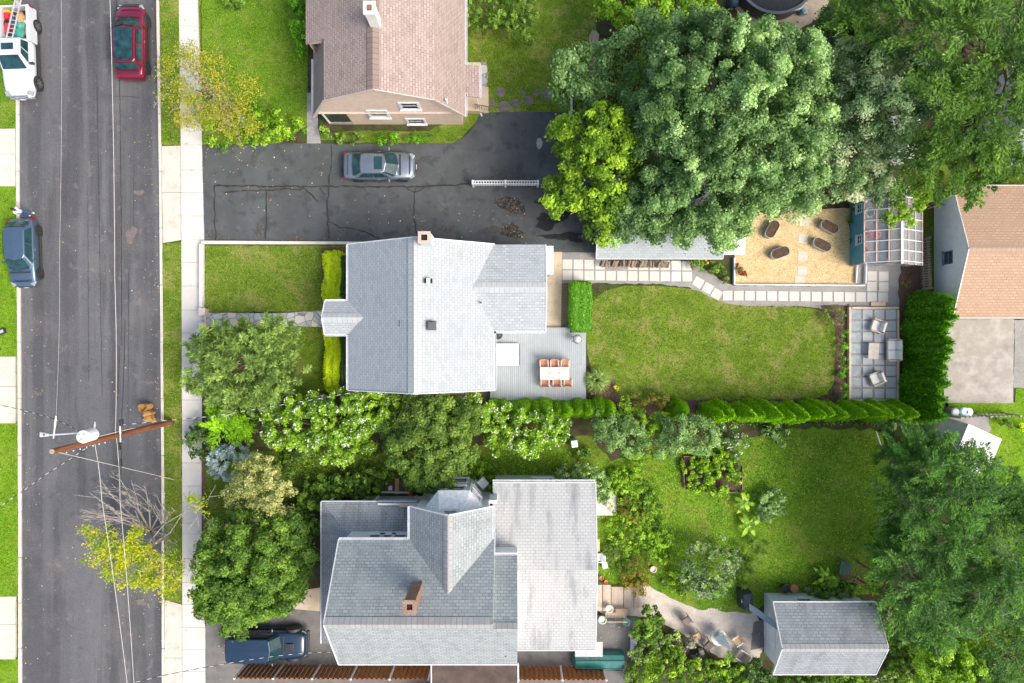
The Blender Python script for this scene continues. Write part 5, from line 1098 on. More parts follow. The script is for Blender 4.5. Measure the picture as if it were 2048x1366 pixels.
# navy jeep style
J = [(-2.35, .86, .95, 1.02), (-2.3, .9, 1.05, 1.12), (-2.0, .93, 1.08, 1.12), (-1.0, .94, 1.08, 1.12), (0, .94, 1.08, 1.12), (.75, .94, 1.06, 1.12), (1.0, .93, 1.06, 1.15), (1.7, .9, 1.02, 1.12), (2.1, .82, .96, 1.06), (2.22, .7, .88, .96), (2.28, .6, .7, .74)]
J = [(x*1.1, a, b, c) for x, a, b, c in J]
jeep = car('parked_car', 'navy blue boxy off-roader parked on the lower driveway by the fence', 'car', 545, 1279, R(0), paint('navy_paint', (.012, .035, .07), .3), 5.05, 1.96, 1.8, st=J, cab=(-2.5, -2.4, .4, 1.0, .9, .76, 1.82), belt=1.1, wr=.41, zs=.4, wx=(.27, .28), z0=.02, rim_dark=True)
jl = MB()
for s in (-1, 1):
    jl.add([(.95, s*.72, 1.14), (2.0, s*.62, 1.05), (2.0, s*1.0, .95), (.95, s*1.02, 1.0), (.95, s*.72, 1.2), (1.95, s*.62, 1.12), (1.95, s*1.0, 1.02), (.95, s*1.02, 1.06)], [[0, 1, 2, 3], [7, 6, 5, 4], [0, 4, 5, 1], [2, 6, 7, 3], [0, 3, 7, 4], [1, 5, 6, 2]])
    f_ = MB(); f_.lathe((0, 0, 0), [(.5, -.26), (.5, .05), (.46, .07)], 20); fo = f_.build('wing_flare', M_SILL, jeep, local=True, uv=False); fo.location = (1.6, s*.98, .48); fo.rotation_euler.x = R(-90)*s
jh = MB(); jh.box((1.5, 0, 1.16), (.55, .5, .05)); jh.box((1.5, .12, 1.2), (.3, .22, .04)); jh.build('bonnet_vent', M_DARK, jeep, local=True, uv=False, bevel=.015)
jb = MB(); jb.box((2.56, 0, .62), (.2, 1.75, .2)); jb.build('bumper', M_DARK, jeep, local=True, uv=False, bevel=.03)
# white pickup
WP = paint('white_silver_paint', (.62, .66, .7), .1, .3)
tc = P(56, 115, -.12); truck = thing('pickup_truck', 'white pickup truck with a loaded open bed parked at the left kerb', 'pickup truck', (tc.x+.0, tc.y, -.12), R(-88))
TS = [(-.62, .98, 1.1, 1.15), (-.5, 1.0, 1.15, 1.2), (.4, 1.0, 1.15, 1.2), (1.0, 1.0, 1.14, 1.22), (1.4, 1.0, 1.12, 1.22), (2.1, .98, 1.08, 1.16), (2.6, .93, .98, 1.08), (2.86, .82, .84, .92), (2.95, .7, .64, .7)]
b = MB(); loft(b, body_rings(TS, .45)); b.build('body', WP, truck, local=True, smooth=True, uv=False, sub=1)
bd = MB(); SI = plain('silver_side', (.3, .34, .37), .3, .5, coat=1)
for s in (-1, 1): bd.box((-1.75, s*.93, .85), (2.3, .14, .78)); bd.box((-1.75, s*.93, 1.27), (2.3, .18, .06))
bd.box((-2.86, 0, .88), (.1, 1.8, .72)); bd.box((-.66, 0, .88), (.08, 1.75, .72)); bd.build('bed_side', WP, truck, local=True, uv=False, bevel=.03)
MB().box((-1.75, 0, .58), (2.2, 1.72, .1)).build('bed_floor', M_SILL, truck, local=True, uv=False); MB().box((-2.96, 0, .62), (.14, 1.8, .2)).build('bumper', M_CHROME, truck, local=True, uv=False, bevel=.03); MB().box((2.95, 0, .58), (.16, 1.6, .2)).build('bumper', M_CHROME, truck, local=True, uv=False, bevel=.03)
cb = MB(); V = [(-.6, .9, 1.15), (1.3, .9, 1.15), (1.3, -.9, 1.15), (-.6, -.9, 1.15), (-.5, .74, 1.85), (.55, .72, 1.86), (.55, -.72, 1.86), (-.5, -.74, 1.85), ]; cb.add(V, [[0, 4, 5, 1][::-1], [1, 5, 6, 2][::-1], [2, 6, 7, 3][::-1], [3, 7, 4, 0][::-1], [4, 7, 6, 5][::-1]]); cb.build('cabin', WP, truck, local=True, uv=False, bevel=.05)
VV = [Vector(v) for v in V]
g_ = MB(); pane(g_, (VV[2], VV[1], VV[5], VV[6])[::1], (.06, .94, .08, .95), .02); g_.build('windscreen', M_CGLASS, truck, local=True, uv=False)
g_ = MB(); pane(g_, (VV[0], VV[3], VV[7], VV[4]), (.1, .9, .2, .85), .02); g_.build('rear_window', M_CGLASS, truck, local=True, uv=False)
for s, q in ((1, (VV[1], VV[0], VV[4], VV[5])), (-1, (VV[3], VV[2], VV[6], VV[7]))):
    for u0, u1 in ((.16, .5), (.54, .93)): g_ = MB(); pane(g_, q, ((1-u1, 1-u0) if s < 0 else (u0, u1))+(.12, .85), .02); g_.build('side_window', M_CGLASS, truck, local=True, uv=False)
    MB().box((.95, s*1.12, 1.25), (.14, .26, .2)).build('mirror', M_DARK, truck, local=True, uv=False, bevel=.03)
    MB().box((2.72, s*.72, .9), (.3, .34, .2), rz=R(-18*s)).build('headlight', M_HEAD, truck, local=True, uv=False, bevel=.03); MB().box((-2.88, s*.93, 1.0), (.12, .16, .34)).build('taillight', M_TAIL, truck, local=True, uv=False)
    for x in (-1.85, 1.95):
        ar = MB(); ar.lathe((0, 0, 0), [(.5, -.3), (.5, .0)], 24); wa = ar.build('wheel_arch', M_SILL, truck, local=True, uv=False); wa.location = (x, s*.999, .45); wa.rotation_euler.x = R(-90)*s
        wheel(truck, x, s*1.02, .42, .26)
    MB().box((.4, s*1.03, .45), (2.2, .14, .08)).build('running_board', M_SILL, truck, local=True, uv=False)
MB().box((.05, 0, 1.88), (.42, .78, .03)).build('sunroof', M_CGLASS, truck, local=True, uv=False, bevel=.01); MB().box((2.93, 0, .84), (.1, 1.1, .2)).build('grille', M_CHROME, truck, local=True, uv=False, bevel=.02)
MB().box((3.05, 0, .6), (.02, .32, .14)).build('number_plate', M_PLATE, truck, local=True, uv=False)
# load in the bed
def lump(name, label, cat, c, s, m, seed, group=None, rz=0, amp=.16):
    rnd = random.Random(seed); V, F = ICO2; mb = MB(); ph = [rnd.uniform(0, 6) for _ in range(3)]
    pts = []
    for v in V:
        f = 1+amp*math.sin(v[0]*4+ph[0])*math.cos(v[1]*5+ph[1])+amp*.6*math.sin(v[2]*7+v[0]*5+ph[2])+rnd.uniform(-.05, .05)
        x, y, z = v[0]*s[0]*f, v[1]*s[1]*f, max(v[2]*f, -.75)*s[2]; pts.append((c[0]+x*math.cos(rz)-y*math.sin(rz), c[1]+x*math.sin(rz)+y*math.cos(rz), c[2]+z+s[2]*.75))
    mb.add(pts, [list(map(int, f)) for f in F]); return tag(mb.build(name, m, smooth=True, uv=False), label, cat, group)
def tl(x, y): v = Matrix.Rotation(R(-88), 2) @ Vector((x, y)); return truck.location.x+v.x, truck.location.y+v.y
for i, (x, y, s, m, nm, lb_) in enumerate([(-1.2, .1, (.5, .4, .3), (.04, .25, .2), 'tarp_bundle', 'teal green folded tarp bundle in the bed of the white pickup'), (-1.7, .22, (.35, .35, .28), (.08, .3, .24), 'tool_bag', 'green tool bag behind the teal tarp in the pickup bed'), (-2.2, .22, (.42, .3, .28), (.5, .28, .12), 'canvas_sack', 'tan canvas sack near the pickup tailgate'), (-1.3, .62, (.5, .14, .22), (.5, .2, .08), 'rope_coil', 'orange brown rope heap along the pickup bed side'), (-1.95, .55, (.2, .16, .2), (.65, .65, .6), 'plastic_jug', 'whitish jug beside the tan sack in the pickup bed')]):
    X, Y = tl(x, y); lump(nm, lb_, nm.split('_')[-1], (X, Y, .52), s, plain('load_%d' % i, m, .7, grime=.5, scale=8), i, rz=R(-88))
for i, (x, y, s, m, nm, lb_) in enumerate([(-1.5, -.6, (.7, .26, .42), (.55, .03, .06), 'fuel_can', 'long red fuel box in the pickup bed under the ladder'), (-2.35, -.6, (.45, .3, .44), (.6, .02, .05), 'fuel_can', 'red fuel can nearest the pickup tailgate'), (-2.6, -.55, (.16, .36, .5), (.8, .4, .02), 'level_box', 'small yellow box at the pickup tailgate'), (-1.0, -.5, (.4, .4, .36), (.03, .03, .035), 'battery_case', 'black case in the pickup bed behind the cab'), (-1.9, -.28, (.9, .22, .3), (.05, .09, .12), 'crate', 'dark blue crate in the middle of the pickup bed')]):
    X, Y = tl(x, y); tag(MB().box((X, Y, .52+s[2]/2), s, rz=R(-88)).build(nm, plain('loadb_%d' % i, m, .5, grime=.4, scale=8), bevel=.03, uv=False), lb_, nm.split('_')[-1])
ld_ = MB(); a = P(18, 78, 1.98); b2 = P(41, -22, 1.6); dn = (b2-a).normalized(); sd = Vector((-dn.y, dn.x, 0))*.19
ld_.bar(a+sd, b2+sd, .035, .08); ld_.bar(a-sd, b2-sd, .035, .08)
for i in range(12): p = a.lerp(b2, (i+.5)/12); ld_.bar(p+sd, p-sd, .035, .03)
tag(ld_.build('ladder', plain('aluminium', (.6, .6, .6), .35, .3), uv=False), 'pale aluminium ladder lying over the bed of the white pickup', 'ladder')
# ---------------------------------------------------------------- street furniture, pole, wires, person
PB = P(343, 844, 0); PT = P(104, 903, 11.9)
pole = thing('utility_pole', 'brown wooden utility pole on the verge with a transformer and street light', 'utility pole', (PB.x, PB.y, 0))
M_POLE = layered('pole_wood', (.17, .06, .03), [((.3, .13, .06), 2, .4, .65, .8, (6, 6, .4)), ((.08, .03, .018), 5, .5, .7, .7, (6, 6, .3))], .85, .3, 20)
ax = PB.lerp(PT, 0); axis = lambda z: PB+(PT-PB)*(z/11.9)
MB().tube([axis(0), axis(4), axis(8), axis(11.9)], [.19, .175, .16, .145], 14).build('shaft', M_POLE, pole, uv=False)
MB().tube([axis(11.88), axis(11.93)], [.13, .12], 14).build('pole_top', plain('pole_end', (.35, .28, .22), .9, grime=.4, scale=20), pole, uv=False)
MB().tube([axis(.3)+Vector((0, -.21, 0)), axis(5)+Vector((.02, .2, 0)), axis(8.5)+Vector((.02, .19, 0))], .025, 6).build('conduit', plain('pale_conduit', (.6, .55, .5), .5), pole, uv=False)
M_GALV = plain('galvanised', (.66, .69, .72), .35, .2)
T1, T2 = P(186, 868, 9.0), P(165, 874, 10.0); trf = MB().tube([T1, T1.lerp(T2, .04), T2.lerp(T1, .04), T2], [.3, .34, .34, .3], 20).build('transformer', plain('transformer_paint', (.75, .78, .82), .35), pole, uv=False)
bq = MB()
for d in ((-.12, .1), (.12, .14), (0, -.12)): bq.tube([T2+Vector((d[0], d[1], 0)), T2+Vector((d[0], d[1], .22))], [.05, .03], 8)
bq.build('bushing', plain('porcelain', (.45, .4, .38), .3), trf, uv=False)
arm0 = axis(9.0); LA = P(100, 870, 9.5); MB().tube([arm0, T1+Vector((-.4, .1, .25)), LA], .045, 8).build('lamp_arm', M_GALV, pole, uv=False)
lh = MB(); h0 = P(98, 870, 9.5); h1 = P(80, 869, 9.45); d = (h1-h0); s_ = Vector((-d.y, d.x, 0)).normalized()
lh.add([h0+s_*.07+Vector((0, 0, .05)), h0-s_*.07+Vector((0, 0, .05)), h1-s_*.14+Vector((0, 0, .05)), h1+s_*.14+Vector((0, 0, .05)), h0+s_*.06-Vector((0, 0, .05)), h0-s_*.06-Vector((0, 0, .05)), h1-s_*.13-Vector((0, 0, .06)), h1+s_*.13-Vector((0, 0, .06))], [[3, 2, 1, 0], [4, 5, 6, 7], [0, 1, 5, 4], [1, 2, 6, 5], [2, 3, 7, 6], [3, 0, 4, 7]])
lhp = lh.build('lamp_head', M_GALV, pole, uv=False, bevel=.03); MB().lathe((h0.lerp(h1, .45)+Vector((0, 0, .05))), [(.04, 0), (.04, .06)], 8).build('photocell', M_DARK, lhp, uv=False)
for (a, b, z, zz_) in [((112, 832), (107, 877), 10.4, 'x'), ((190, 844), (187, 875), 8.3, ''), ((240, 852), (241, 884), 6.6, '')]:
    m = MB(); pa, pb = P(a[0], a[1], z), P(b[0], b[1], z); m.tube([pa, pb], [.035, .035], 6); nn = 5
    for i in range(nn): p = pa.lerp(pb, .15+i*.07); m.tube([p-(pb-pa).normalized()*.02, p+(pb-pa).normalized()*.02], .055, 8)
    m.build('standoff_arm', plain('fibreglass', (.7, .68, .62), .5), pole, uv=False)
for (x, y, z) in [(243, 846, 6.5), (237, 893, 6.4), (240, 926, 6.4)]:
    c_ = P(x, y, z); MB().box(c_, (.18, .42, .2), rz=.1).build('splice_box', M_DARK, pole, uv=False, bevel=.03)
mb = MB()
for i in range(7): c_ = axis(7.5+i*.55); mb.tube([c_+Vector((0, -.2, 0)), c_+Vector((0, -.27, 0))], .03, 6)
mb.build('step_bolt', M_GALV, pole, uv=False)
def wire(label, pts, r, m, sag=.0, name='cable', cat='cable', n=10, twist=False):
    mb = MB(); out = []
    for a, b in zip(pts, pts[1:]):
        for k in range(n): t = k/n; p = Vector(a).lerp(Vector(b), t); p.z -= sag*4*t*(1-t); out.append(p)
    out.append(Vector(pts[-1])); mb.tube(out, r, 6)
    o = mb.build(name, m, uv=False); tag(o, label, cat, 'overhead cables of the utility pole')
    if twist:   # a pale messenger wound round the dark service cable
        L = [0]
        for a, b in zip(out, out[1:]): L.append(L[-1]+(b-a).length)
        m2 = MB(); s = 0; pitch = .55
        while s < L[-1]-pitch*.5:
            q = []
            for e in (s, s+pitch*.22, s+pitch*.45):
                i = max(0, min(len(L)-2, int(np.searchsorted(L, e))-1)); t = (e-L[i])/max(1e-6, L[i+1]-L[i]); q.append(out[i].lerp(out[i+1], t)+Vector((0, 0, r*.9)))
            m2.tube(q, [r*.5, r*.75, r*.5], 5); s += pitch
        w2 = m2.build('messenger', M_TRIM, o, uv=False)
M_WIRE = plain('pale_wire', (.5, .48, .44), .5); M_WIRED = plain('dark_wire', (.03, .03, .033), .6)
wire('thick pale overhead cable running from the top edge down to the pole', [P(218, -60, 7.2), P(229.5, 560, 6.7), P(231, 860, 6.6)], .015, M_WIRE, .12)
wire('pale overhead cable running from the pole to the lower edge, right of its pair', [P(231, 860, 6.6), P(240, 1000, 6.6), P(272, 1440, 7.0)], .015, M_WIRE, .1)
wire('pale overhead cable running to the lower edge, left of its pair', [P(187, 875, 8.3), P(203, 995, 8.3), P(263, 1440, 8.8)], .015, M_WIRE, .1)
wire('thin dark cable close beside the thick pale one', [P(250, 640, 6.4), P(243, 845, 6.5), P(241, 960, 6.3)], .03, M_WIRED, .05)
wire('thin pale upper wire from the crossarm towards the top edge', [P(122, -60, 11.), P(119, 500, 10.6), P(112, 834, 10.4)], .006, M_WIRE, .1)
wire('dark twisted service cable leading from the transformer to the left edge', [P(155, 862, 9.3), P(100, 835, 8.6), P(-20, 806, 7.6)], .02, M_WIRED, .15, twist=True)
wire('dark twisted service cable leading down to the left edge below the pole', [P(184, 888, 8.), P(90, 950, 7.4), P(-20, 1026, 7.)], .02, M_WIRED, .15, twist=True)
wire('twisted service cable leading from the pole to the pale roofed house', [P(243, 850, 6.5), P(430, 832, 6.), P(640, 797, 5.2), P(738, 779, 4.5)], .02, M_WIRED, .1, twist=True)
wire('twisted service cable crossing the lower driveway to the grey house', [P(272, 1364, 7.), P(410, 1335, 6.2), P(560, 1311, 5.4), P(668, 1304, 5.)], .02, M_WIRED, .1, twist=True)
gy_ = [P(118, 905, 11.6), P(194, 923, 8.3), P(310, 950, 1.9), P(348, 959, .02)]; wire('thin grey guy wire stretching from the pole top to the verge', [gy_[0], gy_[3]], .018, M_WIRE, 0, 'guy_wire', 'guy wire', 6)
MB().tube([gy_[0].lerp(gy_[3], .84), gy_[3]], .035, 8).build('guard_sleeve', plain('guard_orange', (.6, .45, .36), .6), bpy.data.objects['guy_wire'], uv=False)
# brown paper yard waste bags
M_KRAFT = layered('kraft_paper', (.42, .23, .08), [((.52, .31, .13), 3, .4, .65, .9), ((.22, .11, .04), 5, .55, .7, .7)], .9, .5, 8)
def sack(label, px, py, s, rz, seed, opened):
    c = P(px, py, -.1); rnd = random.Random(seed); mb = MB(); seg = 14; prof = [(.9, 0), (1.05, .12), (1.08, .4), (1.0, .7), (.95, .9)] + ([(.98, 1.02), (.9, 1.02), (.85, .8), (.8, .6)] if opened else [(.6, 1.0), (.2, 1.06)])
    V = []; F = []
    for r, z in prof:
        for k in range(seg):
            t = 2*math.pi*k/seg; q = r*(1+.14*math.sin(3*t+seed)+rnd.uniform(-.07, .07)); a, b = q*s[0]*math.cos(t), q*s[1]*math.sin(t); V.append((c.x+a*math.cos(rz)-b*math.sin(rz), c.y+a*math.sin(rz)+b*math.cos(rz), c.z+z*s[2]+rnd.uniform(-.02, .02)))
    for i in range(len(prof)-1):
        for k in range(seg): F.append([i*seg+k, i*seg+(k+1) % seg, (i+1)*seg+(k+1) % seg, (i+1)*seg+k])
    F.append([(len(prof)-1)*seg+k for k in range(seg)]); mb.add(V, F); tag(mb.build('paper_sack', M_KRAFT, uv=False), label, 'sack', 'paper yard sacks on the road')
sack('open brown paper yard sack on the road, topmost of three', 298, 813, (.32, .27, .8), .2, 1, True); sack('brown paper yard sack squeezed between two others on the road', 303, 825, (.3, .2, .75), .1, 2, False); sack('round full brown paper sack nearest the pole', 304, 836, (.31, .28, .6), -.2, 3, False)
# person on the left verge
def skin_obj(name, J, E_, material, root, sub=2, rootv=0):
    me = bpy.data.meshes.new(name); me.from_pydata([j[:3] for j in J], E_, []); me.materials.append(material)
    o = bpy.data.objects.new(name, me); C.objects.link(o); o.parent = root
    m = o.modifiers.new('skin', 'SKIN'); m.use_smooth_shade = True; sv = me.skin_vertices[0].data if me.skin_vertices else None
    if sv is None: me.skin_vertices.new() if hasattr(me.skin_vertices, 'new') else None; sv = me.skin_vertices[0].data
    for i, j in enumerate(J): sv[i].radius = (j[3], j[4] if len(j) > 4 else j[3]); sv[i].use_root = (i == rootv)
    s = o.modifiers.new('sub', 'SUBSURF'); s.levels = s.render_levels = sub; return o
pc = P(61, 428, -.12); person = thing('person', 'person with dark hair in a white top and blue jeans beside the kerb', 'person', (pc.x, pc.y, -.12), R(165))
SKIN = plain('skin', (.55, .34, .25), .6); TOP = plain('white_top', (.75, .75, .76), .8); JEANS = plain('jeans', (.03, .09, .2), .85); HAIR = plain('dark_hair', (.015, .011, .01), .5, grime=.4, scale=25); SHOE = plain('white_shoe', (.72, .72, .72), .6)
# facing +x locally; x forward, y left
Jb = [(0, 0, .93, .13, .11), (0, 0, 1.12, .12, .1), (.01, 0, 1.32, .15, .1), (.0, 0, 1.44, .08, .07), (.01, 0, 1.5, .05), (.03, 0, 1.57, .07, .08), (.03, 0, 1.66, .085, .09), (.02, 0, 1.73, .05),
      (0, .17, 1.4, .055), (.04, .22, 1.15, .042), (.24, .15, 1.12, .033), (.31, .12, 1.14, .026), (0, -.17, 1.4, .055), (.03, -.23, 1.15, .042), (.22, -.14, 1.1, .033), (.29, -.11, 1.12, .026),
      (.01, .1, .9, .09), (.08, .12, .5, .06), (.0, .12, .1, .045), (.1, .13, .05, .035), (-.01, -.1, .9, .09), (-.06, -.11, .5, .06), (-.2, -.11, .13, .045), (-.11, -.12, .05, .035)]
Ejs = [(0, 1), (1, 2), (2, 3), (3, 4), (4, 5), (5, 6), (6, 7), (2, 8), (8, 9), (9, 10), (10, 11), (2, 12), (12, 13), (13, 14), (14, 15), (0, 16), (16, 17), (17, 18), (18, 19), (0, 20), (20, 21), (21, 22), (22, 23)]
for hand, s in ((11, 1), (15, -1)):
    x, y, z = Jb[hand][:3]; pi_ = len(Jb); Jb.append((x+.045, y, z, .022, .013)); Ejs.append((hand, pi_))
    for k, (dy, ln) in enumerate(((-.024, .055), (-.008, .065), (.008, .06), (.024, .048))): a = len(Jb); Jb.append((x+.075, y+dy, z-.004, .0085)); Jb.append((x+.075+ln*.5, y+dy*1.15, z-.016, .008)); Jb.append((x+.07+ln*.85, y+dy*1.2, z-.04, .007)); Ejs += [(pi_, a), (a, a+1), (a+1, a+2)]
    a = len(Jb); Jb.append((x+.03, y-s*.035, z+.005, .01)); Jb.append((x+.06, y-s*.05, z-.006, .008)); Ejs += [(hand, a), (a, a+1)]
skin_obj('body', Jb, Ejs, SKIN, person)
skin_obj('jeans', [(0, 0, .97, .145, .12), (.01, .1, .88, .1), (.08, .12, .5, .075), (.0, .12, .14, .06), (-.01, -.1, .88, .1), (-.06, -.11, .5, .075), (-.19, -.11, .17, .06)], [(0, 1), (1, 2), (2, 3), (0, 4), (4, 5), (5, 6)], JEANS, person)
skin_obj('top', [(0, 0, .9, .165, .14), (0, 0, 1.12, .14, .12), (.01, 0, 1.32, .165, .12), (0, 0, 1.42, .1, .09), (0, .18, 1.39, .07), (.03, .22, 1.2, .06), (0, -.18, 1.39, .07), (.02, -.225, 1.2, .06)], [(0, 1), (1, 2), (2, 3), (2, 4), (4, 5), (2, 6), (6, 7)], TOP, person)
hm = MB(); V_, F_ = ICO2; hm.add([(v[0]*.105+.0, v[1]*.1, v[2]*.115+1.68) if not (v[0] > .45 and v[2] < .35) else (v[0]*.07, v[1]*.08, v[2]*.1+1.68) for v in V_], [list(map(int, f)) for f in F_]); hm.tube([(-.06, 0, 1.68), (-.13, 0, 1.58), (-.12, 0, 1.42)], [.07, .06, .025], 8); hm.build('hair', HAIR, person, local=True, smooth=True, uv=False)
fm_ = MB()
for s in (-1, 1): fm_.lathe((.115, s*.032, 1.645), [(.0, -.008), (.011, 0), (.0, .008)], 8)
fm_.build('eyes', HAIR, person, local=True, uv=False); MB().add([(.11, -.013, 1.6), (.11, .013, 1.6), (.14, 0, 1.6), (.115, 0, 1.65)], [[0, 1, 2], [1, 3, 2], [3, 0, 2], [0, 3, 1]]).build('nose', SKIN, person, local=True, uv=False); MB().box((.113, 0, 1.575), (.01, .045, .01)).build('mouth', plain('lips', (.45, .14, .12), .5), person, local=True, uv=False)
for x, y in ((.06, .125), (-.14, -.12)): MB().box((x, y, .045), (.27, .1, .09)).build('shoe', SHOE, person, local=True, uv=False, bevel=.035)
# dark yard lamp on the left lawn
lc = P(7, 663, 0); yl = thing('drain_box', 'small dark box with a pale lid lying on the left lawn', 'box', (lc.x, lc.y, 0)); MB().box((lc.x, lc.y, .12), (.42, .34, .24), rz=.4).build('box_body', M_DARK, yl, uv=False, bevel=.03); MB().box((lc.x+.05, lc.y, .26), (.26, .2, .04), rz=.4).build('lid', plain('grey_lid', (.4, .4, .4), .5), yl, uv=False, bevel=.01)
# low retaining walls of the front garden
M_STUC = plain('cream_stone', (.6, .55, .47), .85)
def lowwall(label, pts, h, m, cat='retaining wall'):
    w2 = [P(*p) for p in pts]; mb = MB(); mb.prism([(p.x, p.y) for p in w2], -.02, h); return tag(mb.build('retaining_wall', m, bevel=.015), label, cat)
lowwall('long cream low wall between the driveway and the front lawn', [(404, 482), (725, 484), (725, 489.5), (404, 488.5)], .2, M_STUC)
lowwall('short cream low wall along the pavement beside the front lawn', [(402.5, 489), (409, 489), (409, 619), (402.5, 619)], .35, plain('white_stone', (.62, .6, .57), .85))
M_PIER = layered('reddish_stone', (.5, .38, .31), [((.62, .54, .47), 3, .4, .65, .9), ((.34, .22, .17), 7, .55, .7, .6)], .9, .4, 20)
for i, (x, y, lb_) in enumerate([(412, 624, 'upper'), (413, 653, 'lower')]):
    c_ = P(x, y, 0); pr_ = thing('gate_pier', '%s of the two reddish stone piers at the flagstone path' % lb_, 'pier', (c_.x, c_.y, 0), 0, 'stone piers at the front path'); MB().box((c_.x, c_.y, .28), (.36, .4, .56)).build('pier_shaft', M_PIER, pr_, bevel=.02); MB().box((c_.x, c_.y, .59), (.44, .48, .07)).build('cap', M_STUC, pr_, bevel=.015)
lowwall('low reddish stone kerb between the two garden piers', [(409, 631), (413, 631), (413, 646), (409, 646)], .12, M_PIER)
lowwall('short white slab beside the lower garden pier', [(398, 657), (411, 657), (411, 664), (398, 664)], .3, M_WHITE)
# white railing on the drive (parking fence)
a, b = P(947, 371, .0), P(1075, 371, 0)
vf = thing('picket_fence', 'short white railing standing alone on the dark driveway', 'railing', (a.x, a.y, 0))
mb = MB()
for dy in (-.09, .09): mb.bar(a+Vector((0, dy, .9)), b+Vector((0, dy, .9)), .05, .06)
mb.bar(a+Vector((0, 0, .2)), b+Vector((0, 0, .2)), .03, .04); mb.bar(a+Vector((0, 0, .15)), b+Vector((0, 0, .15)), .06, .07); mb.build('rail', M_WHITE, vf, uv=False)
mb = MB(); n = 24
for i in range(1, n): p = a.lerp(b, i/n); mb.bb(p.x-.025, p.x+.025, p.y-.06, p.y+.06, .1, .92)
mb.build('pickets', M_WHITE, vf, uv=False)
for t in (0, .5, 1): p = a.lerp(b, t); MB().bb(p.x-.06, p.x+.06, p.y-.14, p.y+.14, 0, 1.0).build('post', M_WHITE, vf, uv=False, bevel=.01)
# fence at the end of the driveway
def fence(label, pts, h, m, post=2.4, board=.14, gap=.0, name='fence', cat='fence', double=False, rail=True, cap=None):
    root = thing(name, label, cat, tuple(pts[0][:2])+(0,)); pn = MB(); ps = []
    for a, b in zip(pts, pts[1:]):
        a, b = Vector(a), Vector(b); L = (b-a).length; d = (b-a).normalized(); s = Vector((-d.y, d.x, 0)); n = max(1, int(L/(board+gap)))
        rz = math.atan2(d.y, d.x)
        for i in range(n):
            p = a.lerp(b, (i+.5)/n); o_ = s*(.035 if (double and i % 2) else -.035 if double else 0)
            pn.box((p.x+o_.x, p.y+o_.y, h/2+.04), (board*.96 if not double else board*1.1, .02, h+random.uniform(-.015, .015)), rz=rz)
            if double: pn.box((p.x+o_.x, p.y+o_.y, h+.05), (board*1.0, .045, .02), rz=rz)
        if rail:
            for z in (.3, h-.2): pn.box(((a.x+b.x)/2, (a.y+b.y)/2, z), (L, .05, .08), rz=rz)
        k = max(1, round(L/post))
        for i in range(k+1): ps.append(a.lerp(b, i/k))
    pn.build('panel', m, root)
    for p in ps: MB().bb(p.x-.055, p.x+.055, p.y-.055, p.y+.055, 0, h+.12).build('post', cap or m, root, uv=False)
    return root
M_GREYW = layered('grey_fence_wood', (.32, .29, .26), [((.45, .42, .39), 3, .4, .65, .8, (5, 5, .5))], .9)
fence('white board fence at the end of the dark driveway', [P(1141, 205, 0), P(1141, 312, 0)], 1.3, M_WHITE, board=.16)
fence('grey board fence running beside the round pool', [P(1640, 100, 0), P(1682, 62, 0)], 1.8, M_GREYW)
fence('low weathered fence between greenhouse and garage', [P(1838, 480, 0), P(1843, 579, 0)], 1.1, M_WOOD, board=.1, gap=.06)
M_BRFENCE = layered('brown_fence_wood', (.25, .10, .035), [((.36, .17, .07), 3, .4, .65, .8, (5, 5, .5)), ((.1, .035, .015), 6, .55, .7, .6, (5, 5, .6))], .8)
fence('long brown shadowbox fence with pale caps along the bottom edge', [P(492, 1329, 0), P(864, 1331, 0)], 1.8, M_BRFENCE, board=.155, gap=0, double=True, cap=M_TRIM)
fence('brown shadowbox fence running on past the boat along the bottom edge', [P(1037, 1332, 0), P(1205, 1332, 0)], 1.8, M_BRFENCE, board=.155, gap=0, double=True, cap=M_TRIM)
fence('grey rail fence behind the bins near the concrete pad', [P(1893, 831, 0), P(2008, 827, 0)], 1.4, M_GREYW, board=.12, gap=.14)
fence('dark wooden fence at the lower right among the trees', [P(1730, 1342, 0), P(1830, 1330, 0)], 1.2, M_WOOD, board=.15, gap=.12)
# straw garden's low border
def border(label, pts, h=.28, m=None, t=.07, z1=None):
    root = MB()
    for a, b in zip(pts, pts[1:]): a, b = P(*a), P(*b); root.bar(Vector((a.x, a.y, h/2)), Vector((b.x, b.y, h/2)), t, h)
    o = root.build('garden_border', m or M_WHITE, uv=False); return tag(o, label, 'garden border')
border('white board border along the straw garden and its left end', [(1466.5, 517), (1466.5, 569.5), (1726, 571.5)]); border('white board border at the greenhouse corner of the straw garden', [(1727.5, 568), (1729, 528)]); border('inner white board beside the straw at the greenhouse', [(1709, 566), (1711.5, 531)], .25)
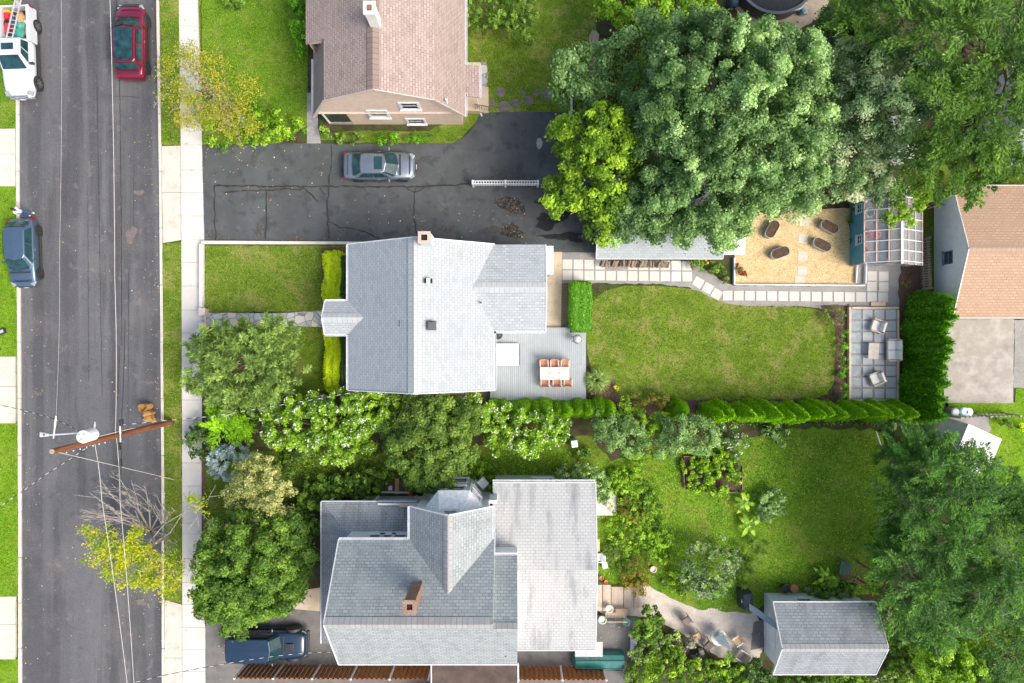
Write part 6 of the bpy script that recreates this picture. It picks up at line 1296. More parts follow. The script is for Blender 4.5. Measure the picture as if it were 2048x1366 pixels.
# stock tank planters
M_TANK = plain('galvanised_tank', (.33, .37, .4), .35, .4); M_EARTH = layered('planter_soil', (.07, .045, .03), [((.16, .11, .07), 12, .45, .7, .9)], 1, .8, 30)
for i, (x, y, a, lb_) in enumerate([(1545, 458, 60, 'oval tank planter half hidden under the big maple'), (1561, 505, 20, 'lower left oval tank planter full of dark soil'), (1660, 453, -28, 'upper right oval tank planter full of dark soil'), (1645, 489, -28, 'oval tank planter with straw-flecked soil, below the upper right one')]):
    c_ = P(x, y, .5); t_ = thing('tank_planter', lb_, 'planter', (c_.x, c_.y, .0), 0, 'oval planters in the straw garden')
    seg = 28; pr = [];
    for k in range(seg): th = 2*math.pi*k/seg; X = .33*math.cos(th)+(.3 if math.cos(th) > 0 else -.3); Y = .33*math.sin(th); pr.append((X, Y))
    ca, sa = math.cos(R(a)), math.sin(R(a)); rot = lambda X, Y, f=1: (c_.x+(X*ca-Y*sa)*f, c_.y+(X*sa+Y*ca)*f)
    mb = MB(); V = [];
    for f, z in ((1, .0), (1.0, .5), (1.01, .51), (.96, .51), (.95, .42)): V += [rot(X, Y, f)+(z,) for X, Y in pr]
    mb.add(V, [[i_*seg+k, i_*seg+(k+1) % seg, (i_+1)*seg+(k+1) % seg, (i_+1)*seg+k] for i_ in range(4) for k in range(seg)]); mb.build('tank', M_TANK, t_, uv=False)
    MB().prism([rot(X, Y, .955) for X, Y in pr], .3, .47).build('soil', M_EARTH, t_, uv=False)
# firewood
M_LOG = layered('log_bark', (.24, .17, .12), [((.38, .3, .23), 6, .45, .65, .9), ((.1, .07, .05), 9, .55, .7, .7)], .95, .4, 30); M_LOGE = plain('log_end', (.55, .42, .27), .9, grime=.4, scale=14); rnd = random.Random(4)
lg0 = None
for i in range(60):
    x = 1202+i*2.28+rnd.uniform(-.8, .8); y = 527.5+x*.0135-16+rnd.uniform(-1.2, 1.2); z = .12+rnd.choice([0, .22, .42])+rnd.uniform(0, .05)*1; z = min(z, .55)
    if lg0 is None or i % 12 == 0:
        lg = thing('firewood_log', 'split firewood log in the stack along the workshop wall', 'log', (0, 0, 0), 0, 'firewood stack'); r_ = rnd.uniform(.06, .085)
        MB().tube([(-.21, 0, 0), (.21, 0, 0)], r_, 6, cap=False).build('log_bark', M_LOG, lg, local=True, uv=False); m_ = MB(); m_.tube([(.209, 0, 0), (.213, 0, 0)], r_*.98, 6); m_.tube([(-.213, 0, 0), (-.209, 0, 0)], r_*.98, 6); m_.build('log_ends', M_LOGE, lg, local=True, uv=False); lg0 = lg; o = lg
    else: o = copy_tree(lg0)
    c_ = P(x, y, z); o.location = c_; o.rotation_euler = (rnd.uniform(0, 6), rnd.uniform(-.15, .15), R(78)+rnd.uniform(-.28, .28))
# deck
dk_ = thing('deck', 'pale grey boarded deck behind the centre house', 'deck', (3, -1.5, 0)); M_DECK = board_mat('deck_boards', (.38, .42, .44), (.33, .37, .39), (.17, .19, .2), .135, 'y', .7, 4.)
a, b = P(988, 655, .35), P(1172, 801, .35); mb = MB(); mb.prism([(a.x-.25, P(0, 775, .35).y), (a.x-.25, b.y), (b.x, b.y), (b.x, P(0, 665, .35).y), (P(1140, 0, .35).x, P(0, 665, .35).y), (P(1140, 0, .35).x, a.y), (a.x, a.y), (a.x, P(0, 775, .35).y)], .3, .35); mb.build('deck_boards', M_DECK, dk_)
mb = MB(); mb.bb(a.x-.2, b.x-.05, b.y+.05, b.y+.1, .0, .3); mb.bb(b.x-.1, b.x-.05, b.y+.1, P(0, 667, .35).y, 0, .3); mb.bb(a.x, P(1140, 0, .35).x-.06, a.y-.1, a.y-.05, 0, .3); mb.build('skirt', M_WOOD, dk_)
a, b = P(989, 687, .6), P(1040, 731, .6); bh = thing('cellar_hatch', 'flat pale grey cellar hatch set against the house on the deck', 'hatch', (a.x, a.y, .35)); MB().bb(a.x-.3, b.x-.02, b.y+.02, a.y-.02, .35, .5).build('hatch_frame', M_DARK, bh, uv=False); M_HATCH = plain('hatch_sheet', (.52, .56, .58), .5, grime=.05)
for y0_, y1_ in ((b.y, (a.y+b.y)/2-.01), ((a.y+b.y)/2+.01, a.y)): MB().slab([(a.x-.3, y0_, .68), (b.x-.07, y0_, .56), (b.x-.07, y1_, .56), (a.x-.3, y1_, .68)], .05).build('hatch_door', M_HATCH, bh, uv=False)
# dining set
M_TEAK = layered('teak', (.5, .22, .12), [((.58, .3, .18), 4, .4, .65, .8), ((.35, .13, .07), 7, .55, .7, .6)], .7); M_TABLE = layered('bleached_tabletop', (.62, .52, .47), [((.7, .64, .6), 3, .4, .65, .9, (.4, 3, 1)), ((.5, .27, .18), 2.2, .56, .68, .8, (.6, 2, 1))], .6)
c_ = P(1109.5, 747, 1.1); tb = thing('patio_table', 'bleached wooden dining table with six chairs on the grey deck', 'table', (c_.x, c_.y, .35)); mb = MB()
for i in range(3): mb.bb(c_.x-.95+i*.64, c_.x-.33+i*.64, c_.y-.42, c_.y+.42, 1.06, 1.1)
mb.build('tabletop', M_TABLE, tb)
for i in (1, 2):  MB().lathe((c_.x-.3+(i-1)*.55, c_.y+.03, 1.1), [(.035, 0), (.035, .02)], 8).build('cup_ring', M_DARK, tb, uv=False)
for sx in (-1, 1):
    for sy in (-1, 1): MB().bb(c_.x+sx*.85-.04, c_.x+sx*.85+.04, c_.y+sy*.34-.04, c_.y+sy*.34+.04, .35, 1.06).build('leg', M_TEAK, tb, uv=False)
def dchair(label):
    r_ = thing('dining_chair', label, 'chair', (0, 0, .35), 0, 'teak chairs round the deck table'); mb = MB()
    for i in range(6): mb.bb(-.22, .22, -.24+i*.08, -.17+i*.08, .42, .45)
    mb.build('seat', M_TEAK, r_, local=True); b_ = MB()
    for i in range(7): b_.bb(-.21+i*.07-.025, -.21+i*.07+.025, .24, .27, .45, .92)
    b_.bb(-.26, .26, .235, .28, .88, .95); b_.build('backrest', M_TEAK, r_, local=True)
    for s in (-1, 1):
        MB().bb(s*.26-.03, s*.26+.03, -.22, .26, .62, .655).build('armrest', plain('pale_teak', (.66, .5, .42), .6), r_, local=True)
        for y in (-.2, .24): MB().bb(s*.25-.025, s*.25+.025, y-.025, y+.025, 0, .62 if y < 0 else .9).build('leg', M_TEAK, r_, local=True, uv=False)
    return r_
pos = [(1088, 727, 2, 'top left'), (1109, 727, 0, 'top middle'), (1130, 727, -2, 'top right'), (1090, 766, 180, 'bottom left'), (1114, 766, 180, 'bottom middle'), (1136, 765, 178, 'bottom right')]
dc0 = None
for x, y, a, lb_ in pos:
    c2_ = P(x, y, .8); L_ = 'teak armchair at the %s place of the deck table' % lb_
    if dc0 is None: dc0 = dchair(L_); o = dc0
    else: o = copy_tree(dc0); o['label'] = L_
    o.location = (c2_.x, c2_.y, .35); o.rotation_euler.z = R(a)
# kettle grill and covered pot
c_ = P(1155, 678, 1.1); kg = thing('kettle_grill', 'round silver-lidded kettle grill at the deck corner', 'grill', (c_.x, c_.y, .35)); MB().lathe((c_.x, c_.y, .35), [(.08, .45), (.22, .5), (.27, .65), (.275, .72)], 20).build('bowl', M_DARK, kg, uv=False); MB().lathe((c_.x, c_.y, .35), [(.27, .725), (.25, .8), (.16, .9), (.05, .94)], 20).build('lid', plain('grey_enamel', (.5, .5, .51), .35), kg, uv=False, smooth=True)
MB().lathe((c_.x, c_.y, .35), [(.28, .7), (.29, .71), (.29, .74), (.28, .75)], 20).build('rim', M_DARK, kg, uv=False)
for k in range(3): a = k*2.1+.5; MB().tube([(c_.x+.15*math.cos(a), c_.y+.15*math.sin(a), .85), (c_.x+.32*math.cos(a), c_.y+.32*math.sin(a), .35)], .018, 6).build('leg', M_DARK, kg, uv=False)
MB().tube([(c_.x-.25, c_.y-.1, 1.05), (c_.x-.38, c_.y-.2, 1.05)], .02, 6).build('handle', M_DARK, kg, uv=False)
c_ = P(996, 670, .9); lump('covered_grill', 'black covered grill tucked in the corner of the house on the deck', 'grill', (c_.x, c_.y, .35), (.32, .3, .5), M_DARK, 9)
# raised patio
pa = thing('patio', 'square paved patio in a timber frame beside the dark evergreens', 'patio', (24, -.8, 0)); M_PAT = layered('patio_slabs', (.42, .44, .46), [((.5, .51, .53), .8, .4, .65, .9), ((.3, .31, .32), 1.6, .56, .7, .6)], .85, .1, 40); M_TIMB = plain('blond_timber', (.58, .46, .32), .8, grime=.2)
x0, x1, y0, y1 = 1702, 1791, 620, 797
sheet('patio_gravel', [(x0-2, y0-2), (x1+2, y0-2), (x1+2, y1+2), (x0-2, y1+2)], .16, M_GRAVEL, 0, parent=pa, kind=None)
for i in range(4):
    for j in range(8):
        c_ = P(x0+9+i*23.4, y0+9+j*22.6, .16); s = .3; mat_ = M_PAT if (i*3+j*5+(j == 5)*i) % 5 else plain('dark_patio_slab', (.3, .34, .36), .8, grime=.25)
        MB().box((c_.x, c_.y, .18), (s*2.15, s*2.15, .05), rz=random.uniform(-.01, .01)).build('slab', mat_, pa, bevel=.008)
def tb_(a, b, w_=.14, h=.3):
    a, b = P(*a, .2), P(*b, .2); a.z = b.z = h/2; return MB().bar(a, b, w_, h).build('frame_board', M_TIMB, pa, bevel=.01)
tb_((1699, 614), (1699, 802)); tb_((1703, 616), (1797, 616)); tb_((1795, 620), (1795, 802)); tb_((1703, 801), (1791, 801))
a, b = P(1742, 604, .12), P(1771, 613, .12); tag(MB().bb(a.x, b.x, b.y+.03, a.y, 0, .14).build('timber_step', M_TIMB, bevel=.01), 'small blond timber step up to the framed patio', 'step')
M_CUSH = plain('white_cushion', (.72, .7, .67), .9, grime=.06); M_OUTF = plain('pale_teak_frame', (.52, .42, .33), .7)
def lounge(name, label, px, py, wd, ang, n=1):
    c_ = P(px, py, .6); r_ = thing(name, label, 'sofa' if n > 1 else 'armchair', (c_.x, c_.y, .2), R(ang)); D = .78; h = wd/2
    f = MB(); f.bb(-h, h, -D/2, D/2, .22, .28); f.build('frame', M_OUTF, r_, local=True, uv=False)
    for s in (-1, 1): MB().bb(s*h-.05, s*h+.05, -D/2, D/2, .5, .56).build('armrest', M_OUTF, r_, local=True, uv=False, bevel=.01)
    for sx in (-1, 1):
        for sy in (-1, 1): MB().bb(sx*h-.03, sx*h+.03, sy*(D/2-.04)-.03, sy*(D/2-.04)+.03, 0, .5).build('leg', M_OUTF, r_, local=True, uv=False)
    MB().bb(-h, h, D/2-.06, D/2, .28, .78).build('backrest', M_OUTF, r_, local=True, uv=False)
    for i in range(n):
        w_ = (wd-.12)/n; x = -h+.06+w_*(i+.5); MB().bb(x-w_/2+.01, x+w_/2-.01, -D/2+.02, D/2-.2, .28, .44).build('seat_cushion', M_CUSH, r_, local=True, uv=False, bevel=.04)
        b_ = MB(); b_.box((x, D/2-.14, .62), (w_-.03, .15, .4), M=Matrix.Rotation(R(-12), 3, 'X')); b_.build('back_cushion', M_CUSH, r_, local=True, uv=False, bevel=.04)
    return r_
lounge('armchair', 'white cushioned outdoor armchair at the top of the patio', 1755, 652, .78, -108); lounge('armchair', 'white cushioned outdoor armchair at the bottom of the patio', 1753, 757, .78, -68); lounge('sofa', 'white cushioned outdoor sofa at the right edge of the patio', 1787, 700, 1.4, -90, 2)
c_ = P(1748, 702, .6); ct = thing('coffee_table', 'slatted pale coffee table between the patio seats', 'table', (c_.x, c_.y, .2), R(-3)); mb = MB()
for i in range(9): mb.bb(-.33+i*.075-.032, -.33+i*.075+.032, -.52, .52, .4, .43)
mb.build('tabletop', plain('bleached_teak', (.6, .54, .48), .8), ct, local=True)
for sx in (-1, 1):
    for sy in (-1, 1): MB().bb(sx*.3-.03, sx*.3+.03, sy*.46-.03, sy*.46+.03, 0, .4).build('leg', M_OUTF, ct, local=True, uv=False)
# bins by the rail fence
for i, (x, y, m, lb_) in enumerate([(1909, 824, (.2, .22, .24), 'dark grey bin lying by the rail fence, leftmost of three'), (1927, 823, (.3, .45, .55), 'pale blue bin between two others at the rail fence'), (1936, 824, (.55, .58, .6), 'light grey bin by the rail fence, rightmost of three')]):
    c_ = P(x, y, .8); b_ = thing('bin', lb_, 'bin', (c_.x, c_.y, 0), 0, 'bins at the rail fence'); MB().lathe((c_.x, c_.y, 0), [(.2, 0), (.26, .85)], 16).build('bin_body', plain('bin_%d' % i, m, .5), b_, uv=False); MB().lathe((c_.x, c_.y, .85), [(.28, 0), (.28, .04), (.2, .1)], 16).build('lid', plain('binlid_%d' % i, [min(1, q*1.5) for q in m], .4), b_, uv=False)
# round pool with hoses
c_ = P(1554, -54, 1.1); pl_ = thing('round_pool', 'round black covered above-ground pool at the top edge', 'pool', (c_.x, c_.y, 0)); R0 = 81*(1-1.1/HC)/SP
MB().lathe((c_.x, c_.y, 0), [(R0, 0), (R0, 1.1), (R0-.05, 1.1), (R0-.05, .9)], 48).build('pool_wall', plain('pool_wall_dark', (.05, .055, .06), .5), pl_, uv=False)
mb = MB(); seg = 48; V = []
for r_, z in ((R0-.12, 1.1), (R0+.06, 1.1), (R0+.06, 1.16), (R0-.12, 1.16)): V += [(c_.x+r_*math.cos(6.2832*k/seg), c_.y+r_*math.sin(6.2832*k/seg), z) for k in range(seg)]
mb.add(V, [[i*seg+k, i*seg+(k+1) % seg, ((i+1) % 4)*seg+(k+1) % seg, ((i+1) % 4)*seg+k] for i in range(4) for k in range(seg)]); mb.build('rim', plain('pool_rim', (.1, .12, .14), .4), pl_, uv=False)
MB().lathe((c_.x, c_.y, 1.0), [(R0-.13, 0), (R0-.3, .03), (.5, .05)], 48).build('cover', plain('pool_cover', (.02, .024, .028), .85, grime=.3), pl_, uv=False)
hs = MB(); pts_ = [P(x, y, .9) for x, y in ((1570, 18), (1574, 23), (1590, 20), (1603, 16), (1606, 8), (1612, 6), (1613, -2))]; hs.tube(pts_, .045, 8); tag(hs.build('hose', M_WHITE, uv=False), 'white corrugated hose looping at the pool edge', 'hose')
c_ = P(1606, 20, .5); pu = thing('pool_pump', 'small blue and grey pump on the gravel beside the pool', 'pump', (c_.x, c_.y, 0)); MB().lathe((c_.x, c_.y, 0), [(.17, 0), (.17, .5), (.1, .6)], 14).build('pump_tank', plain('pump_blue', (.12, .25, .36), .4), pu, uv=False); MB().box((c_.x+.25, c_.y-.05, .18), (.3, .2, .25)).build('motor', plain('pump_grey', (.3, .32, .34), .5), pu, uv=False, bevel=.03)
c_ = P(1470, 2, .6); tag(lump('folded_tarp', 'dark blue folded tarp left of the round pool', 'tarp', (c_.x, c_.y, 0), (.4, .32, .45), plain('navy_tarp', (.02, .06, .11), .6), 12), None)
# barrel by the end of the driveway
c_ = P(1120, 236, .9); bb_ = thing('bin', 'black round bin with grey top at the end of the dark driveway', 'bin', (c_.x, c_.y, 0)); MB().lathe((c_.x, c_.y, 0), [(.24, 0), (.28, .85)], 18).build('bin_body', M_DARK, bb_, uv=False); MB().box((c_.x, c_.y, .88), (.22, .3, .05)).build('lid', plain('grey_lid', (.4, .4, .4), .5), bb_, uv=False, bevel=.01)
# ---- lower garden things
c_ = P(1497, 1203, 1.1); cg = thing('covered_grill', 'large black covered barbecue by the shed with a small white tag', 'barbecue', (c_.x, c_.y, 0), R(4))
mb = MB(); mb.add([(-.42, -.7, 0), (.34, -.7, 0), (.34, .62, 0), (-.42, .62, 0), (-.3, -.6, 1.05), (.34, -.62, 1.0), (.34, .5, 1.0), (-.3, .45, 1.05), (-.05, -.25, 1.25), (.05, .2, 1.25)], [[3, 2, 1, 0], [0, 1, 5, 4], [1, 2, 6, 5], [2, 3, 7, 6], [3, 0, 4, 7], [4, 5, 8], [5, 6, 9, 8], [6, 7, 9], [7, 4, 8, 9]]); mb.build('cover', plain('black_cover', (.035, .04, .048), .55, grime=.3), cg, local=True, bevel=.05, uv=False); MB().box((-.36, -.05, .85), (.02, .2, .09)).build('tag', M_WHITE, cg, local=True, uv=False)
# green boat upturned under a sheet of plywood
a, b = P(1146, 1308, .7), P(1249, 1343, .7); bo = thing('upturned_boat', 'dark green upturned boat by the bottom fence', 'boat', ((a.x+b.x)/2, (a.y+b.y)/2, 0)); L = b.x-a.x; W2 = (a.y-b.y)/2; yc = (a.y+b.y)/2; mb = MB(); rings = []
for i, t in enumerate((0, .05, .15, .35, .6, .9, 1)):
    x = a.x+L*t; wf = (.45, .8, .95, 1, 1, .98, .95)[i]; pr = [(-1, .12), (-1, .3), (-.8, .62), (-.72, .58), (-.3, .66), (-.22, .74), (0, .76), (.22, .74), (.3, .66), (.72, .58), (.8, .62), (1, .3), (1, .12)]; rings.append([(x, yc+y*W2*wf, z*(.6 if i == 0 else 1)) for y, z in pr])
loft(mb, [r[::-1] for r in rings]); mb.build('hull', plain('dark_green_hull', (.025, .15, .13), .35, coat=.5, grime=.25), bo, uv=False); MB().bar((a.x+.2, yc-W2-.02, .14), (b.x, yc-W2-.02, .14), .06, .06).build('gunwale', M_TRIM, bo, uv=False)
a, b = P(1152, 1293, 1.5), P(1208, 1323, 1.5); tag(MB().bb(a.x, b.x, b.y, a.y, .82, .85).build('plywood_sheet', layered('weathered_plywood', (.5, .45, .43), [((.6, .56, .54), 2, .4, .65, .9, (3, 1, 1)), ((.3, .25, .22), 10, .66, .7, .7)], .85)), 'weathered plywood sheet lying over the green boat', 'plywood')
# wooden steps and benches beside the wing
sp = thing('wooden_steps', 'wide weathered wooden steps beside the white roofed wing', 'steps', (6, -17, 0)); a = P(1190, 1168, .5); b = P(1222, 1222, .5); M_OLDW = layered('old_boards', (.42, .34, .26), [((.52, .45, .37), 2, .4, .65, .9, (5, .5, 1)), ((.25, .19, .14), 6, .55, .7, .6)], .9)
for i, (x0_, x1_, h) in enumerate([(1188, 1205, .6), (1206, 1222, .5), (1223, 1247, .3), (1248, 1267, .2), (1268, 1279, .1)]):
    p0, p1 = P(x0_, 1170 if i < 2 else 1174, h), P(x1_, 1222 if i < 2 else 1216, h); MB().bb(p0.x, p1.x-.01, p1.y, p0.y, 0, h).build('tread', M_OLDW, sp)
def pot(label, px, py, r, h, m, z=0, soil=(.05, .035, .025), group='flower pots in the lower garden'):
    c_ = P(px, py, h+z); r_ = thing('flower_pot', label, 'pot', (c_.x, c_.y, z), 0, group); MB().lathe((c_.x, c_.y, z), [(r*.7, 0), (r, h), (r*1.08, h), (r*1.08, h+.03), (r*.85, h+.03), (r*.82, h-.05), (r*.4, h-.06)], 16).build('pot_body', m, r_, uv=False); MB().lathe((c_.x, c_.y, z+h-.09), [(r*.84, 0), (r*.2, .02)], 12).build('soil', plain('pot_soil_%.2f' % soil[0], soil, .95), r_, uv=False); return r_
M_TERR = plain('terracotta', (.45, .2, .11), .8); M_CREAMP = plain('cream_pot', (.62, .53, .45), .6); M_TURQ = plain('turquoise_plastic', (.2, .55, .48), .4); M_SKYB = plain('sky_blue_pot', (.12, .4, .55), .4)
pot('cream rimmed terracotta pot at the top of the gravel path', 1307, 1139, .2, .4, M_CREAMP, soil=(.16, .05, .04)); pot('round cream tub with red contents on the wooden steps', 1219, 1218, .24, .4, M_CREAMP, .5, (.25, .03, .04)); pot('turquoise tub right of the old benches', 1253, 1244, .24, .35, M_TURQ, soil=(.1, .35, .28)); pot('pale green tub close to the wing wall', 1205, 1240, .26, .35, plain('pale_green_tub', (.45, .55, .45), .6), soil=(.3, .36, .3)); pot('small orange pot by the top of the wooden steps', 1212, 1164, .12, .3, plain('orange_pot', (.7, .25, .06), .6), soil=(.6, .2, .05)); pot('dark terracotta pot tucked against the wing', 1203, 1156, .14, .32, M_TERR)
pot('upper small sky blue pot in the flower garden', 1271, 1027, .11, .25, M_SKYB, soil=(.05, .3, .45)); pot('lower small sky blue pot in the flower garden', 1278, 1047, .11, .25, M_SKYB, soil=(.05, .3, .45)); pot('grey stone pot at the top of the flower garden', 1271, 965, .15, .3, plain('stone_pot', (.4, .36, .33), .9)); pot('red pot on the right side of the flower garden', 1320, 1076, .11, .28, plain('red_pot', (.6, .08, .05), .6), soil=(.5, .06, .05))
pot('terracotta pot among the banana leaves', 1483, 1036, .13, .3, M_TERR); pot('white ringed pot under the lower left bushes', 1288, 1287, .15, .35, M_TRIM); pot('black round tub at the shed wall', 1571, 1178, .26, .5, M_DARK); pot('large reddish terracotta pot beside the black tub', 1589, 1177, .24, .5, M_TERR); pot('small pinkish pot at the shed wall, rightmost', 1616, 1180, .14, .4, plain('pink_pot', (.5, .28, .22), .7))
wc = P(1197, 1117, .6)
def garden_box(name, label, cat, px, py, w_, d_, h, m, rz=0, z=0): c_ = P(px, py, h+z); return tag(MB().box((c_.x, c_.y, z+h/2), (w_, d_, h), rz=rz).build(name, m, bevel=.02, uv=False), label, cat)
def chair_(name, label, px, py, ang, m, m2=None, w_=.5, group=None, recl=False):
    c_ = P(px, py, .45); r_ = thing(name, label, 'chair', (c_.x, c_.y, 0), R(ang), group); m2 = m2 or m
    MB().bb(-w_/2, w_/2, -.25, .25, .38, .43).build('seat', m, r_, local=True, bevel=.015, uv=False); b_ = MB(); b_.box((0, .32, .68), (w_, .05, .55), M=Matrix.Rotation(R(-22), 3, 'X')); b_.build('backrest', m, r_, local=True, bevel=.015, uv=False)
    for sx in (-1, 1):
        MB().bar((sx*w_*.55, -.25, .6), (sx*w_*.55, .3, .62), .05, .04).build('armrest', m2, r_, local=True, uv=False)
        for sy in (-1, 1): MB().bar((sx*w_*.52, sy*.24, 0), (sx*w_*.5, sy*.22, .6), .035, .035).build('leg', m2, r_, local=True, uv=False)
    return r_
garden_box('planter_box', 'cream rectangular planter box full of grass against the wing', 'planter', 1194, 1091, .36, .8, .5, plain('mossy_cream', (.45, .42, .2), .9, grime=.4, scale=6)); chair_('garden_chair', 'white plastic garden chair half under the wing roof', 1196, 1115, -90, M_WHITE); garden_box('side_table', 'small white square side table on the grass beside the wing', 'table', 1210, 1131, .34, .42, .4, M_WHITE, .2)
def bench(label, px, py, L_, rz):
    c_ = P(px, py, .5); r_ = thing('bench', label, 'bench', (c_.x, c_.y, 0), rz); s_ = MB()
    for i in range(4): s_.bb(-L_/2, L_/2, -.2+i*.1, -.12+i*.1, .4, .43)
    s_.build('seat', M_OLDW, r_, local=True); b_ = MB()
    for i in range(12): b_.bb(-L_/2+.04+i*(L_-.08)/12, -L_/2+.04+(i+.6)*(L_-.08)/12, .22, .25, .43, .85)
    b_.bb(-L_/2, L_/2, .21, .26, .85, .9); b_.build('backrest', M_OLDW, r_, local=True)
    for sx in (-1, 1): MB().bb(sx*(L_/2-.05)-.03, sx*(L_/2-.05)+.03, -.2, .24, 0, .4).build('leg', M_OLDW, r_, local=True, uv=False)
bench('old slatted garden bench below the wooden steps', 1232, 1232, 1.4, R(180)); garden_box('wooden_tray', 'shallow brown wooden tray on the bench by the steps', 'tray', 1243, 1222, .8, .3, .1, plain('tray_wood', (.3, .2, .13), .8), 0, .6); garden_box('cool_box', 'dark grey lidded box beside the turquoise tub', 'box', 1224, 1246, .5, .3, .35, plain('slate_box', (.08, .1, .13), .5))
garden_box('trolley_box', 'narrow tall white box standing on the lower driveway edge', 'box', 1268, 1294, .38, 1.0, .5, plain('pale_grey_box', (.62, .66, .72), .5))
c_ = P(1270, 1320, .4); wr_ = thing('wire_basket', 'round white wire basket below the narrow white box', 'basket', (c_.x, c_.y, 0)); mb = MB()
for k in range(10):
    a = math.pi*k/10; mb.tube([(c_.x-.26*math.cos(a), c_.y-.26*math.sin(a), .35), (c_.x-.2*math.cos(a), c_.y-.2*math.sin(a), .05), (c_.x+.2*math.cos(a), c_.y+.2*math.sin(a), .05), (c_.x+.26*math.cos(a), c_.y+.26*math.sin(a), .35)], .012, 4)
mb.build('basket_wires', M_WHITE, wr_, uv=False)
M_BRF = plain('brown_sling', (.2, .15, .12), .8); M_TANC = plain('tan_cushion', (.6, .4, .22), .9); M_TAUPE = plain('taupe_sling', (.34, .27, .22), .8)
chair_('patio_chair', 'brown mesh chair at the upper left edge of the gravel patio', 1374, 1242, 35, M_BRF, M_DARK); chair_('patio_chair', 'chair with a tan cushion on the gravel, left of the umbrella', 1394, 1274, 30, M_TANC, M_DARK); chair_('patio_chair', 'dark brown chair just left of the folded umbrella', 1418, 1292, 45, plain('dark_brown_sling', (.12, .09, .085), .7), M_DARK); chair_('patio_chair', 'chair with a tan cushion right of the folded umbrella', 1474, 1281, -55, M_TANC, M_TRIM); chair_('patio_chair', 'wide taupe chair below the folded umbrella', 1482, 1310, -125, M_TAUPE, M_TRIM, .6)
garden_box('stool', 'small grey stool by the bushes below the gravel patio', 'stool', 1404, 1306, .3, .32, .4, plain('grey_stone', (.45, .42, .4), .9), .3)
# glass table with folded parasol
c_ = P(1438, 1276, .75); gt = thing('glass_table', 'round glass patio table carrying the folded parasol', 'table', (c_.x, c_.y, 0)); MB().lathe((c_.x, c_.y, .72), [(.5, 0), (.52, .015), (.5, .03)], 28).build('tabletop', plain('frosted_glass', (.45, .5, .48), .15, coat=.5), gt, uv=False)
for k in range(3): a = k*2.1; MB().tube([(c_.x+.1*math.cos(a), c_.y+.1*math.sin(a), .7), (c_.x+.38*math.cos(a), c_.y+.38*math.sin(a), 0)], .02, 6).build('leg', M_TRIM, gt, uv=False)
ft = P(1438, 1272, .75); tt_ = P(1462, 1300, 2.4); us = thing('folded_parasol', 'folded white parasol leaning out of the glass table', 'parasol', (c_.x, c_.y, .75)); mb = MB(); seg = 16; V = []; ax_ = (tt_-ft); s1 = ax_.orthogonal().normalized(); s2 = ax_.normalized().cross(s1)
for t, rr in ((.15, .42), (.2, .36), (.5, .24), (.8, .1), (1, .02)):
    for k in range(seg): a = 6.2832*k/seg; q = rr*(1 if k % 2 else .6); V.append(ft+ax_*t+s1*q*math.cos(a)+s2*q*math.sin(a))
mb.add(V, [[i*seg+k, i*seg+(k+1) % seg, (i+1)*seg+(k+1) % seg, (i+1)*seg+k] for i in range(4) for k in range(seg)]); mb.build('canopy', plain('parasol_cloth', (.78, .8, .78), .6), us, uv=False); MB().tube([ft-Vector((0, 0, .4)), tt_], .02, 6).build('pole', M_TRIM, us, uv=False)
# raised vegetable bed, frames, climbing frame
rb = thing('raised_bed', 'raised vegetable bed with reddish boards in the lower garden', 'raised bed', (13, -9, 0)); 
for a, b in [((1365, 912), (1450, 908)), ((1450, 908), (1482, 930)), ((1370, 976), (1408, 982)), ((1362, 915), (1368, 975)), ((1408, 982), (1480, 983)), ((1482, 932), (1482, 982))]: pa_, pb_ = P(*a), P(*b); MB().bar(pa_+Vector((0, 0, .15)), pb_+Vector((0, 0, .15)), .06, .3).build('bed_board', plain('red_cedar_board', (.2, .13, .09), .8, grime=.4), rb, uv=False)
MB().prism([(P(x, y).x, P(x, y).y) for x, y in ((1366, 914), (1450, 910), (1480, 932), (1480, 980), (1372, 975))], .01, .2).build('soil', M_EARTH, rb, uv=False)
wl_ = layered('dark_red_wood', (.17, .09, .06), [((.27, .17, .13), 3, .4, .65, .8)], .85)
c_ = P(1705, 1142, .8); cf = thing('wood_rack', 'dark red slatted wooden arbour seat half under the cedar', 'arbour', (c_.x, c_.y, 0), R(-12)); 
for sx in (-.65, .65):
    for sy in (-.5, .5): MB().bb(sx-.05, sx+.05, sy-.05, sy+.05, 0, 1.6).build('post', wl_, cf, local=True, uv=False)
mb = MB()
for i in range(7): mb.bb(-.65+i*.2, -.58+i*.2, -.6, .1, 1.05+i*.0, 1.09)
mb.bb(-.7, .7, .46, .54, 1.55, 1.62); mb.bb(-.7, .7, -.54, -.46, 1.55, 1.62); mb.build('slats', wl_, cf, local=True, uv=False); MB().bb(-.6, .2, -.5, .4, .3, .36).build('seat', plain('green_seat', (.05, .16, .12), .7), cf, local=True, uv=False)
pk = P(1149, 888, 1.0); tag(MB().box((pk.x, pk.y, .5), (.42, .46, 1.0), rz=.15).build('beehive_box', M_WHITE, bevel=.03, uv=False), 'small white box standing in the shade by the white-flowered bush', 'box')
tag(MB().bar(P(1752, 862, .9), P(1763, 893, .5), .06, .05).build('prop_pole', M_TRIM, uv=False), 'pale leaning stick at the end of the evergreen row', 'stick'); a_ = P(1384, 831, 1.2); b_ = P(1420, 832, 1.2); tag(MB().bar(a_, b_, .05, .05).build('fence_rail', M_TRIM, uv=False), 'thin white rail in the gap of the evergreen row', 'rail')
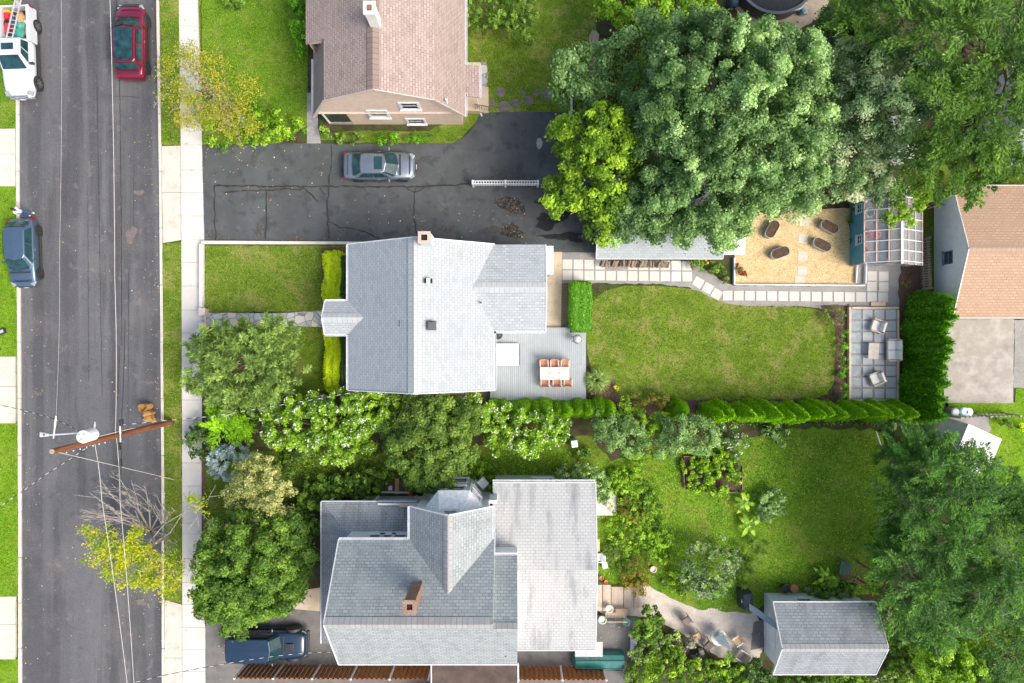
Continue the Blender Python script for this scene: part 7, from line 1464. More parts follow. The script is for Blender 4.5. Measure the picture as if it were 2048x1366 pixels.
# things by the north side of the grey house
c_ = P(795, 975, .6); wt_ = thing('garden_table', 'brown slatted workbench against the grey house porch', 'bench', (c_.x, c_.y, 0)); MB().bb(c_.x-.95, c_.x+.95, c_.y-.35, c_.y+.4, .55, .6).build('tabletop', plain('dark_bench_top', (.11, .07, .055), .8, grime=.4), wt_); MB().bb(c_.x-.15, c_.x+.1, c_.y-.4, c_.y+.6, .61, .66).build('cross_board', plain('orange_board', (.5, .28, .13), .8), wt_)
MB().bar((c_.x-1.05, c_.y-.28, .67), (c_.x+.75, c_.y-.32, .67), .1, .06).build('metal_rail', M_GALV, wt_, uv=False)
for sx in (-.85, .85):
    for sy in (-.3, .3): MB().bb(c_.x+sx-.04, c_.x+sx+.04, c_.y+sy-.04, c_.y+sy+.04, 0, .55).build('leg', wl_, wt_, uv=False)
lump('watering_can', 'small red can at the right end of the brown workbench', 'can', (P(821, 987, .6).x, P(821, 987, .6).y, .5), (.14, .14, .2), plain('red_can', (.6, .05, .02), .5), 3)
tag(MB().bb(P(776, 0, .7).x, P(784, 0, .7).x, P(0, 981, .7).y, P(0, 972, .7).y, .6, .64).build('white_tray', M_WHITE, uv=False), 'white rectangular tray lying on the brown workbench', 'tray')
for i, (x, y, lb_) in enumerate([(884, 783, 'red cushion pad by the lower wall of the pale house'), ]): c_ = P(830, 784, .3); lump('cushion', lb_, 'cushion', (c_.x, c_.y, .01), (.3, .14, .12), plain('red_cloth', (.4, .02, .03), .8), 8)
c_ = P(883, 783, .8); ac_ = thing('air_conditioner', 'square outdoor air conditioner unit beside the pale house', 'air conditioner', (c_.x, c_.y, 0)); MB().bb(c_.x-.35, c_.x+.35, c_.y-.35, c_.y+.35, 0, .8).build('casing', plain('beige_metal', (.42, .38, .33), .6), ac_, uv=False, bevel=.02); MB().lathe((c_.x, c_.y, .8), [(.28, 0), (.28, .015), (.05, .03)], 20).build('fan_grille', M_DARK, ac_, uv=False)
c_ = P(907, 781, .3); tag(MB().box((c_.x+.2, c_.y, .12), (.9, .5, .24)).build('concrete_step', M_CONC, bevel=.02), 'pale concrete step at the lower wall of the pale house', 'step')
# yellow kayak things by the shed
c_ = P(1771, 1240, .5); ky = MB(); ky.tube([P(1779, 1200, .5), P(1777, 1225, .5), P(1773, 1250, .5), P(1769, 1268, .5)], [.05, .22, .22, .06], 10); tag(ky.build('kayak', plain('yellow_plastic', (.75, .55, .03), .5), uv=False, smooth=True), 'bright yellow kayak stored beside the dark shed', 'kayak')
lump('white_bundle', 'crumpled white sheet lying on the yellow kayak', 'sheet', (P(1777, 1232, .8).x, P(1777, 1232, .8).y, .62), (.12, .5, .1), M_WHITE, 5)
# ---------------------------------------------------------------- trees and plants
# the big maple over the back garden
mp_bl = [bl(1450, 200, 145, 12.5, 4.2), bl(1555, 155, 88, 11, 3.2), bl(1390, 135, 92, 10.5, 3), bl(1350, 250, 90, 10, 3), bl(1400, 370, 108, 9.5, 3), bl(1535, 320, 112, 11, 3.5), bl(1330, 400, 85, 7.5, 2.4), bl(1430, 425, 75, 7.5, 2.2), bl(1250, 430, 60, 6.5, 1.8), bl(1595, 260, 60, 9, 2.6)]
tree('maple_tree', 'huge green maple with cauliflower crown, largest tree in the photo', 'tree', (1440, 330), mp_bl, G_MAPLE, 11, r0=.42, rl=.45, per_m2=2.6, leaf=.14, nleaf=150, tips=16, fill=.12, core=.7, squash=1.0, jit=.9, tintspan=.8)
tree('maple_tree', 'bright yellow green maple leaning over the end of the dark driveway', 'tree', (1215, 340), [bl(1190, 285, 75, 8, 2.4), bl(1205, 350, 85, 7.5, 2.4), bl(1150, 330, 45, 6.5, 1.5), bl(1130, 385, 48, 6, 1.3), bl(1215, 430, 55, 6.5, 1.8), bl(1118, 255, 28, 6, .9), bl(1250, 300, 50, 7.5, 2)], G_MAPLE_Y, 12, r0=.25, rl=.42, per_m2=2.2, leaf=.18, nleaf=85, tips=12, core=.55, jit=.8, tintspan=.8)
tree('small_tree', 'feathery pale green tree between the slate stones and the big maple', 'tree', (1200, 190), [bl(1135, 150, 52, 6.5, 1.6), bl(1165, 195, 52, 6, 1.5), bl(1225, 130, 50, 6.5, 1.5), bl(1290, 95, 60, 7.5, 2), bl(1230, 230, 55, 6, 1.6), bl(1120, 135, 26, 6, .8), bl(1160, 110, 22, 6, .7), bl(1290, 50, 32, 7, 1)], G_MAPLE, 13, r0=.16, rl=.5, per_m2=1.1, leaf=.17, nleaf=110, tips=14, core=.45, jit=.7)
tree('shrub_tree', 'dense yellow green shrub tree along the top edge beside the pool', 'tree', (1290, 10), [bl(1250, 0, 70, 5, 1.8), bl(1340, -5, 85, 5, 2), bl(1400, 20, 55, 4.5, 1.5), bl(1335, 60, 50, 4, 1.2)], G_LAWNISH, 14, r0=.15, rl=.5, per_m2=1.3, leaf=.17, nleaf=110)
tree('ash_tree', 'silvery grey green tree right of the big maple', 'tree', (1720, 250), [bl(1772, 165, 84, 10.5, 2.8), bl(1720, 230, 85, 9, 2.6), bl(1680, 140, 55, 8.5, 2), bl(1790, 225, 74, 10, 2.6), bl(1710, 320, 75, 7.5, 2), bl(1650, 340, 60, 7, 1.8), bl(1600, 390, 55, 6, 1.5), bl(1740, 370, 50, 6, 1.4)], G_SILVER, 15, r0=.26, rl=.45, per_m2=2., leaf=.16, lw=.08, nleaf=110, tips=14, core=.5, jit=.7, tintspan=.85)
tree('locust_tree', 'very large fine-leaved green tree filling the top right corner', 'tree', (1900, 170), [bl(1880, 90, 130, 14, 3.6), bl(1990, 120, 130, 14, 3.6), bl(1800, 35, 90, 12, 2.8), bl(1950, 240, 120, 12.5, 3.2), bl(1870, 220, 90, 12, 2.8), bl(1850, 320, 80, 9.5, 2), bl(1960, 330, 75, 9.5, 2), bl(1940, 385, 40, 8, 1.2), bl(1710, 30, 60, 10, 1.8), bl(2060, 280, 100, 12, 2.6), bl(2050, 10, 100, 13, 3), bl(1775, 75, 50, 10, 2)], G_LOCUST, 16, r0=.4, rl=.62, per_m2=.95, leaf=.22, lw=.07, nleaf=170, tips=20, mode='plume', jit=.6, fill=.35, levels=1)
tree('locust_sprig', 'low leafy bough hanging over the greenhouse roof', 'tree', (1850, 420), [bl(1795, 420, 28, 4.6, .6), bl(1778, 437, 18, 4.4, .5), bl(1820, 400, 32, 5, .7), bl(1838, 372, 32, 5.5, .8), bl(1812, 440, 18, 4.5, .5), bl(1848, 400, 22, 5, .6)], G_MAPLE_Y, 17, r0=.06, rl=.24, per_m2=6., leaf=.14, nleaf=34, tips=6, core=.4)
tree('evergreen_tree', 'dark green shadowy tree at the top between pool and locust', 'tree', (1700, 30), [bl(1690, 20, 50, 7, 1.8), bl(1720, 85, 45, 6, 1.5), bl(1665, 100, 22, 4, .8)], G_DARKL, 18, r0=.15, rl=.5, per_m2=1.2, leaf=.16, nleaf=110)
# understory around the maple so that the ground between is leafy
bush('shrub', 'mixed undergrowth shrubs behind the white driveway fence', [bl(1190, 200, 45, 2.2, 1), bl(1260, 170, 50, 2, 1), bl(1170, 250, 30, 1.8, .8), bl(1300, 130, 40, 2, 1)], G_MID, 19, leaf=.14, rl=.35, per_m2=2.2)
# turning tree at the top left
tree('turning_tree', 'thin tree turning yellow and orange beside the pavement at the top', 'tree', (425, 195), [bl(400, 170, 85, 6, 2), bl(465, 200, 75, 5.5, 1.8), bl(385, 235, 45, 5, 1.2), bl(345, 140, 38, 5.5, 1), bl(400, 110, 30, 5.8, .9), bl(470, 255, 45, 4, 1.2)], G_FALL, 20, r0=.12, rl=.42, per_m2=2.2, leaf=.105, nleaf=55, jit=.8, mode='loose', tips=26, fill=.6, bark=M_TWIG, levels=3)
bush('shrub_row', 'row of bushy green shrubs between the turning tree and the tan house', [bl(440, 265, 35, 1.4, .8), bl(490, 265, 34, 1.5, .8), bl(535, 258, 34, 1.5, .8), bl(580, 262, 32, 1.3, .7), bl(500, 235, 35, 1.6, .8), bl(545, 235, 25, 1.5, .7)], G_LAWNISH, 21, per_m2=3.5, rl=.25)
bush('shrub', 'dark evergreen shrub against the top left wall of the tan house', [bl(600, 20, 18, 2.6, 1.3), bl(602, 60, 17, 2.4, 1.2), bl(604, 100, 12, 1.8, .9)], G_ARB_D, 22); bush('shrub', 'small rounded shrub cut by the top edge on the upper lawn', [bl(465, -3, 24, 1.3, .7)], G_MID, 23)
bush('shrub', 'dark leafy shrub with bare twigs right of the tan house', [bl(975, 15, 48, 2.4, 1), bl(1035, 25, 42, 2.6, 1.1), bl(1040, 60, 30, 2.2, .9), bl(940, 20, 25, 2.2, 1)], G_MID, 24, leaf=.13); 
for i, (x, y, rx, lb_) in enumerate([(712, 276, 18, 'leftmost clipped boxwood under the tan wall'), (777, 278, 29, 'middle clipped boxwood between wall and driveway'), (834, 277, 30, 'rightmost clipped boxwood between wall and driveway')]):
    bush('boxwood', lb_, [bl(x, y, rx, 1.0, .55, ry=13.5)], G_ARB_D if i else G_MID, 30+i, group='boxwoods under the tan house', rl=.17, per_m2=9, leaf=.07, nleaf=45)
bush('shrub', 'loose green plants at the porch corner of the tan house', [bl(655, 268, 16, .8, .4), bl(685, 273, 14, .7, .4)], G_MID, 34, rl=.2, per_m2=5)
# front garden
hedge_box('lime_hedge', 'lime yellow clipped hedge above the flagstone path', *sorted((P(648, 0, .8).x, P(687, 0, .8).x)), P(0, 622, .8).y, P(0, 505, .8).y, 1.05, 40, G_LIME, 8000, .1, rough=.08, group='lime hedges of the centre house'); hedge_box('lime_hedge', 'lime yellow clipped hedge below the porch roof', P(650, 0, .8).x, P(686, 0, .8).x, P(0, 781, .8).y, P(0, 655, .8).y, 1.05, 41, G_LIME, 8500, .1, rough=.08, group='lime hedges of the centre house')
hedge_box('dark_hedge', 'dark green hedge between lime hedge and wall, above the porch', P(684, 0, .9).x, P(703, 0, .9).x, P(0, 606, .9).y, P(0, 512, .9).y, 1.2, 42, G_DARKL, 5000, .08, group='dark hedges of the centre house'); hedge_box('dark_hedge', 'dark green hedge between lime hedge and wall, below the porch', P(682, 0, .9).x, P(703, 0, .9).x, P(0, 779, .9).y, P(0, 668, .9).y, 1.2, 43, G_DARKL, 5500, .08, group='dark hedges of the centre house')
tree('yew_tree', 'broad needle-leaved evergreen spilling over the pavement below the flagstone path', 'tree', (515, 728), [bl(500, 730, 88, 5.2, 2.2), bl(455, 690, 62, 4.2, 1.7), bl(545, 685, 62, 4.3, 1.7), bl(430, 745, 60, 3.8, 1.5), bl(470, 790, 55, 3.8, 1.5), bl(560, 745, 58, 4.2, 1.6), bl(540, 790, 40, 3.2, 1.2), bl(400, 700, 30, 2.8, 1), bl(500, 655, 30, 3.4, 1), bl(410, 790, 25, 2.6, .9)], G_YEW, 44, r0=.2, rl=.42, per_m2=3.4, leaf=.26, lw=.05, nleaf=75, mode='star', tips=18, fill=.3, up=-.1, bark=M_BARK)
tree('small_conifer', 'bright green drooping conifer below the yew at the pavement', 'tree', (450, 850), [bl(450, 850, 42, 2.6, 1.1), bl(490, 850, 28, 2.2, .9), bl(425, 838, 18, 2, .7)], G_ARB, 45, r0=.08, rl=.35, per_m2=4, leaf=.2, lw=.045, nleaf=70, mode='plume', tips=8)
bush('shrub', 'dark green rounded shrub at the pavement edge beside the blue spruce', [bl(405, 882, 38, 2.0, 1.1)], G_DARKL, 46, leaf=.11, rl=.24, per_m2=6); tree('blue_spruce', 'small silvery blue spruce between two green shrubs', 'tree', (458, 918), [bl(455, 925, 38, 2.4, 1.1), bl(478, 908, 24, 2.2, .9)], G_BLUE, 47, r0=.07, rl=.24, per_m2=9, leaf=.16, lw=.04, nleaf=60, mode='star', tips=8)
tree('cream_tree', 'cream and green variegated tree left of the grey house', 'tree', (525, 990), [bl(520, 950, 48, 4.4, 1.4), bl(545, 1005, 58, 4.6, 1.6), bl(490, 985, 42, 4.2, 1.3), bl(560, 965, 35, 4.4, 1.1), bl(480, 950, 25, 4, .9)], G_CREAM, 48, r0=.12, rl=.4, per_m2=2.2, leaf=.12, nleaf=110, tips=10, core=.5)
tree('broadleaf_tree', 'dense dark green tree with orange leaf tufts above the navy off-roader', 'tree', (510, 1130), [bl(505, 1110, 95, 6.5, 2.6), bl(430, 1120, 48, 5.5, 1.6), bl(560, 1080, 60, 5.8, 1.9), bl(545, 1160, 75, 6, 2.2), bl(450, 1185, 62, 5.5, 1.9), bl(480, 1230, 45, 5, 1.4), bl(590, 1120, 40, 5.3, 1.3), bl(415, 1080, 26, 5, .9)], G_MID, 49, r0=.24, rl=.42, per_m2=2.3, leaf=.14, nleaf=150, tips=12, blossoms=(60, .06, M_ORBLOOM))
tree('crabapple_tree', 'white blossomed bushy tree right below the yew', 'tree', (655, 850), [bl(620, 845, 62, 3.8, 1.5), bl(690, 830, 55, 4, 1.5), bl(745, 815, 48, 3.8, 1.3), bl(570, 855, 45, 3.4, 1.2), bl(670, 885, 48, 3.4, 1.2), bl(720, 870, 42, 3.6, 1.2), bl(780, 815, 32, 3.4, 1), bl(540, 835, 25, 3, .8)], G_LAWNISH, 50, r0=.14, rl=.32, per_m2=3.6, leaf=.14, nleaf=60, tips=12, blossoms=(900, .055, M_BLOOM), jit=.6)
tree('broadleaf_tree', 'dense olive green tree with purple tints above the grey house gable', 'tree', (860, 885), [bl(865, 840, 68, 5.5, 2), bl(905, 880, 62, 5.4, 1.9), bl(835, 895, 62, 5.2, 1.8), bl(880, 935, 58, 4.8, 1.6), bl(795, 870, 35, 4.2, 1.3), bl(840, 945, 40, 4.2, 1.2), bl(930, 830, 35, 4.8, 1.2)], G_OLIVE, 51, r0=.18, rl=.36, per_m2=3, leaf=.13, nleaf=140, tips=10)
tree('crabapple_tree', 'white blossomed bushy tree left of the white box, under the deck', 'tree', (1030, 850), [bl(1000, 848, 44, 3.4, 1.2), bl(1062, 866, 46, 3.4, 1.2), bl(1005, 880, 34, 2.8, 1), bl(1108, 855, 34, 3.2, 1), bl(968, 822, 26, 3.4, .9), bl(1065, 890, 26, 2.6, .8), bl(945, 800, 20, 3.2, .8), bl(1050, 832, 16, 3, .6)], G_LAWNISH, 52, r0=.13, rl=.3, per_m2=4, leaf=.13, nleaf=60, tips=12, blossoms=(560, .052, M_BLOOM), jit=.6)
bush('shrub', 'dark leafy shrubs along the north porch of the grey house', [bl(640, 985, 38, 1.8, .9), bl(690, 980, 38, 1.9, .9), bl(735, 965, 32, 1.7, .9), bl(610, 1010, 30, 1.8, .9), bl(770, 955, 20, 1.5, .7), bl(620, 1050, 25, 1.8, .9), bl(628, 1110, 18, 1.5, .8)], G_MID, 53, leaf=.14); bush('shrub', 'bright leafy shrub squeezed between the bay tower and the wing', [bl(965, 950, 26, 1.4, .7), bl(975, 975, 15, 1.4, .6), bl(945, 940, 18, 1.2, .6)], G_LAWNISH, 54)
bush('shrub', 'loose dark shrub on the bare soil left of the olive tree', [bl(565, 930, 26, 1, .5), bl(610, 905, 20, .9, .4)], G_MID, 55)
# street tree over the road, half bare
stb = P(330, 1075, 0)
tree('street_tree', 'half bare street tree with yellow leaves hanging over the road', 'tree', (333, 1072), [bl(215, 1085, 42, 6, 1.2), bl(180, 1060, 24, 6, .8), bl(240, 1120, 42, 5.6, 1.1), bl(290, 1130, 52, 5.2, 1.4), bl(330, 1150, 42, 4.8, 1.2), bl(280, 1060, 22, 5.5, .8), bl(270, 1100, 34, 5.4, 1), bl(250, 1150, 30, 5, .8), bl(195, 1125, 30, 5.6, .7), bl(310, 1175, 30, 4.4, .7), bl(405, 1010, 24, 5, .7), bl(380, 998, 14, 5, .5)], G_YELL, 56, r0=.14, rl=.3, per_m2=3.0, leaf=.115, nleaf=44, jit=.8, mode='loose', tips=22, bark=M_TWIG, levels=2, fill=.4)
dd = thing('bare_tree', 'leafless pale twiggy treetop above the yellow street tree', 'tree', P(332, 1068, 0)); rnd = random.Random(77)
def twigs(root, base, ends, seed, r0=.09, sub=9):
    rnd = random.Random(seed); mb = MB(); base = Vector(base); ends = [Vector(e) for e in ends]
    fk = base+Vector((0, 0, 2.2))+(sum(ends, Vector())/len(ends)-base)*.25; fk.z = 2.6; mb.tube([base, fk], [r0, r0*.7], 8)
    for e in ends:
        L = (e-fk).length; m = fk.lerp(e, .5)+Vector((rnd.uniform(-.3, .3), rnd.uniform(-.3, .3), .3)); q = [fk, fk.lerp(m, .5), m, m.lerp(e, .5)+Vector((rnd.uniform(-.12, .12), rnd.uniform(-.12, .12), .05)), e]; mb.tube(q, [r0*.5, .045, .03, .022, .01], 5)
        for _ in range(sub):
            t = rnd.uniform(.3, .98); p = fk.lerp(e, t) if False else (q[2].lerp(q[4], (t-.5)*2) if t > .5 else q[1].lerp(q[2], t*2)); d = (e-fk).normalized(); a = rnd.choice((-1, 1))*rnd.uniform(.35, 1.0); v = Matrix.Rotation(a, 3, 'Z') @ d; l = L*rnd.uniform(.15, .4)*(1.25-t); p2 = p+v*l*.5+Vector((0, 0, rnd.uniform(0, .15))); p3 = p+v*l+Vector((rnd.uniform(-.1, .1), rnd.uniform(-.1, .1), rnd.uniform(-.1, .25))); mb.tube([p, p2, p3], [.018, .012, .006], 4)
            for _ in range(4):
                s = p2.lerp(p3, rnd.random()); v2 = Matrix.Rotation(rnd.choice((-1, 1))*rnd.uniform(.4, .9), 3, 'Z') @ v; mb.tube([s, s+v2*l*rnd.uniform(.2, .45)+Vector((0, 0, rnd.uniform(-.05, .15)))], [.009, .005], 3)
    return mb.build('branches', M_TWIG, root, uv=False)
twigs(dd, P(332, 1068, 0), [P(x, y, z) for x, y, z in [(178, 985, 7), (205, 965, 7), (235, 950, 7.2), (262, 960, 7), (290, 970, 7), (165, 1020, 6.8), (215, 1010, 7), (330, 985, 6), (350, 1020, 5.5), (270, 1020, 6.5), (310, 1080, 5.5), (355, 1090, 5)]], 78, sub=14)
# evergreens along the lawn
rnd = random.Random(5); k = 0
rowA = [(990+i*20.4+(-1)**i*2, 813+(i*7 % 5), [1.7, 2.1, 1.8, 2.3, 2.0, 2.4, 1.9, 2.5, 2.2, 2.8, 2.4, 2.9][i]) for i in range(12)]
for i, (x, y, h) in enumerate(rowA):
    c_ = P(x, y, 0); arborvitae('arborvitae', '%s evergreen from the left in the short row below the deck' % ORD[i], c_.x, c_.y, (.62+rnd.uniform(-.08, .08)), h, 100+i, G_ARB, 'evergreens below the deck', n=2200)
c_ = P(1352, 818, 0); arborvitae('arborvitae', 'single bright evergreen just left of the gap with the white rail', c_.x, c_.y, .75, 2.6, 120, G_ARB, 'evergreens below the lawn', n=2600)
for i in range(16):
    x = 1412+i*26.4+rnd.uniform(-6, 6); y = 822-i*.4+rnd.uniform(-2, 3); c_ = P(x, y, 0); h = 3.8+rnd.uniform(-.6, .5)-.012*i
    arborvitae('arborvitae', '%s evergreen from the left in the long row below the lawn' % ORD[i], c_.x, c_.y, (.68+rnd.uniform(-.12, .1)), h, 130+i, G_ARB, 'evergreens below the lawn', n=3600, leaf=.095, out=.035, flute=1.7)
for i in range(15):
    x = 1826+rnd.uniform(-3, 3)+(6 if i < 3 else 0)-(2*i if i > 9 else 0)*.4; y = 608+i*15.2; c_ = P(x, y, 0); arborvitae('arborvitae', '%s evergreen from the top in the dark row beside the patio' % ORD[i], c_.x, c_.y, .78, 3.7+rnd.uniform(-.35, .4), 160+i, G_ARB_D, 'evergreens beside the patio', n=2600, leaf=.15, out=.06, flute=1.8)
hedge_box('box_hedge', 'tall clipped green hedge block at the top of the deck', P(1141, 0, 1.4).x, P(1182, 0, 1.4).x, P(0, 661, 1.4).y, P(0, 563, 1.4).y, 1.7, 180, G_ARB_D, 9000, .09, rough=.03)
for i, y in enumerate((669, 693, 715, 736, 754, 772, 789)): bush('boxwood', '%s small clipped ball from the top along the patio frame' % ORD[i], [bl(1685, y, 10.5, .75, .4)], G_ARB_D, 190+i, group='small clipped balls beside the patio', rl=.12, per_m2=16, leaf=.06, nleaf=40, stems=False)
bush('spirea_shrub', 'wispy brownish green shrub at the corner of lawn and patio', [bl(1668, 634, 22, .9, .45)], G_OLIVE, 200, rl=.16, per_m2=12, leaf=.07, nleaf=30)
gc = P(1192, 760, .2); gg = thing('fountain_grass', 'fountain of arching green blades at the deck corner', 'ornamental grass', (gc.x, gc.y, 0)); blades('foliage', gc.x, gc.y, 900, .95, .75, .045, G_YEW, gg, 3)
bush('small_plant', 'tiny yellow green plant in the mulch beside the fountain grass', [bl(1233, 776, 7, .4, .2)], G_LIME, 201, rl=.1, per_m2=25, leaf=.08, nleaf=25, stems=False); bush('small_plant', 'tiny dark plant in the mulch below the fountain grass', [bl(1182, 788, 6, .3, .15)], G_MID, 202, rl=.1, per_m2=25, leaf=.07, nleaf=25, stems=False)
bush('barberry_shrub', 'wide flat-topped bronze green shrub at the lower lawn edge', [bl(1300, 800, 38, 1.5, .7, ry=19), bl(1325, 803, 22, 1.4, .6)], G_ORANGE, 203, rl=.18, per_m2=8, leaf=.08, nleaf=60)
bush('ivy_bush', 'tangle of bright vine leaves left of the bronze shrub', [bl(1250, 812, 22, 1.3, .6), bl(1262, 835, 25, 1.6, .7), bl(1290, 850, 25, 2.2, .8)], G_LAWNISH, 204, rl=.22, per_m2=5, leaf=.11)
tree('olive_tree', 'grey green willowy tree below the lawn, left of its pair', 'tree', (1235, 860), [bl(1225, 865, 40, 3.4, 1.2), bl(1265, 875, 38, 3.2, 1.1), bl(1205, 840, 22, 3, .8)], G_GREY, 205, r0=.1, rl=.33, per_m2=3.2, leaf=.12, lw=.06, nleaf=95, core=.5); tree('olive_tree', 'grey green willowy tree below the lawn, near the white rail', 'tree', (1380, 865), [bl(1350, 865, 42, 3.6, 1.3), bl(1395, 870, 42, 3.6, 1.3), bl(1330, 895, 28, 3, 1)], G_GREY, 206, r0=.1, rl=.33, per_m2=3.2, leaf=.12, lw=.06, nleaf=95, core=.5)
bush('vine_shrub', 'bright green climbing vine mass between the two willowy trees', [bl(1305, 870, 32, 2.6, 1), bl(1290, 905, 28, 1.8, .8), bl(1320, 840, 22, 2.4, .8), bl(1275, 925, 16, 1, .5)], G_LAWNISH, 207, rl=.24, per_m2=4.5, leaf=.12)
bush('flowering_shrub', 'pale flowering shrub below the start of the long evergreen row', [bl(1450, 872, 26, 1.5, .7), bl(1480, 880, 20, 1.3, .6), bl(1470, 905, 16, 1, .5)], G_GREY, 208, rl=.2, per_m2=5, leaf=.1, blossoms=(60, .05, M_BLOOM))
bush('shrub', 'dark shrub in the shade below the long evergreen row', [bl(1560, 868, 22, 1, .5), bl(1535, 862, 16, 1, .5)], G_GREY, 209); bush('shrub', 'pale leaved sapling at the lower right end of the long evergreen row', [bl(1800, 832, 18, 2.2, .7), bl(1778, 850, 16, 1.8, .6), bl(1760, 852, 12, 1.4, .5)], G_GREY, 210, leaf=.16)
# lower garden
bush('shrub', 'grey green shrub with tiny flowers at the upper right corner of the wing', [bl(1130, 950, 22, 1.6, .7), bl(1165, 945, 28, 1.8, .8), bl(1195, 960, 26, 1.7, .8), bl(1205, 985, 22, 1.5, .7)], G_GREY, 211, rl=.2, per_m2=6, leaf=.1, blossoms=(40, .035, plain('lilac_blossom', (.45, .4, .55), .8))); bush('shrub', 'small dark shrub on the path beside the white box', [bl(1165, 905, 16, .9, .45)], G_MID, 212)
gc = P(1204, 996, .2); gg = thing('fountain_grass', 'round tuft of grass overhanging the white concrete pad', 'ornamental grass', (gc.x, gc.y, .1)); blades('foliage', gc.x, gc.y, 420, .5, .6, .03, G_GREY, gg, 5)
bed = [(1255, 985, 42, 'top patch of leafy flower bed beside the wing', G_LAWNISH), (1285, 1010, 30, 'patch of blue green leaves in the flower bed', G_MID), (1300, 1060, 35, 'middle patch of leafy flower bed', G_LAWNISH), (1255, 1065, 34, 'patch of weedy leaves beside the wing', G_LAWNISH), (1310, 1100, 26, 'lower right patch of leafy flower bed', G_LAWNISH), (1235, 1110, 26, 'patch of leaves beside the white plastic chair', G_OLIVE), (1250, 960, 26, 'uppermost patch of leafy flower bed', G_LAWNISH), (1262, 1020, 26, 'reddish patch in the middle of the flower bed', G_ORANGE)]
for i, (x, y, r, lb_, m) in enumerate(bed): bush('flower_bed_plants', lb_, [bl(x, y, r*1.2, .7, .35), bl(x+r*.7, y+r*.5, r*.8, .6, .3), bl(x-r*.6, y-r*.4, r*.7, .5, .25)], m, 220+i, rl=.17, per_m2=9, leaf=.11, nleaf=38, core=.3, blossoms=(10, .03, [M_REDBLOOM, M_YELBLOOM, M_BLOOM][i % 3]), stems=False)
bush('bronze_shrub', 'bronze and green rounded shrub above the wooden steps', [bl(1275, 1145, 34, 1.1, .6), bl(1280, 1172, 22, .9, .5)], G_ORANGE, 230, rl=.2, per_m2=7, leaf=.09); bush('fig_shrub', 'dark glossy leaved shrub right of the lower driveway corner', [bl(1298, 1240, 34, 2, .9), bl(1285, 1265, 26, 1.7, .8)], G_MID, 231, leaf=.15)
bush('butterfly_bush', 'large round grey green bush with purple flower spikes in the lower garden', [bl(1415, 1130, 58, 2.2, 1), bl(1385, 1155, 30, 1.8, .8), bl(1450, 1120, 35, 2, .9), bl(1415, 1175, 35, 1.4, .7)], G_GREY, 232, mode='star', leaf=.15, lw=.05, rl=.3, per_m2=7, nleaf=55, blossoms=(260, .045, plain('purple_blossom', (.32, .26, .36), .8)))
bush('shrub', 'low green shrub under the purple flowered bush', [bl(1340, 1160, 20, .8, .4), bl(1365, 1175, 18, .7, .4)], G_LAWNISH, 233); bush('grass_tuft', 'wide tuft of bronze tall grass right of the purple bush', [bl(1500, 1105, 34, .8, .4), bl(1478, 1150, 26, .7, .35)], G_OLIVE, 234, mode='star', leaf=.3, lw=.03, rl=.25, per_m2=6, nleaf=50, stems=False)
def banana(label, px, py, seed, n=7, L=.9):
    rnd = random.Random(seed); c_ = P(px, py, .6); r_ = thing('banana_plant', label, 'plant', (c_.x, c_.y, 0)); V = []; F = []; T = []
    for i in range(n):
        a = 6.283*i/n+rnd.uniform(-.3, .3); l = L*rnd.uniform(.7, 1.1)
        for k_, t in enumerate((0, .2, .45, .7, .9, 1)):
            wv = .13*math.sin(math.pi*min(1, t*.9+.08))+.01; x = c_.x+math.cos(a)*l*t; y = c_.y+math.sin(a)*l*t; z = .5+.5*t-.7*t*t
            V += [(x-math.sin(a)*wv, y+math.cos(a)*wv, z+.04), (x, y, z), (x+math.sin(a)*wv, y-math.cos(a)*wv, z+.04)]
            if k_: b_ = len(V)-6; F += [[b_, b_+1, b_+4, b_+3], [b_+1, b_+2, b_+5, b_+4]]; T += [rnd.random()]*2
    np_obj('foliage', np.array(V), np.array(F), G_LAWNISH, r_, T); MB().tube([(c_.x, c_.y, 0), (c_.x, c_.y, .55)], .06, 8).build('stem', G_LAWNISH, r_, uv=False)
banana('upper banana plant with long bright leaves on the wild lawn', 1490, 1005, 1); banana('lower banana plant with long bright leaves on the wild lawn', 1497, 1050, 2); banana('banana-like leafy plant by the shed wall', 1650, 1155, 3); banana('small banana-like plant between pots and arbour', 1672, 1168, 4, 6, .7)
bush('shrub', 'blue green leafy shrub right of the banana plants', [bl(1545, 1005, 30, 1.2, .6), bl(1530, 1030, 20, 1, .5)], G_GREY, 235, leaf=.14); bush('shrub', 'row of leafy plants along the north wall of the dark shed', [bl(1640, 1185, 20, 1.2, .6), bl(1680, 1182, 24, 1.3, .6), bl(1700, 1170, 16, 1, .5)], G_MID, 236, leaf=.15)
bush('vegetable_plants', 'yellow green vegetable plants filling the raised bed', [bl(1440, 958, 42, 1, .4), bl(1455, 930, 36, .9, .4), bl(1405, 955, 34, .7, .3), bl(1390, 932, 32, .6, .25), bl(1425, 925, 30, .8, .3)], G_LAWNISH, 237, rl=.16, per_m2=12, leaf=.11, blossoms=(25, .04, M_YELBLOOM), stems=False)
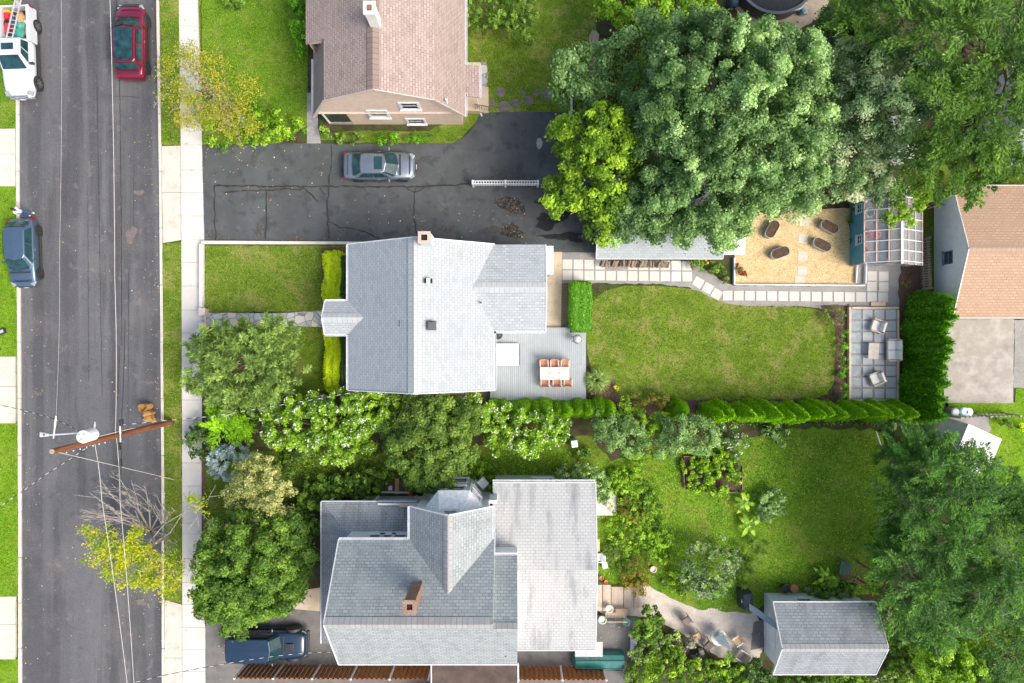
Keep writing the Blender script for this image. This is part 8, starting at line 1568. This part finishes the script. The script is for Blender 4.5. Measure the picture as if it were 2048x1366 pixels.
for i, (xy, m, lb_) in enumerate([([(1330, 1325, 38, 1.9), (1375, 1335, 34, 1.9), (1420, 1350, 36, 2), (1290, 1345, 34, 1.6)], G_MAPLE_Y, 'bright lime leaved bushes along the bottom edge right of the fence'), ([(1450, 1334, 28, 1.4), (1485, 1348, 26, 1.4), (1435, 1352, 26, 1.4)], G_LAWNISH, 'fresh green bush below the folded parasol'), ([(1375, 1290, 20, 1.1), (1395, 1328, 20, 1.2), (1352, 1282, 14, 1)], G_PURP, 'purple leaved shrub between the bright bushes'), ([(1290, 1300, 30, 1.4), (1320, 1290, 24, 1.3), (1265, 1345, 20, 1.2), (1345, 1270, 16, 1)], G_YEW, 'feathery olive shrub beside the boat stern'), ([(1505, 1345, 30, 1.4), (1525, 1365, 28, 1.3), (1500, 1370, 40, 1.4)], G_DARKL, 'dark low shrub beside the lower left shed corner'), ([(1540, 1360, 20, .8), (1620, 1366, 60, .9), (1700, 1364, 40, .8)], G_MID, 'strip of undergrowth below the dark shed')]):
    bush('shrub', lb_, [bl(x, y, r, z, z*.45) for x, y, r, z in xy], m, 240+i, rl=.24, per_m2=4.5, leaf=.14, nleaf=60)
bush('flower_bed_plants', 'mixed flower plants between workshop and straw garden', [bl(1395, 532, 16, .7, .35), bl(1430, 535, 20, .7, .35), bl(1445, 552, 14, .6, .3), bl(1388, 525, 10, .8, .4)], G_MID, 250, rl=.18, per_m2=7, leaf=.1, core=.3, blossoms=(16, .05, M_REDBLOOM), stems=False); bush('shrub', 'yellow flowering plant by the workshop wall', [bl(1411, 523, 6, .7, .3)], G_MID, 251, blossoms=(14, .05, M_YELBLOOM), rl=.1, per_m2=20, leaf=.08, nleaf=25)
for i, (x, y, lb_) in enumerate([(1477, 535, 'crimson flower clump at the left of the straw garden, upper of two'), (1485, 549, 'crimson flower clump at the left of the straw garden, lower of two')]): bush('flower_clump', lb_, [bl(x, y, 9, .5, .25)], G_MID, 252+i, blossoms=(45, .045, M_REDBLOOM), rl=.1, per_m2=20, leaf=.08, nleaf=25, group='crimson flowers')
bush('shrub', 'dark weeds between straw garden and greenhouse wall', [bl(1700, 440, 9, .6, .3), bl(1703, 480, 6, .4, .2), bl(1700, 415, 14, .8, .4)], G_MID, 255, rl=.14, per_m2=10, leaf=.09, nleaf=30)
bush('shrub', 'brown green groundcover beside the patio step', [bl(1815, 560, 14, .4, .2), bl(1818, 590, 12, .35, .2)], G_ORANGE, 256, rl=.12, per_m2=10, leaf=.07, nleaf=25, stems=False)
# cedars and trees on the right
ced = [('huge feathery cedar reaching over the small white shed', (1900, 985), [bl(1850, 930, 80, 8.5, 2.6), bl(1900, 985, 95, 9, 3), bl(1820, 1000, 75, 8, 2.6), bl(1940, 940, 60, 7.5, 2.2), bl(1880, 1060, 85, 8.5, 2.8), bl(1790, 900, 40, 5.5, 1.6), bl(1840, 880, 40, 6, 1.6)], 300),
       ('large feathery cedar beside the dark shed and arbour seat', (1850, 1170), [bl(1830, 1150, 90, 7.5, 2.6), bl(1790, 1110, 55, 6.5, 2), bl(1870, 1220, 75, 6.5, 2.2), bl(1800, 1210, 62, 6, 2), bl(1770, 1060, 42, 6, 1.6), bl(1845, 1255, 50, 5, 1.6)], 301),
       ('broad feathery cedar cut by the right edge', (2000, 1110), [bl(1990, 1100, 100, 9, 3), bl(2040, 1030, 80, 8.5, 2.8), bl(1960, 1180, 70, 7.5, 2.4), bl(2050, 1170, 80, 7, 2.4), bl(1990, 1000, 60, 8, 2.2), bl(1925, 1220, 45, 6, 1.6)], 302)]
for lb_, b_, B_, s_ in ced: tree('cedar_tree', lb_, 'tree', b_, B_, G_CEDAR, s_, r0=.25, rl=.5, per_m2=2.5, leaf=.17, lw=.045, nleaf=150, mode='plume', tips=14, bark=M_TWIG, levels=1, fill=.25, group='cedars at the lower right')
tree('broadleaf_tree', 'fresh green round tree at the bottom right of the dark shed', 'tree', (1890, 1330), [bl(1880, 1320, 60, 4.5, 1.7), bl(1930, 1345, 55, 4.2, 1.6), bl(1850, 1350, 38, 3.6, 1.3)], G_LAWNISH, 303, r0=.14, rl=.42, per_m2=2, leaf=.14, nleaf=120, core=.7); tree('broadleaf_tree', 'drooping dark tree at the bottom right corner', 'tree', (2010, 1310), [bl(2010, 1300, 60, 5, 1.8), bl(2050, 1250, 50, 5.5, 1.8), bl(1985, 1350, 50, 4.4, 1.5), bl(2050, 1350, 50, 4.5, 1.5)], G_CEDAR, 304, r0=.15, rl=.5, per_m2=1.8, leaf=.18, lw=.05, nleaf=120, mode='plume', levels=1)
bush('shrub', 'dark undergrowth between the dark shed and the round tree', [bl(1800, 1300, 36, 1.8, .8), bl(1830, 1280, 34, 1.8, .8), bl(1795, 1340, 34, 1.5, .7), bl(1790, 1265, 22, 1.5, .7)], G_MID, 305, leaf=.14)
bush('shrub', 'round light green bush on the right lawn near the rail fence', [bl(2010, 850, 15, .9, .45)], G_OLIVE, 306, rl=.15, per_m2=12, leaf=.07, nleaf=40); bush('shrub', 'yellow flowered little bush at the right edge of the lawn', [bl(2042, 855, 9, .6, .3)], G_LIME, 307, rl=.12, per_m2=14, leaf=.08, nleaf=30)
bush('shrub', 'dry brushwood heap beside the end of the evergreen row', [bl(1855, 852, 24, .8, .4), bl(1880, 848, 18, .7, .35)], leaf_mat('dry_leaves', [(.22, .17, .1), (.36, .3, .18), (.45, .4, .28), (.2, .2, .08)]), 308, mode='star', leaf=.3, lw=.025, rl=.25, per_m2=6, nleaf=45, stems=False)
bush('shrub', 'leafy shrubs below the locust at the right edge', [bl(1860, 395, 20, 1.5, .7), bl(2000, 355, 20, 1, .5)], G_MID, 309)
# loose weeds: too many to count
def tufts(name, areas, material, n, seed, leaf=.14, lw=.03, label='tufts of longer grass and weeds'):
    rng = np.random.default_rng(seed); pts = []
    for (x0, y0, x1, y1, wgt) in areas:
        k = int(n*wgt); pts.append(np.stack([rng.uniform(x0, x1, k), rng.uniform(y0, y1, k)], 1))
    q = np.vstack(pts); X = (q[:, 0]-1024)/SP; Y = (683-q[:, 1])/SP; p = np.stack([X, Y, np.full(len(X), .0)], 1)
    al = unit(rng.normal(0, 1, (len(p), 3))*np.array([1, 1, 0])+np.array([0, 0, .7])); V, F = cards(rng, p, np.tile([0, 0, 1.], (len(p), 1)), leaf, lw, .3, al, .2)
    o = mixed_mesh(name, V, F, rng.random(len(F)), None, None, material, None); tag(o, label, 'grass', None, 'stuff'); return o
tufts('grass', [(1195, 930, 1360, 1165, .3), (1360, 985, 1760, 1190, .35), (1480, 870, 1760, 1000, .2), (985, 905, 1140, 960, .1), (1250, 930, 1360, 990, .05)], G_LAWNISH, 26000, 9)
tufts('weeds', [(1780, 1200, 2048, 1366, .4), (1540, 1345, 1780, 1366, .1), (560, 900, 760, 1000, .15), (1460, 820, 1900, 850, .1), (1160, 80, 1320, 300, .2), (1640, 20, 1760, 120, .1)], G_MID, 22000, 10, .2, .06, 'low weeds and ground cover under the trees')

G_GRASS = leaf_mat('grass_blades', [(.05, .1, .008), (.085, .15, .012), (.125, .19, .018), (.24, .23, .06)], .3)
G_GRASSB = leaf_mat('bright_grass_blades', [(.06, .14, .006), (.09, .19, .008), (.125, .24, .012), (.2, .26, .03)], .3)
def A(*r): t = sum((b[2]-b[0])*(b[3]-b[1]) for b in r); return [b+((b[2]-b[0])*(b[3]-b[1])/t,) for b in r]
tufts('grass', A((1180, 580, 1380, 795), (1380, 610, 1665, 795), (411, 492, 642, 622), (411, 654, 645, 690), (330, 490, 361, 1195), (330, 700, 361, 1190)), G_GRASS, 30000, 41, .085, .03, 'short mown grass of the back and front lawns')
tufts('grass', A((405, 5, 612, 250), (324, 0, 357, 288), (935, 60, 1180, 220), (0, 375, 29, 712), (0, 848, 33, 1192), (0, 0, 28, 255), (1905, 870, 2048, 1000)), G_GRASSB, 26000, 42, .085, .03, 'short bright grass of the verges and upper lawns')
# fallen leaves
rng = np.random.default_rng(31); q = []
for (x, y, sx, sy, n) in [(430, 250, 70, 60, 160), (300, 1150, 60, 60, 150), (60, 900, 14, 300, 60), (310, 500, 8, 300, 90), (560, 340, 110, 60, 60), (900, 440, 120, 30, 50), (540, 1310, 60, 20, 60), (240, 700, 60, 500, 120), (1230, 1270, 25, 25, 30), (1400, 1240, 60, 25, 60), (385, 700, 12, 400, 60)]:
    q.append(np.stack([rng.normal(x, sx, n), rng.normal(y, sy, n)], 1))
q = np.vstack(q); p = np.stack([(q[:, 0]-1024)/SP, (683-q[:, 1])/SP, np.where((q[:, 0] > 36) & (q[:, 0] < 326), -.095, .035)], 1)
V, F = cards(rng, p, np.tile([0, 0, 1.], (len(p), 1)), .09, .06, .15)
o = mixed_mesh('fallen_leaves', V, F, rng.random(len(F)), None, None, leaf_mat('leaf_litter', [(.25, .18, .07), (.36, .28, .1), (.45, .3, .12), (.5, .45, .35)]), None); tag(o, 'scattered fallen leaves on street and driveway', 'leaves', None, 'stuff')
